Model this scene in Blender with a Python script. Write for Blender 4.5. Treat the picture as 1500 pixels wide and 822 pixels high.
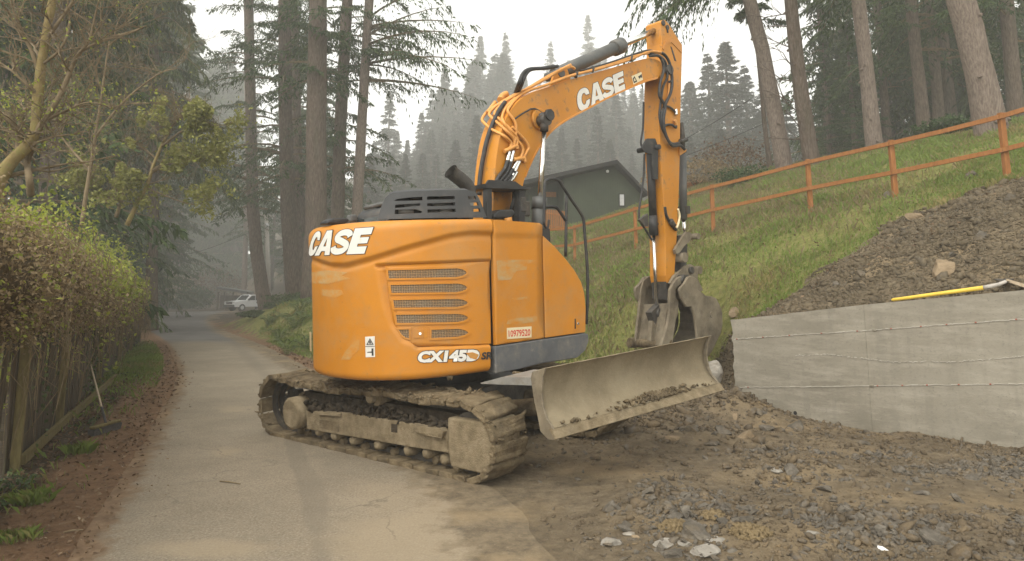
import bpy, bmesh, math, random
import numpy as np
from mathutils import Vector, Matrix, noise as mnoise
from mathutils.geometry import tessellate_polygon

for o in list(bpy.data.objects): bpy.data.objects.remove(o)
sc = bpy.context.scene
COL = sc.collection

# ------------------------------------------------------------------ camera, sky, sun, exposure
F, PX, PY, H = 1000.0, 750.0, 297.0, 1.75        # focal length and principal point in photo pixels, eye height
PIT = math.atan((437 - 297) / F)
cd = bpy.data.cameras.new('camera'); cam = bpy.data.objects.new('camera', cd); COL.objects.link(cam)
cd.sensor_width = 36; cd.lens = 36 * F / 1500; cd.shift_y = -(411 - PY) / 1500
cd.clip_start = 0.05; cd.clip_end = 2000
cam.location = (0, 0, H); cam.rotation_euler = (math.pi / 2 + PIT, 0, 0)
sc.camera = cam

SUN_EL, SUN_AZ = math.radians(52), math.radians(215)   # azimuth clockwise from +Y
world = bpy.data.worlds.new('World'); sc.world = world; world.use_nodes = True
nt = world.node_tree; nt.nodes.clear()
sky = nt.nodes.new('ShaderNodeTexSky'); sky.sky_type = 'NISHITA'; sky.sun_disc = False
sky.sun_elevation = SUN_EL; sky.sun_rotation = SUN_AZ; sky.air_density = 1.0; sky.dust_density = 1.5; sky.ozone_density = 1.0
hs = nt.nodes.new('ShaderNodeHueSaturation'); hs.inputs['Saturation'].default_value = 0.12; hs.inputs['Value'].default_value = 1.0
bgn = nt.nodes.new('ShaderNodeBackground'); bgn.inputs['Strength'].default_value = 0.15
wo = nt.nodes.new('ShaderNodeOutputWorld')
wm = nt.nodes.new('ShaderNodeMix'); wm.data_type = 'RGBA'; wm.blend_type = 'MULTIPLY'; wm.inputs[0].default_value = 1.0; wm.inputs[7].default_value = (1.0, 0.978, 0.915, 1)   # warm overcast
nt.links.new(sky.outputs[0], hs.inputs['Color']); nt.links.new(hs.outputs[0], wm.inputs[6]); nt.links.new(wm.outputs[2], bgn.inputs[0]); nt.links.new(bgn.outputs[0], wo.inputs[0])
ld = bpy.data.lights.new('sun', 'SUN'); ld.energy = 0.5; ld.angle = math.radians(40); ld.color = (1.0, 0.93, 0.82)
sun = bpy.data.objects.new('sun', ld); COL.objects.link(sun)
sd = Vector((math.sin(SUN_AZ) * math.cos(SUN_EL), math.cos(SUN_AZ) * math.cos(SUN_EL), math.sin(SUN_EL)))
sun.rotation_euler = sd.to_track_quat('Z', 'Y').to_euler(); sun.location = sd * 60
sc.view_settings.view_transform = 'Standard'; sc.view_settings.look = 'None'
sc.view_settings.exposure = 1.6; sc.view_settings.gamma = 1.0; sc.view_settings.use_curve_mapping = False
sc.cycles.use_denoising = True
sc.cycles.max_bounces = 8; sc.cycles.diffuse_bounces = 3; sc.cycles.glossy_bounces = 2
sc.cycles.transmission_bounces = 4; sc.cycles.volume_bounces = 4; sc.cycles.transparent_max_bounces = 8
sc.cycles.caustics_reflective = False; sc.cycles.caustics_refractive = False
random.seed(5); RNG = np.random.default_rng(11)

# ------------------------------------------------------------------ projection helpers (a photo pixel to a point of the place)
CP, SP = math.cos(PIT), math.sin(PIT)
CAM = Vector((0, 0, H))
def ray(x, y):
    a = (x - PX) / F; b = -(y - PY) / F
    return Vector((a, CP - b * SP, SP + b * CP))
def hit(x, y, p, n):
    d = ray(x, y); n = Vector(n)
    return CAM + d * ((Vector(p) - CAM).dot(n) / d.dot(n))
def gz(x, y, z=0.0): return hit(x, y, (0, 0, z), (0, 0, 1))
def at(x, y, zc): return CAM + ray(x, y) * zc
def aty(x, y, Y): d = ray(x, y); return CAM + d * (Y / d.y)
def proj(p):
    q = Vector(p) - CAM
    zc = q.y * CP + q.z * SP; yc = -q.y * SP + q.z * CP
    return (PX + F * q.x / zc, PY - F * yc / zc)

# ------------------------------------------------------------------ scene-graph helpers
def tag(o, label=None, cat=None, group=None, kind=None):
    if label: o['label'] = label
    if cat: o['category'] = cat
    if group: o['group'] = group
    if kind: o['kind'] = kind
    return o
def thing(name, label, cat, loc=(0, 0, 0), rz=0.0, group=None):
    o = bpy.data.objects.new(name, None); COL.objects.link(o)
    o.location = loc; o.rotation_euler = (0, 0, rz); o.empty_display_size = 0.2
    return tag(o, label, cat, group)
def link(name, me, m=None, parent=None):
    o = bpy.data.objects.new(name, me); COL.objects.link(o)
    if m is not None and not me.materials:
        for k in (m if isinstance(m, (list, tuple)) else [m]): me.materials.append(k)
    if parent: o.parent = parent
    return o
def copy_tree(o, parent=None):
    c = o.copy(); COL.objects.link(c)
    if parent: c.parent = parent
    for ch in list(o.children): copy_tree(ch, c)
    return c
def mesh_np(name, V, Fc, m=None, smooth=False, mi=None):
    V = np.asarray(V, np.float32); Fc = np.asarray(Fc, np.int32)
    me = bpy.data.meshes.new(name); k = Fc.shape[1]
    me.vertices.add(len(V)); me.vertices.foreach_set('co', V.ravel())
    me.loops.add(Fc.size); me.loops.foreach_set('vertex_index', Fc.ravel())
    me.polygons.add(len(Fc)); me.polygons.foreach_set('loop_start', np.arange(0, Fc.size, k, dtype=np.int32))
    if m is not None:
        for q in (m if isinstance(m, (list, tuple)) else [m]): me.materials.append(q)
    if mi is not None: me.polygons.foreach_set('material_index', np.asarray(mi, np.int32))
    me.update(calc_edges=True)
    me.polygons.foreach_set('use_smooth', np.full(len(Fc), smooth)); me.validate()
    return me

class B:
    """collects shapes into one mesh; origin is subtracted so that the object sits at its parent's base"""
    def __init__(s, origin=(0, 0, 0)): s.bm = bmesh.new(); s.o = Vector(origin); s.mi = 0
    def _v(s, p): return s.bm.verts.new(Vector(p) - s.o)
    def face(s, pts):
        try: f = s.bm.faces.new([s._v(p) for p in pts]); f.material_index = s.mi; return f
        except ValueError: return None
    def hull8(s, c):   # 8 corners: bottom ring of 4, then top ring of 4
        v = [s._v(p) for p in c]
        for q in ((3, 2, 1, 0), (4, 5, 6, 7), (0, 1, 5, 4), (1, 2, 6, 5), (2, 3, 7, 6), (3, 0, 4, 7)):
            f = s.bm.faces.new([v[i] for i in q]); f.material_index = s.mi
        return v
    def box(s, c, sx, sy, sz, M=None):
        M = M or Matrix.Identity(3); c = Vector(c); pts = []
        for z in (-1, 1):
            for x, y in ((-1, -1), (1, -1), (1, 1), (-1, 1)):
                pts.append(c + M @ Vector((x * sx / 2, y * sy / 2, z * sz / 2)))
        return s.hull8(pts)
    def prism(s, poly, e):  # planar polygon (3-D points) swept along vector e
        e = Vector(e); a = [s._v(p) for p in poly]; b = [s._v(Vector(p) + e) for p in poly]; n = len(a)
        fs = []
        tri = tessellate_polygon([[Vector(p) for p in poly]])
        for t in tri:
            fs.append([a[t[0]], a[t[1]], a[t[2]]]); fs.append([b[t[2]], b[t[1]], b[t[0]]])
        for i in range(n): fs.append([a[i], a[(i + 1) % n], b[(i + 1) % n], b[i]])
        for q in fs:
            try: f = s.bm.faces.new(q); f.material_index = s.mi
            except ValueError: pass
    def tube(s, pts, rad, n=8, cap=True):
        pts = [Vector(p) for p in pts]; N = len(pts)
        rads = rad if isinstance(rad, (list, tuple)) else [rad] * N
        t0 = (pts[1] - pts[0]).normalized()
        x = t0.orthogonal().normalized(); rings = []
        for i in range(N):
            t = (pts[min(i + 1, N - 1)] - pts[max(i - 1, 0)])
            t = t.normalized() if t.length > 1e-9 else t0
            x = (x - t * x.dot(t)); x = x.normalized() if x.length > 1e-6 else t.orthogonal().normalized()
            y = t.cross(x)
            rings.append([s._v(pts[i] + (x * math.cos(2 * math.pi * k / n) + y * math.sin(2 * math.pi * k / n)) * rads[i]) for k in range(n)])
        for i in range(N - 1):
            for k in range(n):
                f = s.bm.faces.new([rings[i][k], rings[i][(k + 1) % n], rings[i + 1][(k + 1) % n], rings[i + 1][k]]); f.material_index = s.mi; f.smooth = True
        if cap:
            for rg in (list(reversed(rings[0])), rings[-1]):
                f = s.bm.faces.new(rg); f.material_index = s.mi
    def cyl(s, a, b, r, n=16): s.tube([a, b], r, n)
    def bevel(s, w=0.01, seg=2, ang=35):
        bmesh.ops.remove_doubles(s.bm, verts=s.bm.verts, dist=1e-5)
        bmesh.ops.recalc_face_normals(s.bm, faces=s.bm.faces)
        ed = [e for e in s.bm.edges if len(e.link_faces) == 2 and e.calc_face_angle(0) > math.radians(ang)]
        if ed: bmesh.ops.bevel(s.bm, geom=ed, offset=w, segments=seg, affect='EDGES', profile=0.5, clamp_overlap=True)
        return s
    def rough(s, amp, freq, seed=0.0):
        for v in s.bm.verts:
            p = v.co * freq + Vector((seed, seed * 1.7, -seed))
            v.co += mnoise.noise_vector(p) * amp
        return s
    def sub(s, n=1):
        bmesh.ops.subdivide_edges(s.bm, edges=s.bm.edges, cuts=n, use_grid_fill=True); return s
    def done(s, name, m, parent=None, smooth=None, recalc=True):
        if recalc: bmesh.ops.recalc_face_normals(s.bm, faces=s.bm.faces)
        me = bpy.data.meshes.new(name); s.bm.to_mesh(me); s.bm.free()
        if smooth is not None:
            me.polygons.foreach_set('use_smooth', np.full(len(me.polygons), smooth))
        return link(name, me, m, parent)

def catmull(pts, n=8):
    pts = [Vector(p) for p in pts]; P = [2 * pts[0] - pts[1]] + pts + [2 * pts[-1] - pts[-2]]; out = []
    for i in range(1, len(P) - 2):
        for k in range(n):
            t = k / n
            out.append(0.5 * ((2 * P[i]) + (P[i + 1] - P[i - 1]) * t + (2 * P[i - 1] - 5 * P[i] + 4 * P[i + 1] - P[i + 2]) * t * t + (3 * P[i] - P[i - 1] - 3 * P[i + 1] + P[i + 2]) * t ** 3))
    out.append(pts[-1]); return out

# ------------------------------------------------------------------ materials
def nodes(name):
    m = bpy.data.materials.new(name); m.use_nodes = True; t = m.node_tree; t.nodes.clear()
    out = t.nodes.new('ShaderNodeOutputMaterial'); return m, t, out
def ramp(t, fac, stops):
    r = t.nodes.new('ShaderNodeValToRGB'); e = r.color_ramp.elements
    while len(e) < len(stops): e.new(0.5)
    for i, (p, c) in enumerate(stops):
        e[i].position = p; e[i].color = (*c, 1) if len(c) == 3 else c
    t.links.new(fac, r.inputs[0]); return r.outputs[0]
def coords(t, kind='pos', scale=(1, 1, 1)):
    if kind == 'pos': c = t.nodes.new('ShaderNodeNewGeometry').outputs['Position']
    else: c = t.nodes.new('ShaderNodeTexCoord').outputs['Object']
    if tuple(scale) != (1, 1, 1):
        mp = t.nodes.new('ShaderNodeMapping'); mp.inputs['Scale'].default_value = scale
        t.links.new(c, mp.inputs[0]); c = mp.outputs[0]
    return c
def noise(t, c, scale, detail=6, rough=0.6, dist=0.0):
    n = t.nodes.new('ShaderNodeTexNoise'); n.inputs['Scale'].default_value = scale; n.inputs['Detail'].default_value = detail
    n.inputs['Roughness'].default_value = rough; n.inputs['Distortion'].default_value = dist
    t.links.new(c, n.inputs['Vector']); return n.outputs[0]
def mixc(t, fac, a, b, mode='MIX'):
    m = t.nodes.new('ShaderNodeMix'); m.data_type = 'RGBA'; m.blend_type = mode
    for sk, v in ((m.inputs[0], fac), (m.inputs[6], a), (m.inputs[7], b)):
        if isinstance(v, (int, float)): sk.default_value = v
        elif isinstance(v, tuple): sk.default_value = (*v, 1)
        else: t.links.new(v, sk)
    return m.outputs[2]
def math2(t, op, a, b=0.0):
    m = t.nodes.new('ShaderNodeMath'); m.operation = op
    for sk, v in ((m.inputs[0], a), (m.inputs[1], b)):
        if isinstance(v, (int, float)): sk.default_value = v
        else: t.links.new(v, sk)
    return m.outputs[0]
def mrange(t, v, a, b, c=0.0, d=1.0):
    m = t.nodes.new('ShaderNodeMapRange'); t.links.new(v, m.inputs[0])
    for i, x in enumerate((a, b, c, d)): m.inputs[i + 1].default_value = x
    return m.outputs[0]
def bump(t, h, strength, dist=0.02):
    b = t.nodes.new('ShaderNodeBump'); b.inputs['Strength'].default_value = strength; b.inputs['Distance'].default_value = dist
    t.links.new(h, b.inputs['Height']); return b.outputs[0]
def pbsdf(t, out, col, rough=0.8, metal=0.0, nrm=None, spec=0.5):
    p = t.nodes.new('ShaderNodeBsdfPrincipled')
    for nm, v in (('Base Color', col), ('Roughness', rough), ('Metallic', metal)):
        if isinstance(v, tuple): p.inputs[nm].default_value = (*v, 1)
        elif isinstance(v, (int, float)): p.inputs[nm].default_value = v
        else: t.links.new(v, p.inputs[nm])
    p.inputs['Specular IOR Level'].default_value = spec
    if nrm is not None: t.links.new(nrm, p.inputs['Normal'])
    t.links.new(p.outputs[0], out.inputs[0]); return p
def simple(name, stops, scale=5, detail=6, rough=0.8, metal=0.0, bmp=0.0, bscale=None, bdist=0.02, kind='pos', stretch=(1, 1, 1), dirt=None, spec=0.4, dist=0.0):
    """noise-driven colour; dirt = list of (colour, noise scale, low, high, amount)"""
    m, t, out = nodes(name); c = coords(t, kind, stretch)
    n = noise(t, c, scale, detail, 0.62, dist); col = ramp(t, n, stops)
    r = rough
    if dirt:
        for (dc, ds, lo, hi, am) in dirt:
            f = mrange(t, noise(t, c, ds, 8, 0.68), lo, hi, 0, am); col = mixc(t, f, col, dc)
    nb = None
    if bmp: nb = bump(t, noise(t, c, bscale or scale * 3, 8, 0.65), bmp, bdist)
    pbsdf(t, out, col, r, metal, nb, spec); return m
def leafmat(name, stops, trans=0.3, nscale=0.6, rough=0.6, kr=0.6, kn=0.9):
    m, t, out = nodes(name); g = t.nodes.new('ShaderNodeNewGeometry')
    n = noise(t, g.outputs['Position'], nscale, 3)
    f = math2(t, 'ADD', math2(t, 'MULTIPLY', g.outputs['Random Per Island'], kr), math2(t, 'MULTIPLY', math2(t, 'SUBTRACT', n, 0.3), kn))
    col = ramp(t, f, stops)
    d = t.nodes.new('ShaderNodeBsdfPrincipled'); d.inputs['Roughness'].default_value = rough; d.inputs['Specular IOR Level'].default_value = 0.25
    tr = t.nodes.new('ShaderNodeBsdfTranslucent'); mx = t.nodes.new('ShaderNodeMixShader'); mx.inputs[0].default_value = trans
    t.links.new(col, d.inputs['Base Color']); t.links.new(col, tr.inputs[0])
    t.links.new(d.outputs[0], mx.inputs[1]); t.links.new(tr.outputs[0], mx.inputs[2]); t.links.new(mx.outputs[0], out.inputs[0]); return m
OR = (0.62, 0.255, 0.032)
M = {}
M['orange'] = simple('orange_paint', [(0.3, (0.49, 0.188, 0.016)), (0.7, (0.57, 0.226, 0.02))], 1.3, 8, 0.45, bmp=0.03, bscale=40,
                     dirt=[((0.40, 0.27, 0.135), 1.7, 0.46, 0.8, 0.55), ((0.30, 0.20, 0.10), 5.5, 0.52, 0.75, 0.4), ((0.16, 0.11, 0.065), 16, 0.63, 0.74, 0.55)], spec=0.35)
M['orange_worn'] = simple('worn_orange_paint', [(0.3, (0.47, 0.185, 0.014)), (0.7, (0.58, 0.24, 0.02))], 1.5, 6, 0.5, bmp=0.05, bscale=30,
                     dirt=[((0.30, 0.20, 0.11), 3, 0.5, 0.75, 0.55), ((0.10, 0.07, 0.045), 6, 0.57, 0.7, 0.75)])
M['scuff'] = simple('scuffed_paint', [(0.36, (0.53, 0.208, 0.018)), (0.56, (0.47, 0.27, 0.09)), (0.72, (0.42, 0.31, 0.17))], 5, 9, 0.6, stretch=(1, 1, 2.2))
M['pipe'] = simple('pipe_paint', [(0.3, (0.60, 0.27, 0.06)), (0.7, (0.70, 0.33, 0.085))], 3, 4, 0.45, dirt=[((0.16, 0.11, 0.07), 9, 0.55, 0.7, 0.6)])
M['plastic'] = simple('grey_plastic', [(0.3, (0.040, 0.042, 0.043)), (0.7, (0.062, 0.064, 0.064))], 3, 6, 0.62, bmp=0.05, bscale=120, dirt=[((0.16, 0.13, 0.09), 3, 0.5, 0.8, 0.45)])
M['belt'] = simple('grey_belt_paint', [(0.3, (0.085, 0.088, 0.09)), (0.7, (0.12, 0.122, 0.124))], 4, 7, 0.6, dirt=[((0.25, 0.22, 0.17), 3.5, 0.5, 0.75, 0.6), ((0.30, 0.27, 0.22), 14, 0.6, 0.7, 0.4)])
M['black'] = simple('black_steel', [(0.3, (0.018, 0.018, 0.019)), (0.7, (0.035, 0.034, 0.033))], 6, 5, 0.5, dirt=[((0.12, 0.10, 0.07), 6, 0.55, 0.75, 0.5)])
M['rubber'] = simple('black_hose', [(0.3, (0.02, 0.02, 0.021)), (0.7, (0.04, 0.039, 0.038))], 12, 4, 0.55, dirt=[((0.13, 0.11, 0.08), 8, 0.55, 0.75, 0.5)])
M['cylgrey'] = simple('cylinder_grey', [(0.3, (0.075, 0.078, 0.075)), (0.7, (0.11, 0.112, 0.106))], 5, 6, 0.5, dirt=[((0.18, 0.14, 0.09), 5, 0.55, 0.78, 0.5)])
M['chrome'] = simple('chrome_rod', [(0.3, (0.62, 0.61, 0.58)), (0.7, (0.78, 0.77, 0.74))], 20, 4, 0.18, metal=1.0)
M['steelplate'] = simple('worn_plate', [(0.3, (0.22, 0.21, 0.19)), (0.7, (0.33, 0.32, 0.29))], 6, 7, 0.5, metal=0.3, dirt=[((0.2, 0.16, 0.11), 7, 0.5, 0.7, 0.7)])
M['mud'] = simple('dried_mud', [(0.28, (0.085, 0.063, 0.038)), (0.5, (0.165, 0.126, 0.075)), (0.72, (0.27, 0.21, 0.128))], 7, 10, 0.95, bmp=0.9, bscale=38, bdist=0.03, spec=0.15,
                  dirt=[((0.06, 0.05, 0.036), 3.2, 0.5, 0.68, 0.6)])
M['mudlight'] = simple('pale_dried_mud', [(0.28, (0.14, 0.105, 0.062)), (0.5, (0.225, 0.178, 0.11)), (0.75, (0.31, 0.25, 0.165))], 9, 10, 0.95, bmp=0.9, bscale=60, bdist=0.02, spec=0.15,
                  dirt=[((0.07, 0.058, 0.042), 2.5, 0.54, 0.72, 0.5)])
M['soilclump'] = simple('dark_soil', [(0.28, (0.035, 0.028, 0.021)), (0.72, (0.09, 0.072, 0.05))], 16, 10, 1.0, bmp=1.0, bscale=60, bdist=0.03, spec=0.1)
M['bladeface'] = simple('worn_blade', [(0.3, (0.165, 0.13, 0.08)), (0.55, (0.235, 0.192, 0.122)), (0.75, (0.28, 0.235, 0.155))], 2.4, 9, 0.75, bmp=0.25, bscale=45, spec=0.3,
                  dirt=[((0.16, 0.125, 0.075), 2.6, 0.5, 0.7, 0.6), ((0.08, 0.066, 0.045), 9, 0.63, 0.73, 0.7), ((0.38, 0.35, 0.28), 18, 0.6, 0.72, 0.35)])
M['bucket'] = simple('worn_bucket_steel', [(0.28, (0.13, 0.105, 0.07)), (0.5, (0.20, 0.165, 0.112)), (0.75, (0.27, 0.23, 0.165))], 4, 9, 0.7, bmp=0.4, bscale=40, spec=0.3,
                  dirt=[((0.07, 0.057, 0.042), 3.5, 0.5, 0.68, 0.7)])
M['darksteel'] = simple('greasy_steel', [(0.3, (0.03, 0.028, 0.026)), (0.7, (0.075, 0.066, 0.055))], 9, 8, 0.55, bmp=0.4, bscale=40, dirt=[((0.14, 0.11, 0.075), 6, 0.52, 0.7, 0.6)])
M['white'] = simple('white_vinyl', [(0.3, (0.66, 0.64, 0.58)), (0.7, (0.76, 0.74, 0.68))], 8, 6, 0.5, dirt=[((0.42, 0.34, 0.24), 10, 0.58, 0.75, 0.5)])
M['ink'] = simple('black_print', [(0.3, (0.02, 0.02, 0.02)), (0.7, (0.04, 0.038, 0.034))], 20, 4, 0.6)
M['red'] = simple('red_print', [(0.3, (0.55, 0.05, 0.03)), (0.7, (0.65, 0.08, 0.05))], 20, 4, 0.6)
M['cream'] = simple('cream_sticker', [(0.3, (0.68, 0.58, 0.36)), (0.7, (0.76, 0.66, 0.43))], 8, 6, 0.5)
M['bonewhite'] = M['white']
M['void'] = simple('dark_interior', [(0.3, (0.012, 0.012, 0.012)), (0.7, (0.025, 0.024, 0.022))], 6, 4, 0.9)  # near-black, the darkness of enclosed space put into the colour

def perforated():
    m, t, out = nodes('perforated_mesh'); c = coords(t)
    v = t.nodes.new('ShaderNodeTexVoronoi'); v.voronoi_dimensions = '2D'; v.inputs['Scale'].default_value = 58; v.inputs['Randomness'].default_value = 0.15
    sx = t.nodes.new('ShaderNodeSeparateXYZ'); t.links.new(c, sx.inputs[0]); cx = t.nodes.new('ShaderNodeCombineXYZ')      # holes laid out along the door and upwards
    t.links.new(math2(t, 'ADD', math2(t, 'MULTIPLY', sx.outputs[0], 0.97), math2(t, 'MULTIPLY', sx.outputs[1], 0.26)), cx.inputs[0]); t.links.new(sx.outputs[2], cx.inputs[1])
    t.links.new(cx.outputs[0], v.inputs['Vector'])
    f = mrange(t, v.outputs['Distance'], 0.36, 0.44)
    n = noise(t, c, 6, 8)
    metal = ramp(t, n, [(0.35, (0.34, 0.19, 0.07)), (0.6, (0.30, 0.22, 0.13))])
    col = mixc(t, f, (0.075, 0.05, 0.028), metal)
    pbsdf(t, out, col, 0.7, 0, bump(t, f, 0.5, 0.006)); return m
M['mesh'] = perforated()
def glassmat():
    m, t, out = nodes('dark_glass')
    p = pbsdf(t, out, (0.03, 0.04, 0.042), 0.06, 0.0, None, 0.6); return m
M['glass'] = glassmat()

M['concrete'] = None
def concrete():
    m, t, out = nodes('poured_concrete'); c = coords(t)
    n1 = noise(t, c, 0.9, 8, 0.65); n2 = noise(t, coords(t, 'pos', (1, 1, 5)), 1.6, 8, 0.7); n3 = noise(t, c, 28, 6, 0.7)
    col = ramp(t, n1, [(0.3, (0.178, 0.160, 0.124)), (0.55, (0.235, 0.213, 0.168)), (0.75, (0.29, 0.266, 0.215))])
    col = mixc(t, mrange(t, n2, 0.46, 0.68, 0, 0.7), col, (0.345, 0.315, 0.255))
    col = mixc(t, mrange(t, n3, 0.54, 0.7, 0, 0.6), col, (0.16, 0.146, 0.12))
    col = mixc(t, mrange(t, noise(t, coords(t, 'pos', (3, 3, 0.25)), 2.0, 6), 0.5, 0.72, 0, 0.5), col, (0.175, 0.16, 0.13))
    vp = t.nodes.new('ShaderNodeTexVoronoi'); vp.inputs['Scale'].default_value = 16; t.links.new(c, vp.inputs['Vector'])
    col = mixc(t, mrange(t, vp.outputs['Distance'], 0.05, 0.12, 0.6, 0.0), col, (0.10, 0.09, 0.075))
    pbsdf(t, out, col, 0.9, 0, bump(t, math2(t, 'ADD', n3, math2(t, 'MULTIPLY', n2, 0.6)), 0.35, 0.015), 0.2); return m
M['concrete'] = concrete()
M['chalk'] = simple('lime_line', [(0.3, (0.36, 0.335, 0.28)), (0.7, (0.46, 0.43, 0.37))], 12, 8, 0.95, bmp=0.5, bscale=60)
M['tie'] = simple('rusty_tie', [(0.3, (0.24, 0.075, 0.05)), (0.7, (0.32, 0.11, 0.075))], 12, 4, 0.8)
M['stainwood'] = simple('orange_stained_wood', [(0.3, (0.20, 0.077, 0.018)), (0.5, (0.26, 0.102, 0.024)), (0.7, (0.31, 0.128, 0.033))], 5, 8, 0.75, bmp=0.25, bscale=30, kind='obj', stretch=(4, 4, 1))
M['oldwood'] = simple('weathered_board', [(0.25, (0.045, 0.035, 0.025)), (0.5, (0.078, 0.061, 0.042)), (0.75, (0.125, 0.10, 0.07))], 3, 9, 0.9, bmp=0.5, bscale=14, stretch=(9, 9, 0.8), dirt=[((0.07, 0.075, 0.03), 1.5, 0.5, 0.72, 0.6)], spec=0.2)
M['mosswood'] = simple('mossy_post', [(0.3, (0.10, 0.08, 0.035)), (0.7, (0.20, 0.165, 0.07))], 6, 8, 0.9, bmp=0.4, bscale=20, stretch=(5, 5, 1), spec=0.2)
M['bark'] = simple('fir_bark', [(0.28, (0.075, 0.055, 0.042)), (0.5, (0.145, 0.11, 0.085)), (0.72, (0.225, 0.18, 0.145))], 4, 9, 0.95, bmp=1.0, bscale=9, bdist=0.06, stretch=(4.5, 4.5, 0.8), spec=0.15, dirt=[((0.07, 0.075, 0.045), 0.7, 0.5, 0.7, 0.55)])
M['barkpale'] = simple('pale_bark', [(0.28, (0.12, 0.09, 0.072)), (0.5, (0.225, 0.178, 0.145)), (0.72, (0.32, 0.26, 0.215))], 5, 9, 0.95, bmp=1.0, bscale=11, bdist=0.05, stretch=(5, 5, 0.9), spec=0.15, dirt=[((0.08, 0.065, 0.05), 1.2, 0.55, 0.7, 0.5)])
M['twig'] = simple('bare_twig', [(0.3, (0.13, 0.098, 0.055)), (0.7, (0.25, 0.19, 0.115))], 5, 6, 0.9, spec=0.2)
M['mossbranch'] = simple('mossy_branch', [(0.3, (0.17, 0.13, 0.055)), (0.5, (0.28, 0.215, 0.095)), (0.7, (0.23, 0.215, 0.07))], 6, 8, 0.95, bmp=0.6, bscale=30, spec=0.15)
M['fir'] = leafmat('fir_needles', [(0.1, (0.020, 0.038, 0.011)), (0.5, (0.042, 0.075, 0.020)), (0.9, (0.085, 0.125, 0.034))], 0.2, 0.35)
M['cedar'] = leafmat('cedar_foliage', [(0.1, (0.024, 0.042, 0.014)), (0.5, (0.054, 0.082, 0.025)), (0.9, (0.11, 0.132, 0.04))], 0.2, 0.3)
M['firfar'] = leafmat('far_fir_needles', [(0.1, (0.022, 0.032, 0.020)), (0.9, (0.05, 0.066, 0.040))], 0.2, 0.2)
M['vinebrown'] = leafmat('dry_vine_leaves', [(0.0, (0.11, 0.078, 0.042)), (0.4, (0.225, 0.165, 0.088)), (0.8, (0.33, 0.25, 0.135)), (1.0, (0.37, 0.32, 0.16))], 0.25, 2.2)
M['vinegreen'] = leafmat('yellow_green_leaves', [(0.0, (0.14, 0.175, 0.03)), (0.5, (0.29, 0.33, 0.055)), (0.85, (0.42, 0.43, 0.09)), (1.0, (0.48, 0.45, 0.14))], 0.4, 1.5)
M['ivy'] = leafmat('ivy_leaves', [(0.0, (0.03, 0.05, 0.018)), (0.6, (0.075, 0.11, 0.04)), (1.0, (0.15, 0.18, 0.075))], 0.25, 2)
M['rhodo'] = leafmat('shrub_leaves', [(0.0, (0.13, 0.14, 0.035)), (0.5, (0.25, 0.255, 0.07)), (1.0, (0.36, 0.34, 0.12))], 0.3, 1.2)
M['evergreen'] = leafmat('evergreen_leaves', [(0.0, (0.028, 0.05, 0.02)), (0.6, (0.06, 0.10, 0.036)), (1.0, (0.10, 0.15, 0.05))], 0.25, 1.5)
M['fern'] = leafmat('fern_fronds', [(0.0, (0.05, 0.075, 0.022)), (0.6, (0.10, 0.14, 0.04)), (1.0, (0.18, 0.20, 0.06))], 0.3, 1.5)
M['grass'] = leafmat('grass_blades', [(0.1, (0.32, 0.25, 0.11)), (0.33, (0.24, 0.22, 0.075)), (0.5, (0.15, 0.205, 0.042)), (0.95, (0.22, 0.285, 0.065))], 0.3, 0.42, 0.6, 0.4, 1.7)
M['drygrass'] = leafmat('dry_grass', [(0.0, (0.13, 0.095, 0.045)), (0.6, (0.24, 0.19, 0.095)), (1.0, (0.30, 0.25, 0.13))], 0.3, 1.5)
M['litter'] = leafmat('leaf_litter', [(0.0, (0.06, 0.035, 0.02)), (0.5, (0.14, 0.085, 0.045)), (0.85, (0.25, 0.18, 0.11)), (1.0, (0.42, 0.36, 0.26))], 0.15, 6)
M['rock'] = simple('grey_rock', [(0.28, (0.058, 0.050, 0.040)), (0.5, (0.112, 0.098, 0.078)), (0.72, (0.185, 0.163, 0.13))], 9, 9, 0.9, bmp=0.7, bscale=45, bdist=0.02, spec=0.2, dirt=[((0.18, 0.13, 0.07), 4, 0.5, 0.7, 0.6)])
M['rockpale'] = simple('pale_rock', [(0.28, (0.17, 0.155, 0.13)), (0.72, (0.34, 0.315, 0.27))], 12, 9, 0.9, bmp=0.7, bscale=40, bdist=0.02, spec=0.2, dirt=[((0.2, 0.15, 0.09), 5, 0.52, 0.7, 0.6)])
M['rocktan'] = simple('tan_stone', [(0.28, (0.17, 0.125, 0.075)), (0.72, (0.29, 0.22, 0.14))], 10, 8, 0.9, bmp=0.6, bscale=40, bdist=0.02, spec=0.2)
M['clod'] = simple('soil_clod', [(0.25, (0.06, 0.046, 0.031)), (0.5, (0.125, 0.096, 0.062)), (0.78, (0.22, 0.165, 0.10))], 2.2, 9, 1.0, bmp=0.8, bscale=50, bdist=0.02, spec=0.1, dirt=[((0.30, 0.20, 0.08), 1.1, 0.6, 0.72, 0.6), ((0.13, 0.125, 0.115), 7, 0.5, 0.66, 0.7)])
M['clodslope'] = simple('dark_soil_clod', [(0.25, (0.062, 0.049, 0.033)), (0.5, (0.122, 0.098, 0.064)), (0.78, (0.195, 0.156, 0.102))], 2.2, 9, 1.0, bmp=0.8, bscale=50, bdist=0.02, spec=0.1, dirt=[((0.13, 0.12, 0.105), 7, 0.54, 0.7, 0.6)])
M['siding'] = simple('green_siding', [(0.3, (0.052, 0.063, 0.042)), (0.7, (0.070, 0.083, 0.056))], 1.5, 6, 0.8, spec=0.2)
M['roofing'] = simple('dark_roofing', [(0.3, (0.022, 0.021, 0.021)), (0.7, (0.042, 0.040, 0.039))], 3, 6, 0.9, spec=0.2)
M['trimdark'] = simple('dark_trim', [(0.3, (0.024, 0.025, 0.022)), (0.7, (0.036, 0.036, 0.032))], 3, 6, 0.8, spec=0.2)
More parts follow.
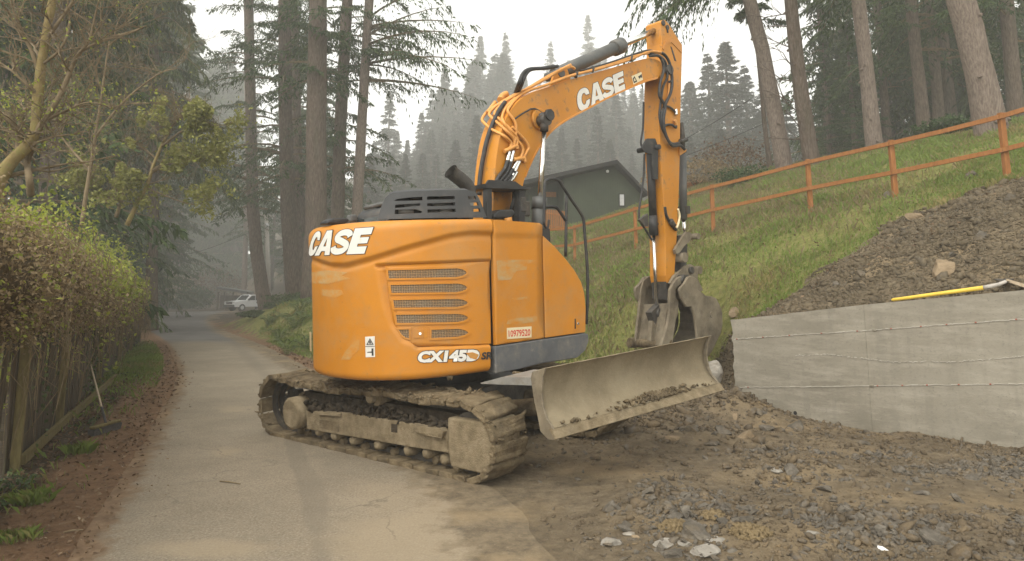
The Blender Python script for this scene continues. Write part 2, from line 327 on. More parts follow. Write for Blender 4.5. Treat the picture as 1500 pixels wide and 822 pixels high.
M['paintwhite'] = simple('white_paint', [(0.3, (0.70, 0.70, 0.69)), (0.7, (0.80, 0.80, 0.79))], 3, 5, 0.4)
M['carwhite'] = simple('white_car_paint', [(0.3, (0.72, 0.72, 0.72)), (0.7, (0.80, 0.80, 0.80))], 1, 3, 0.25)
M['tyre'] = simple('tyre_rubber', [(0.3, (0.02, 0.02, 0.02)), (0.7, (0.035, 0.035, 0.034))], 8, 5, 0.9)
M['lamp'] = simple('headlight_glass', [(0.3, (0.5, 0.5, 0.5)), (0.7, (0.6, 0.6, 0.6))], 8, 3, 0.15)
M['polewood'] = simple('utility_pole_wood', [(0.3, (0.36, 0.33, 0.29)), (0.7, (0.50, 0.47, 0.42))], 3, 7, 0.9, stretch=(4, 4, 0.6))
M['yellow'] = simple('yellow_fibreglass', [(0.3, (0.62, 0.42, 0.045)), (0.7, (0.74, 0.53, 0.075))], 6, 6, 0.5, dirt=[((0.4, 0.28, 0.12), 9, 0.55, 0.75, 0.4)])
M['palewood'] = simple('pale_lumber', [(0.3, (0.36, 0.28, 0.19)), (0.7, (0.50, 0.41, 0.29))], 5, 8, 0.85, stretch=(4, 4, 1))
M['paper'] = simple('white_paper', [(0.3, (0.70, 0.69, 0.66)), (0.7, (0.80, 0.79, 0.77))], 5, 4, 0.9)
M['bristle'] = simple('grey_bristle', [(0.3, (0.055, 0.052, 0.048)), (0.7, (0.11, 0.105, 0.098))], 40, 6, 0.95, bmp=0.8, bscale=150)
M['needle_bits'] = M['litter']

def soilcol(t, c, ns, nf, nm):
    soil = ramp(t, ns, [(0.28, (0.08, 0.062, 0.040)), (0.5, (0.155, 0.121, 0.078)), (0.72, (0.235, 0.186, 0.122))])
    soil = mixc(t, mrange(t, nm, 0.48, 0.66, 0, 0.75), soil, (0.275, 0.205, 0.118))
    soil = mixc(t, mrange(t, nf, 0.56, 0.7, 0, 0.6), soil, (0.085, 0.072, 0.055))
    soil = mixc(t, mrange(t, noise(t, c, 45, 6), 0.6, 0.72, 0, 0.5), soil, (0.32, 0.28, 0.21))
    soil = mixc(t, mrange(t, noise(t, c, 1.7, 9, 0.75), 0.52, 0.66, 0, 0.7), soil, (0.095, 0.078, 0.056))
    return soil
def groundmat():
    m, t, out = nodes('ground_cover'); c = coords(t)
    a = t.nodes.new('ShaderNodeVertexColor'); a.layer_name = 'cover'
    sp = t.nodes.new('ShaderNodeSeparateColor'); t.links.new(a.outputs[0], sp.inputs[0])
    nb = noise(t, c, 2.6, 9, 0.7); nf = noise(t, c, 22, 8, 0.7); nm = noise(t, c, 0.8, 6, 0.6); ns = noise(t, c, 7, 9, 0.72)
    floor_ = ramp(t, ns, [(0.3, (0.045, 0.034, 0.022)), (0.55, (0.085, 0.066, 0.042)), (0.72, (0.13, 0.10, 0.066))])
    grass = ramp(t, ns, [(0.3, (0.09, 0.095, 0.03)), (0.5, (0.16, 0.165, 0.048)), (0.7, (0.25, 0.21, 0.085))])
    soil = soilcol(t, c, ns, nf, nm)
    needle = ramp(t, ns, [(0.3, (0.11, 0.065, 0.036)), (0.55, (0.195, 0.118, 0.066)), (0.75, (0.26, 0.18, 0.11))])
    needle = mixc(t, mrange(t, nf, 0.58, 0.68, 0, 0.6), needle, (0.07, 0.042, 0.028))
    def w(ch, k=0.55):
        v = math2(t, 'ADD', sp.outputs[ch], math2(t, 'MULTIPLY', math2(t, 'SUBTRACT', nb, 0.5), k)); return mrange(t, v, 0.36, 0.62)
    col = mixc(t, w(0), floor_, grass); col = mixc(t, w(2), col, needle); col = mixc(t, w(1, 0.45), col, soil)
    h = math2(t, 'ADD', ns, math2(t, 'MULTIPLY', nf, 0.5))
    pbsdf(t, out, col, 0.97, 0, bump(t, h, 0.9, 0.06), 0.15); return m
M['ground'] = groundmat()
def roadmat():
    m, t, out = nodes('road_surface'); c = coords(t)
    a = t.nodes.new('ShaderNodeVertexColor'); a.layer_name = 'cover'
    sp = t.nodes.new('ShaderNodeSeparateColor'); t.links.new(a.outputs[0], sp.inputs[0])
    n1 = noise(t, c, 0.9, 7, 0.65); n2 = noise(t, c, 55, 5, 0.75); n3 = noise(t, c, 4, 9, 0.7)
    col = ramp(t, n1, [(0.3, (0.188, 0.155, 0.110)), (0.55, (0.236, 0.196, 0.140)), (0.75, (0.28, 0.235, 0.170))])
    col = mixc(t, mrange(t, n2, 0.52, 0.64, 0, 0.7), col, (0.10, 0.088, 0.07))
    col = mixc(t, mrange(t, n2, 0.46, 0.36, 0, 0.55), col, (0.36, 0.325, 0.265))
    col = mixc(t, mrange(t, n3, 0.5, 0.68, 0, 0.45), col, (0.195, 0.17, 0.128))
    # tan dust patches (blue), tyre-darkened band (green), bare asphalt far off (red)
    col = mixc(t, mrange(t, math2(t, 'ADD', sp.outputs[2], math2(t, 'MULTIPLY', math2(t, 'SUBTRACT', n3, 0.5), 0.9)), 0.5, 0.9, 0, 0.6), col, (0.30, 0.24, 0.16))
    col = mixc(t, mrange(t, math2(t, 'ADD', sp.outputs[1], math2(t, 'MULTIPLY', math2(t, 'SUBTRACT', n3, 0.5), 0.7)), 0.42, 0.75, 0, 0.42), col, (0.145, 0.124, 0.094))
    vr = t.nodes.new('ShaderNodeTexVoronoi'); vr.feature = 'DISTANCE_TO_EDGE'; vr.inputs['Scale'].default_value = 0.55
    wv = t.nodes.new('ShaderNodeVectorMath'); wv.operation = 'ADD'; nn_ = t.nodes.new('ShaderNodeTexNoise'); nn_.inputs['Scale'].default_value = 2.2; nn_.inputs['Detail'].default_value = 5; t.links.new(c, nn_.inputs['Vector'])
    t.links.new(c, wv.inputs[0]); t.links.new(nn_.outputs[1], wv.inputs[1]); t.links.new(wv.outputs[0], vr.inputs['Vector'])
    col = mixc(t, math2(t, 'MULTIPLY', mrange(t, vr.outputs[0], 0.0, 0.012, 0.55, 0.0), mrange(t, n1, 0.45, 0.6)), col, (0.07, 0.062, 0.05))
    col = mixc(t, sp.outputs[0], col, mixc(t, mrange(t, n1, 0.4, 0.6), (0.105, 0.10, 0.092), (0.14, 0.13, 0.118)))
    # the lane's ragged margins lie under needles on the left and under tracked soil on the right
    ns = noise(t, c, 7, 9, 0.72); nf = noise(t, c, 22, 8, 0.7)
    needle = ramp(t, ns, [(0.3, (0.11, 0.065, 0.036)), (0.55, (0.195, 0.118, 0.066)), (0.75, (0.26, 0.18, 0.11))])
    soil = soilcol(t, c, ns, nf, noise(t, c, 0.8, 6, 0.6))
    sep = t.nodes.new('ShaderNodeSeparateXYZ'); t.links.new(c, sep.inputs[0])
    side = mrange(t, math2(t, 'ADD', sep.outputs[0], math2(t, 'MULTIPLY', sep.outputs[1], 0.45)), -1.2, 0.2)
    marg = mixc(t, side, needle, soil)
    k = mrange(t, math2(t, 'ADD', a.outputs[1], math2(t, 'MULTIPLY', math2(t, 'SUBTRACT', n3, 0.5), 1.5)), 0.45, 0.8)
    col = mixc(t, k, marg, col)
    pbsdf(t, out, col, 0.92, 0, bump(t, math2(t, 'ADD', n2, n3), 0.35, 0.012), 0.2); return m
M['road'] = roadmat()
# ------------------------------------------------------------------ ground
WL, WR = at(1075, 520, 10.5), at(1500, 540, 7.8)            # two points of the wall's foot line, seen from above
WD = Vector((WR.x - WL.x, WR.y - WL.y, 0)); WLEN = WD.length; WD.normalize()
WN = Vector((-WD.y, WD.x, 0))                                # points into the hill
if WN.y < 0: WN = -WN
WL = Vector((WL.x, WL.y, 0))
FP = [(1476, 262, 13.1, 99), (1312, 292, 14.9, 89), (1188, 310, 16.7, 78), (1045, 340, 19.2, 70), (932, 366, 22.0, 63), (842, 385, 25.0, 55)]
FBASE = [at(x, y, z) for x, y, z, h in FP]
hillpx = [(x, y, z) for x, y, z, h in FP] + [
    (1500, 192, 20), (1400, 203, 20.5), (1300, 217, 22), (1200, 247, 26), (1100, 262, 29), (1000, 282, 33), (900, 315, 38), (800, 345, 38), (700, 375, 40),
    (1500, 268, 11.8), (1400, 308, 11.6), (1300, 352, 11.5), (1210, 405, 11.3), (1130, 455, 11.0),
    (1500, 416, 8.15), (1400, 426, 8.7), (1265, 440, 9.6), (1150, 455, 10.4), (1085, 464, 10.9),
    (1000, 440, 14.3), (900, 440, 17.2), (1100, 360, 15.5), (1200, 370, 13.2), (960, 400, 17.0),
    (1050, 540, 11.2), (1000, 520, 12.3), (930, 520, 13.6), (880, 512, 15.0), (800, 500, 17.5), (700, 480, 21.5),
    (600, 470, 25), (520, 460, 28), (440, 440, 36), (470, 455, 30), (500, 440, 38), (420, 470, 30), (400, 452, 46), (560, 440, 40)]
HC = [at(*p) for p in hillpx]
HP = np.array([[p.x, p.y, p.z] for p in HC] + [[14, 11, 5.6], [17, 16, 7.5], [22, 25, 9.0], [30, 40, 10.5], [12, 45, 8.0], [-2, 60, 5.0], [-14, 60, 2.2], [60, 60, 13], [20, 90, 12], [-20, 100, 3.5], [100, 120, 18], [0, 140, 20], [20, 190, 38], [90, 190, 40], [-30, 200, 26], [0, 260, 66], [60, 260, 68], [-60, 270, 50], [0, 350, 80], [90, 350, 84], [-100, 350, 55], [-130, 200, 12], [40, 8, 10], [14, 3, 3.5]])
def tps(P):
    n = len(P); d = np.linalg.norm(P[:, None, :2] - P[None, :, :2], axis=2)
    K = np.where(d > 0, d * d * np.log(d + 1e-12), 0) + np.eye(n) * 0.35
    A = np.zeros((n + 3, n + 3)); A[:n, :n] = K; A[:n, n:] = np.c_[np.ones(n), P[:, :2]]; A[n:, :n] = A[:n, n:].T
    return np.linalg.solve(A, np.r_[P[:, 2], 0, 0, 0])
TW = tps(HP)
def hill(x, y):
    d = np.sqrt((x[..., None] - HP[:, 0]) ** 2 + (y[..., None] - HP[:, 1]) ** 2)
    k = np.where(d > 0, d * d * np.log(d + 1e-12), 0) @ TW[:-3]
    return k + TW[-3] + TW[-2] * x + TW[-1] * y
# road edges from the photograph, carried on out of frame
RL = [Vector((1.6, -6, 0)), Vector((0.1, -2.5, 0)), Vector((-1.35, 1.5, 0)), gz(150, 822), gz(212, 700), gz(246, 620), gz(268, 560), gz(262, 525), gz(238, 498), gz(214, 482), gz(212, 471), gz(222, 463), gz(235, 457.2)]
RR = [Vector((3.4, -6, 0)), Vector((2.3, -2.5, 0)), Vector((1.35, 1.5, 0)), gz(790, 822), gz(725, 740), gz(640, 660), gz(560, 590), gz(450, 540), gz(380, 505), gz(332, 485), gz(320, 470), gz(326, 461), gz(352, 455.2)]
RLs, RRs = catmull(RL, 10), catmull(RR, 10)
RC = np.array([[(a.x + b.x) / 2, (a.y + b.y) / 2, (a - b).length / 2] for a, b in zip(RLs, RRs)])
def polydist(x, y, P, closed=False):
    """signed distance to an open polyline: positive on its left side"""
    best = np.full(x.shape, 1e9); sg = np.ones(x.shape)
    for a, b in zip(P[:-1], P[1:]):
        ax, ay = a[0], a[1]; dx, dy = b[0] - ax, b[1] - ay; L = dx * dx + dy * dy
        t = np.clip(((x - ax) * dx + (y - ay) * dy) / L, 0, 1)
        ex, ey = x - ax - t * dx, y - ay - t * dy; d = np.hypot(ex, ey); s = np.sign(dx * ey - dy * ex)
        m = d < best - 1e-9; best = np.where(m, d, best); sg = np.where(m, s, sg)
    return best * np.where(sg == 0, 1, sg)
def roadd(x, y):   # distance outside the road's edge (negative on the road)
    P = [(a.x, a.y) for a in RLs]; Q = [(a.x, a.y) for a in RRs]
    dl = polydist(x, y, P); dr = polydist(x, y, Q)          # left of the left edge is positive; right of the right edge is negative
    return np.maximum(dl, -dr)
WE = WL + WD * 9.0
WS = WL - WD * 0.05
BL = [(WE.x + 6, WE.y - 8), (WE.x, WE.y), (WS.x, WS.y)]
for px, py in [(1058, 592), (1010, 575), (930, 562), (830, 560), (740, 552)]: p = gz(px, py); BL.append((p.x, p.y))
BL += [(RRs[i].x + 0.5, RRs[i].y + 0.3) for i in range(70, len(RRs), 6)] + [(-42, 118), (-90, 150), (-160, 300), (-170, 500)]
BL = BL[::1]
def sm(t): t = np.clip(t, 0, 1); return t * t * (3 - 2 * t)
# cheap vectorised value noise
NT = RNG.random((256, 256))
def vn(x, y, f):
    x = x * f + 100.3; y = y * f + 57.1; xi = np.floor(x).astype(int); yi = np.floor(y).astype(int); u = x - xi; v = y - yi
    u = u * u * (3 - 2 * u); v = v * v * (3 - 2 * v); g = lambda i, j: NT[i % 256, j % 256]
    return (g(xi, yi) * (1 - u) + g(xi + 1, yi) * u) * (1 - v) + (g(xi, yi + 1) * (1 - u) + g(xi + 1, yi + 1) * u) * v - 0.5
def fbm(x, y, f, o=4): return sum(vn(x, y, f * 2.03 ** k) * 0.55 ** k for k in range(o))
# mounds on the pad: (px, py, z-plane, radius, height)
MOUNDS = [(gz(1010, 606), 0.75, 0.34), (gz(1075, 618), 0.62, 0.24), (gz(960, 625), 0.6, 0.2), (gz(1050, 650), 0.5, 0.10), (gz(900, 640), 0.8, 0.16), (gz(1180, 650), 0.6, 0.05), (gz(1330, 665), 0.7, 0.02),
          (gz(1140, 690), 0.5, 0.10), (gz(1020, 770), 0.45, 0.10), (gz(1250, 780), 0.6, 0.06), (gz(1420, 800), 0.5, 0.08), (gz(960, 745), 0.4, 0.05)]
def height(x, y):
    x = np.asarray(x, float); y = np.asarray(y, float)
    d = polydist(x, y, BL)                       # BL runs right to left, so the hill side is on the right
    d = -d
    aw = (x - WS.x) * WD.x + (y - WS.y) * WD.y   # along the wall
    wid = np.where(aw > 0.0, 0.085, np.where(aw > -1.6, 0.13 + 0.9 * sm(-aw / 1.0), 1.6))
    off = np.where(aw > -0.3, 0.105, 0.0)
    hz = np.clip(hill(x, y), -0.2, 90)
    k = sm((d - off) / wid)
    rd = roadd(x, y)
    pad = np.zeros_like(x)
    padm = sm((rd - 0.1) / 1.2) * (x > -1.5 - 0.0 * y)
    for c, r, h in MOUNDS: pad = pad + h * np.exp(-((x - c.x) ** 2 + (y - c.y) ** 2) / r ** 2)
    pad = pad + padm * (0.04 + 0.08 * fbm(x, y, 0.55, 3) + 0.055 * fbm(x, y, 2.1, 5))
    left = (x < -1.5)
    pad = np.where(left, np.clip(rd, 0, 3) * 0.02 + sm(rd / 0.5) * (0.03 * fbm(x, y, 1.4, 4)), pad)
    hh = np.maximum(hz, 0) + sm(d / 2) * (0.16 * fbm(x, y, 0.5, 4) + 0.05 * fbm(x, y, 2.4, 3))
    z = pad * (1 - k) + hh * k
    z = z * sm((rd + 0.05) / 0.7)
    return np.where(rd < 0, z - 0.012, z)
def hz1(x, y): return float(height(np.array([x]), np.array([y]))[0])
def hzv(xy): return height(np.asarray(xy)[:, 0], np.asarray(xy)[:, 1])

def axis(lo, a, b, hi, st, g=1.16):
    v = list(np.arange(a, b + 1e-6, st)); s = st
    while v[-1] < hi: s *= g; v.append(v[-1] + s)
    s = st
    while v[0] > lo: s *= g; v.insert(0, v[0] - s)
    return np.array(v)
gx = axis(-170, -9, 12.5, 150, 0.085); gy = axis(-40, 3.5, 17, 350, 0.085, 1.06)
GX, GY = np.meshgrid(gx, gy, indexing='ij'); GZ = height(GX, GY)
nx, ny = GX.shape; idx = np.arange(nx * ny).reshape(nx, ny)
quads = np.stack([idx[:-1, :-1], idx[1:, :-1], idx[1:, 1:], idx[:-1, 1:]], -1).reshape(-1, 4)
gme = mesh_np('ground', np.stack([GX, GY, GZ], -1).reshape(-1, 3), quads, M['ground'], True)

# where the hill is bare soil: behind and left of the wall (polygon in photo pixels projected on the hill by ray march)
def march(px, py, z0=4.0, z1=70.0):
    """first ground point along the ray through a photo pixel"""
    r = ray(px, py); ts = np.arange(z0, z1, 0.08); X = CAM.x + r.x * ts; Y = CAM.y + r.y * ts; Z = CAM.z + r.z * ts
    k = np.nonzero(Z < height(X, Y))[0]
    if len(k) == 0: return None
    t = ts[k[0]]; return Vector((X[k[0]], Y[k[0]], Z[k[0]]))
def projv(X, Y, Z):
    zc = Y * CP + (Z - H) * SP; yc = -Y * SP + (Z - H) * CP
    return PX + F * X / zc, PY - F * yc / zc
def soil_line(px):   # upper edge of the bare heap, photo row for a photo column
    return np.interp(px, [1000, 1070, 1110, 1150, 1200, 1260, 1300, 1340, 1390, 1430, 1500, 1700, 2600], [640, 492, 462, 440, 402, 360, 330, 312, 296, 278, 258, 215, 120])
dB = -polydist(GX, GY, BL); rdg = roadd(GX, GY)
QX, QY = projv(GX, GY, GZ)
soil = np.where((GX > -1.8) & (GY < 16), 1 - sm((dB - 0.0) / 0.25), 0.0)
soil = soil * sm((rdg + 1.2) / 0.4)
cond = (QY > soil_line(QX)) & (dB > -0.1) & (GY < 13.5) & (GY > 0) & (GX > 1.2)
soil = np.maximum(soil, np.where(cond, 1.0, 0.0))
soil = np.where((GX > 2) & (GY < 5), 1.0, soil)
grassm = np.where(dB > 0, 0.9, 0.25)
grassm = np.where(dB > 0, np.where(GY > 45, 0.2, grassm), grassm)
leftv = (GX < -1.5) & (dB < 0)
gl = gz(232, 525)
grassm = np.where(leftv, 0.22 + 0.75 * np.exp(-((GX - gl.x) ** 2 + (GY - gl.y) ** 2 * 0.35) / 9.0), grassm)
grassm = np.where(leftv & (GY > 32), 0.1, grassm)
needle = np.where(leftv, 0.95 * (1 - sm((rdg - 0.45) / 0.9)), 0.0) * sm((70 - GY) / 30)
cov = np.stack([grassm, soil, needle, np.ones_like(soil)], -1).reshape(-1, 4).astype(np.float32)
ca = gme.color_attributes.new('cover', 'FLOAT_COLOR', 'POINT'); ca.data.foreach_set('color', cov.ravel())
ground = link('ground', gme); tag(ground, 'ground of bare soil pad, needle strewn verge and grassy hillside', kind='structure')

# road: one sheet a little above the ground, crossed by 26 columns
nc = 26; V = []; C4 = []
d1, d2 = gz(262, 805), gz(340, 805)
for i, (a, b) in enumerate(zip(RLs, RRs)):
    wob_l = -0.25 + 0.10 * float(fbm(np.array([a.x]), np.array([a.y]), 0.9, 4)[0]); wob_r = 0.12 + 0.14 * float(fbm(np.array([b.x + 50]), np.array([b.y]), 0.8, 4)[0])
    dirv = (b - a).normalized(); a2 = a + dirv * wob_l; b2 = b + dirv * wob_r
    for j in range(nc):
        p = a2.lerp(b2, j / (nc - 1)); V.append((p.x, p.y, 0.004))
V = np.array(V); rx, ry = projv(V[:, 0], V[:, 1], V[:, 2])
far = sm((V[:, 1] - 26) / 4.0)
def blob(px, py, rxp, ryp): return np.exp(-(((rx - px) / rxp) ** 2 + ((ry - py) / ryp) ** 2))
dust = 1.1 * blob(300, 806, 90, 13) + 0.9 * blob(600, 800, 130, 45) + 0.7 * blob(690, 770, 90, 40) + 0.8 * blob(332, 662, 26, 7) + 0.7 * blob(345, 600, 34, 6) + 0.5 * blob(300, 500, 50, 8) + 0.5 * blob(430, 640, 40, 10) + 0.4 * blob(560, 720, 90, 25) + 0.3
edge = np.tile(np.linspace(0, 1, nc), len(RLs)); dust = dust + 0.25 * (edge > 0.8)
tr = np.interp(ry, [600, 660, 700, 740, 780, 822], [415, 432, 448, 462, 472, 480])
band = np.exp(-((rx - tr) / np.interp(ry, [600, 822], [7, 12])) ** 2) * (ry > 615) * 1.0
tr2 = np.interp(ry, [480, 520, 560, 620], [335, 360, 400, 470])
band = band + 0.55 * np.exp(-((rx - tr2) / 14) ** 2) * (ry < 600) + 0.35 * blob(480, 700, 40, 60) + 0.25
eL = np.concatenate([[0.0, 0.45, 0.8, 1.0], np.ones(nc - 4)]); eR = np.concatenate([np.ones(nc - 8), [0.97, 0.86, 0.72, 0.56, 0.40, 0.22, 0.0, 0.0]])
cov = np.stack([far, band, np.where(np.isfinite(dust), dust, 0), np.tile(np.minimum(eL, eR), len(RLs))], -1).astype(np.float32)
ii = np.arange(len(RLs) * nc).reshape(-1, nc)
q = np.stack([ii[:-1, :-1], ii[:-1, 1:], ii[1:, 1:], ii[1:, :-1]], -1).reshape(-1, 4)
rme = mesh_np('road', V, q, M['road'], True)
ca = rme.color_attributes.new('cover', 'FLOAT_COLOR', 'POINT'); ca.data.foreach_set('color', np.nan_to_num(cov).ravel())
road = link('road', rme); tag(road, 'narrow dusty lane curving away left and then right', kind='structure')
# ------------------------------------------------------------------ concrete wall
def wpt(a, z, o=0.0): return WL + WD * a - WN * o + Vector((0, 0, z))
def wpx(px, py):
    p = hit(px, py, WL, WN) - WL; return (p.dot(WD), p.z)
wall = thing('concrete_wall', 'long bare grey concrete retaining wall with a sloping top', 'retaining wall', WL)
TOPL = [wpx(1075, 468.5), wpx(1265, 446.5), wpx(1500, 425)]
sl = (TOPL[2][1] - TOPL[1][1]) / (TOPL[2][0] - TOPL[1][0])
def topz(a): return np.interp(a, [t[0] for t in TOPL], [t[1] for t in TOPL]) if a <= TOPL[2][0] else TOPL[2][1] + sl * (a - TOPL[2][0])
aj = TOPL[1][0]
random.seed(3)
def section(a0, a1, ragged):
    b = B(WL); n = 40
    lo = [(a0 + (random.uniform(-0.035, 0.012) if ragged else 0), z) for z in np.linspace(-0.35, topz(a0), 26)]
    up_ = [(a, topz(a)) for a in np.linspace(a0, a1, n)][1:]
    poly = lo + up_ + [(a1, -0.35)]
    b.prism([wpt(a, z) for a, z in poly], WN * 0.2)
    return b.done('wall_section', M['concrete'], wall, False)
section(0.0, aj - 0.0015, True); section(aj + 0.0015, 9.0, False)
def seam(pts, w, name, mm, jag=0.006, miss=0.0):
    b = B(WL); P = []
    for (a0, z0), (a1, z1) in zip(pts[:-1], pts[1:]):
        for t in np.linspace(0, 1, 24, endpoint=False): P.append((a0 + (a1 - a0) * t, z0 + (z1 - z0) * t))
    P.append(pts[-1])
    for (a0, z0), (a1, z1) in zip(P[:-1], P[1:]):
        if random.random() < miss: continue
        j0, j1 = random.gauss(0, jag), random.gauss(0, jag); h0 = w * random.uniform(0.5, 1.3)
        b.hull8([wpt(a0, z0 - h0 + j0, -0.003), wpt(a1, z1 - h0 + j1, -0.003), wpt(a1, z1 - h0 + j1, 0.008), wpt(a0, z0 - h0 + j0, 0.008),
                 wpt(a0, z0 + h0 + j0, -0.003), wpt(a1, z1 + h0 + j1, -0.003), wpt(a1, z1 + h0 + j1, 0.008), wpt(a0, z0 + h0 + j0, 0.008)])
    return b.done(name, mm, wall, False)
E1, E2 = wpx(1700, 447), wpx(1700, 560)
s1 = [wpx(1076, 497), wpx(1160, 491), wpx(1265, 484.5), wpx(1380, 476), wpx(1500, 467), E1]
s2 = [wpx(1078, 567.5), wpx(1265, 565.5), wpx(1500, 562), E2]
seam(s1, 0.0048, 'form_seam', M['chalk'], 0.003); seam(s2, 0.0048, 'form_seam', M['chalk'], 0.003)
seam([wpx(1165, 521), wpx(1212, 519), wpx(1262, 525), wpx(1300, 530), wpx(1400, 530), wpx(1500, 522), wpx(1600, 514)], 0.0035, 'lime_streak', M['chalk'], 0.006, 0.15)
for P, xs in ((s1, [1080, 1118, 1157, 1204, 1257, 1307, 1351, 1389, 1432, 1492]), (s2, [1093, 1281, 1317, 1353, 1399, 1445, 1499])):
    aa = [p[0] for p in P]; zz = [p[1] for p in P]
    for x in xs:
        a = wpx(x, 500)[0]; z = np.interp(a, aa, zz)
        b = B(WL); b.box(wpt(a, z, 0.006), 0.020, 0.02, 0.016, Matrix((WD, WN, Vector((0, 0, 1)))).transposed()); b.bevel(0.004, 1); b.done('form_tie', M['tie'], wall)
for (x, y) in ((1165, 605),):
    a, z = wpx(x, y); b = B(WL); b.cyl(wpt(a, z, -0.02), wpt(a, z, 0.004), 0.027, 12); b.done('tie_hole', M['void'], wall)
for x, y in ((1281, 483), (1277, 565)):
    a, z = wpx(x, y); b = B(WL); b.box(wpt(a, z, 0.01), 0.05, 0.02, 0.02, Matrix((WD, WN, Vector((0, 0, 1)))).transposed()); b.rough(0.008, 40).done('concrete_burr', M['concrete'], wall)

# shovel and stake lying on the wall's top
wt = lambda px, py, o=-0.06: hit(px, py, WL - WN * o, WN)
t = thing('shovel', 'shovel with a bright yellow handle lying on top of the concrete wall', 'shovel', wt(1305, 441))
b = B(t.location); p0, p1 = wt(1306, 439.5), wt(1441, 421.5)
b.tube([p0, p0.lerp(p1, 0.02), p0.lerp(p1, 0.5), p1], [0.012, 0.021, 0.024, 0.026], 12); b.done('handle', M['yellow'], t)
b = B(t.location); b.tube([p1, wt(1452, 419.5), wt(1464, 416.5), wt(1474, 412)], [0.027, 0.026, 0.022, 0.017], 10); b.done('socket', M['polewood'], t)
b = B(t.location); q0, q1 = wt(1474, 412, -0.08), wt(1474, 412, -0.42)
b.prism([q0 + WD * 0.03, q0 - WD * 0.05, q1 - WD * 0.12 + Vector((0, 0, .03)), q1 + WD * 0.08 + Vector((0, 0, .03))], (0, 0, -0.006)); b.done('blade', M['darksteel'], t)
st = B(wt(1474, 410)); a, c = wt(1474, 410, -0.1), wt(1540, 430, -0.02)
d = (c - a).normalized(); st.hull8([a + Vector((0, 0, -.02)), c + Vector((0, 0, -.03)), c + WN * .05 + Vector((0, 0, -.03)), a + WN * .05 + Vector((0, 0, -.02)), a + Vector((0, 0, .012)), c + Vector((0, 0, .012)), c + WN * .05 + Vector((0, 0, .012)), a + WN * .05 + Vector((0, 0, .012))])
o = st.done('wooden_stake', M['palewood']); o.location = a * 0 + wt(1474, 410); tag(o, 'pale sawn wooden stake beside the shovel at the wall top', 'stake')

# ------------------------------------------------------------------ orange rail fence on the hill
fence = thing('rail_fence', 'orange stained post and rail fence climbing the grassy hill', 'fence', FBASE[0])
dlast = (FBASE[0] - FBASE[1]); PB = [FBASE[0] + dlast * 1.1] + FBASE
dl = FBASE[-1] - FBASE[-2]; PB += [FBASE[-1] + dl * 1.05, FBASE[-1] + dl * 2.1]
PHH = [1.3, 1.3, 1.32, 1.3, 1.35, 1.39, 1.38, 1.35, 1.35]
tops = []
for i, (p, h) in enumerate(zip(PB, PHH)):
    z0 = p.z if 0 < i < 7 else hz1(p.x, p.y); z0 = min(z0, hz1(p.x, p.y)) - 0.1
    b = B(FBASE[0]); w = 0.05
    top = (p.z if 0 < i < 7 else z0 + 0.1) + h
    lean = Vector((random.uniform(-.02, .02), random.uniform(-.02, .02), 0))
    b.hull8([Vector((p.x + sx * w, p.y + sy * w, z0)) for sx, sy in ((-1, -1), (1, -1), (1, 1), (-1, 1))] + [Vector((p.x + sx * w, p.y + sy * w, top)) + lean for sx, sy in ((-1, -1), (1, -1), (1, 1), (-1, 1))])
    b.bevel(0.006, 1); b.done('post', M['stainwood'], fence); tops.append(Vector((p.x, p.y, top)))
for i in range(len(tops) - 1):
    for dz, hh in ((-0.09, 0.09), (-0.74, 0.09)):
        a, c = tops[i] + Vector((0, 0, dz)), tops[i + 1] + Vector((0, 0, dz))
        d = (c - a).normalized(); nrm = Vector((-d.y, d.x, 0)).normalized()
        if nrm.y > 0: nrm = -nrm
        a = a + d * 0.004 - nrm * 0.0; c = c - d * 0.004
        o_ = nrm * 0.052; th = nrm * 0.045; mid = a.lerp(c, 0.5) + Vector((0, 0, random.uniform(-.012, .008)))
        b = B(FBASE[0])
        for s0, s1_ in ((a, mid), (mid, c)):
            b.hull8([s0 + o_ - Vector((0, 0, hh / 2)), s1_ + o_ - Vector((0, 0, hh / 2)), s1_ + o_ + th - Vector((0, 0, hh / 2)), s0 + o_ + th - Vector((0, 0, hh / 2)),
                     s0 + o_ + Vector((0, 0, hh / 2)), s1_ + o_ + Vector((0, 0, hh / 2)), s1_ + o_ + th + Vector((0, 0, hh / 2)), s0 + o_ + th + Vector((0, 0, hh / 2))])
        b.done('rail', M['stainwood'], fence)
# picket fence seen past the handrail
pk = thing('picket_fence', 'short brown picket fence below the green house', 'fence', at(815, 335, 30))
for k in range(13):
    x = 797 + k * 2.7; a = at(x, 338, 30); c = at(x, 306 + 0.3 * k, 30); b = B(pk.location)
    b.box((a + c) / 2, 0.055, 0.02, (c - a).length); b.done('picket', M['stainwood'], pk)
for y0 in (312, 330):
    b = B(pk.location); a, c = at(794, y0, 30.05), at(832, y0 + 4, 30.05); b.tube([a, c], 0.03, 4); b.done('rail', M['stainwood'], pk)

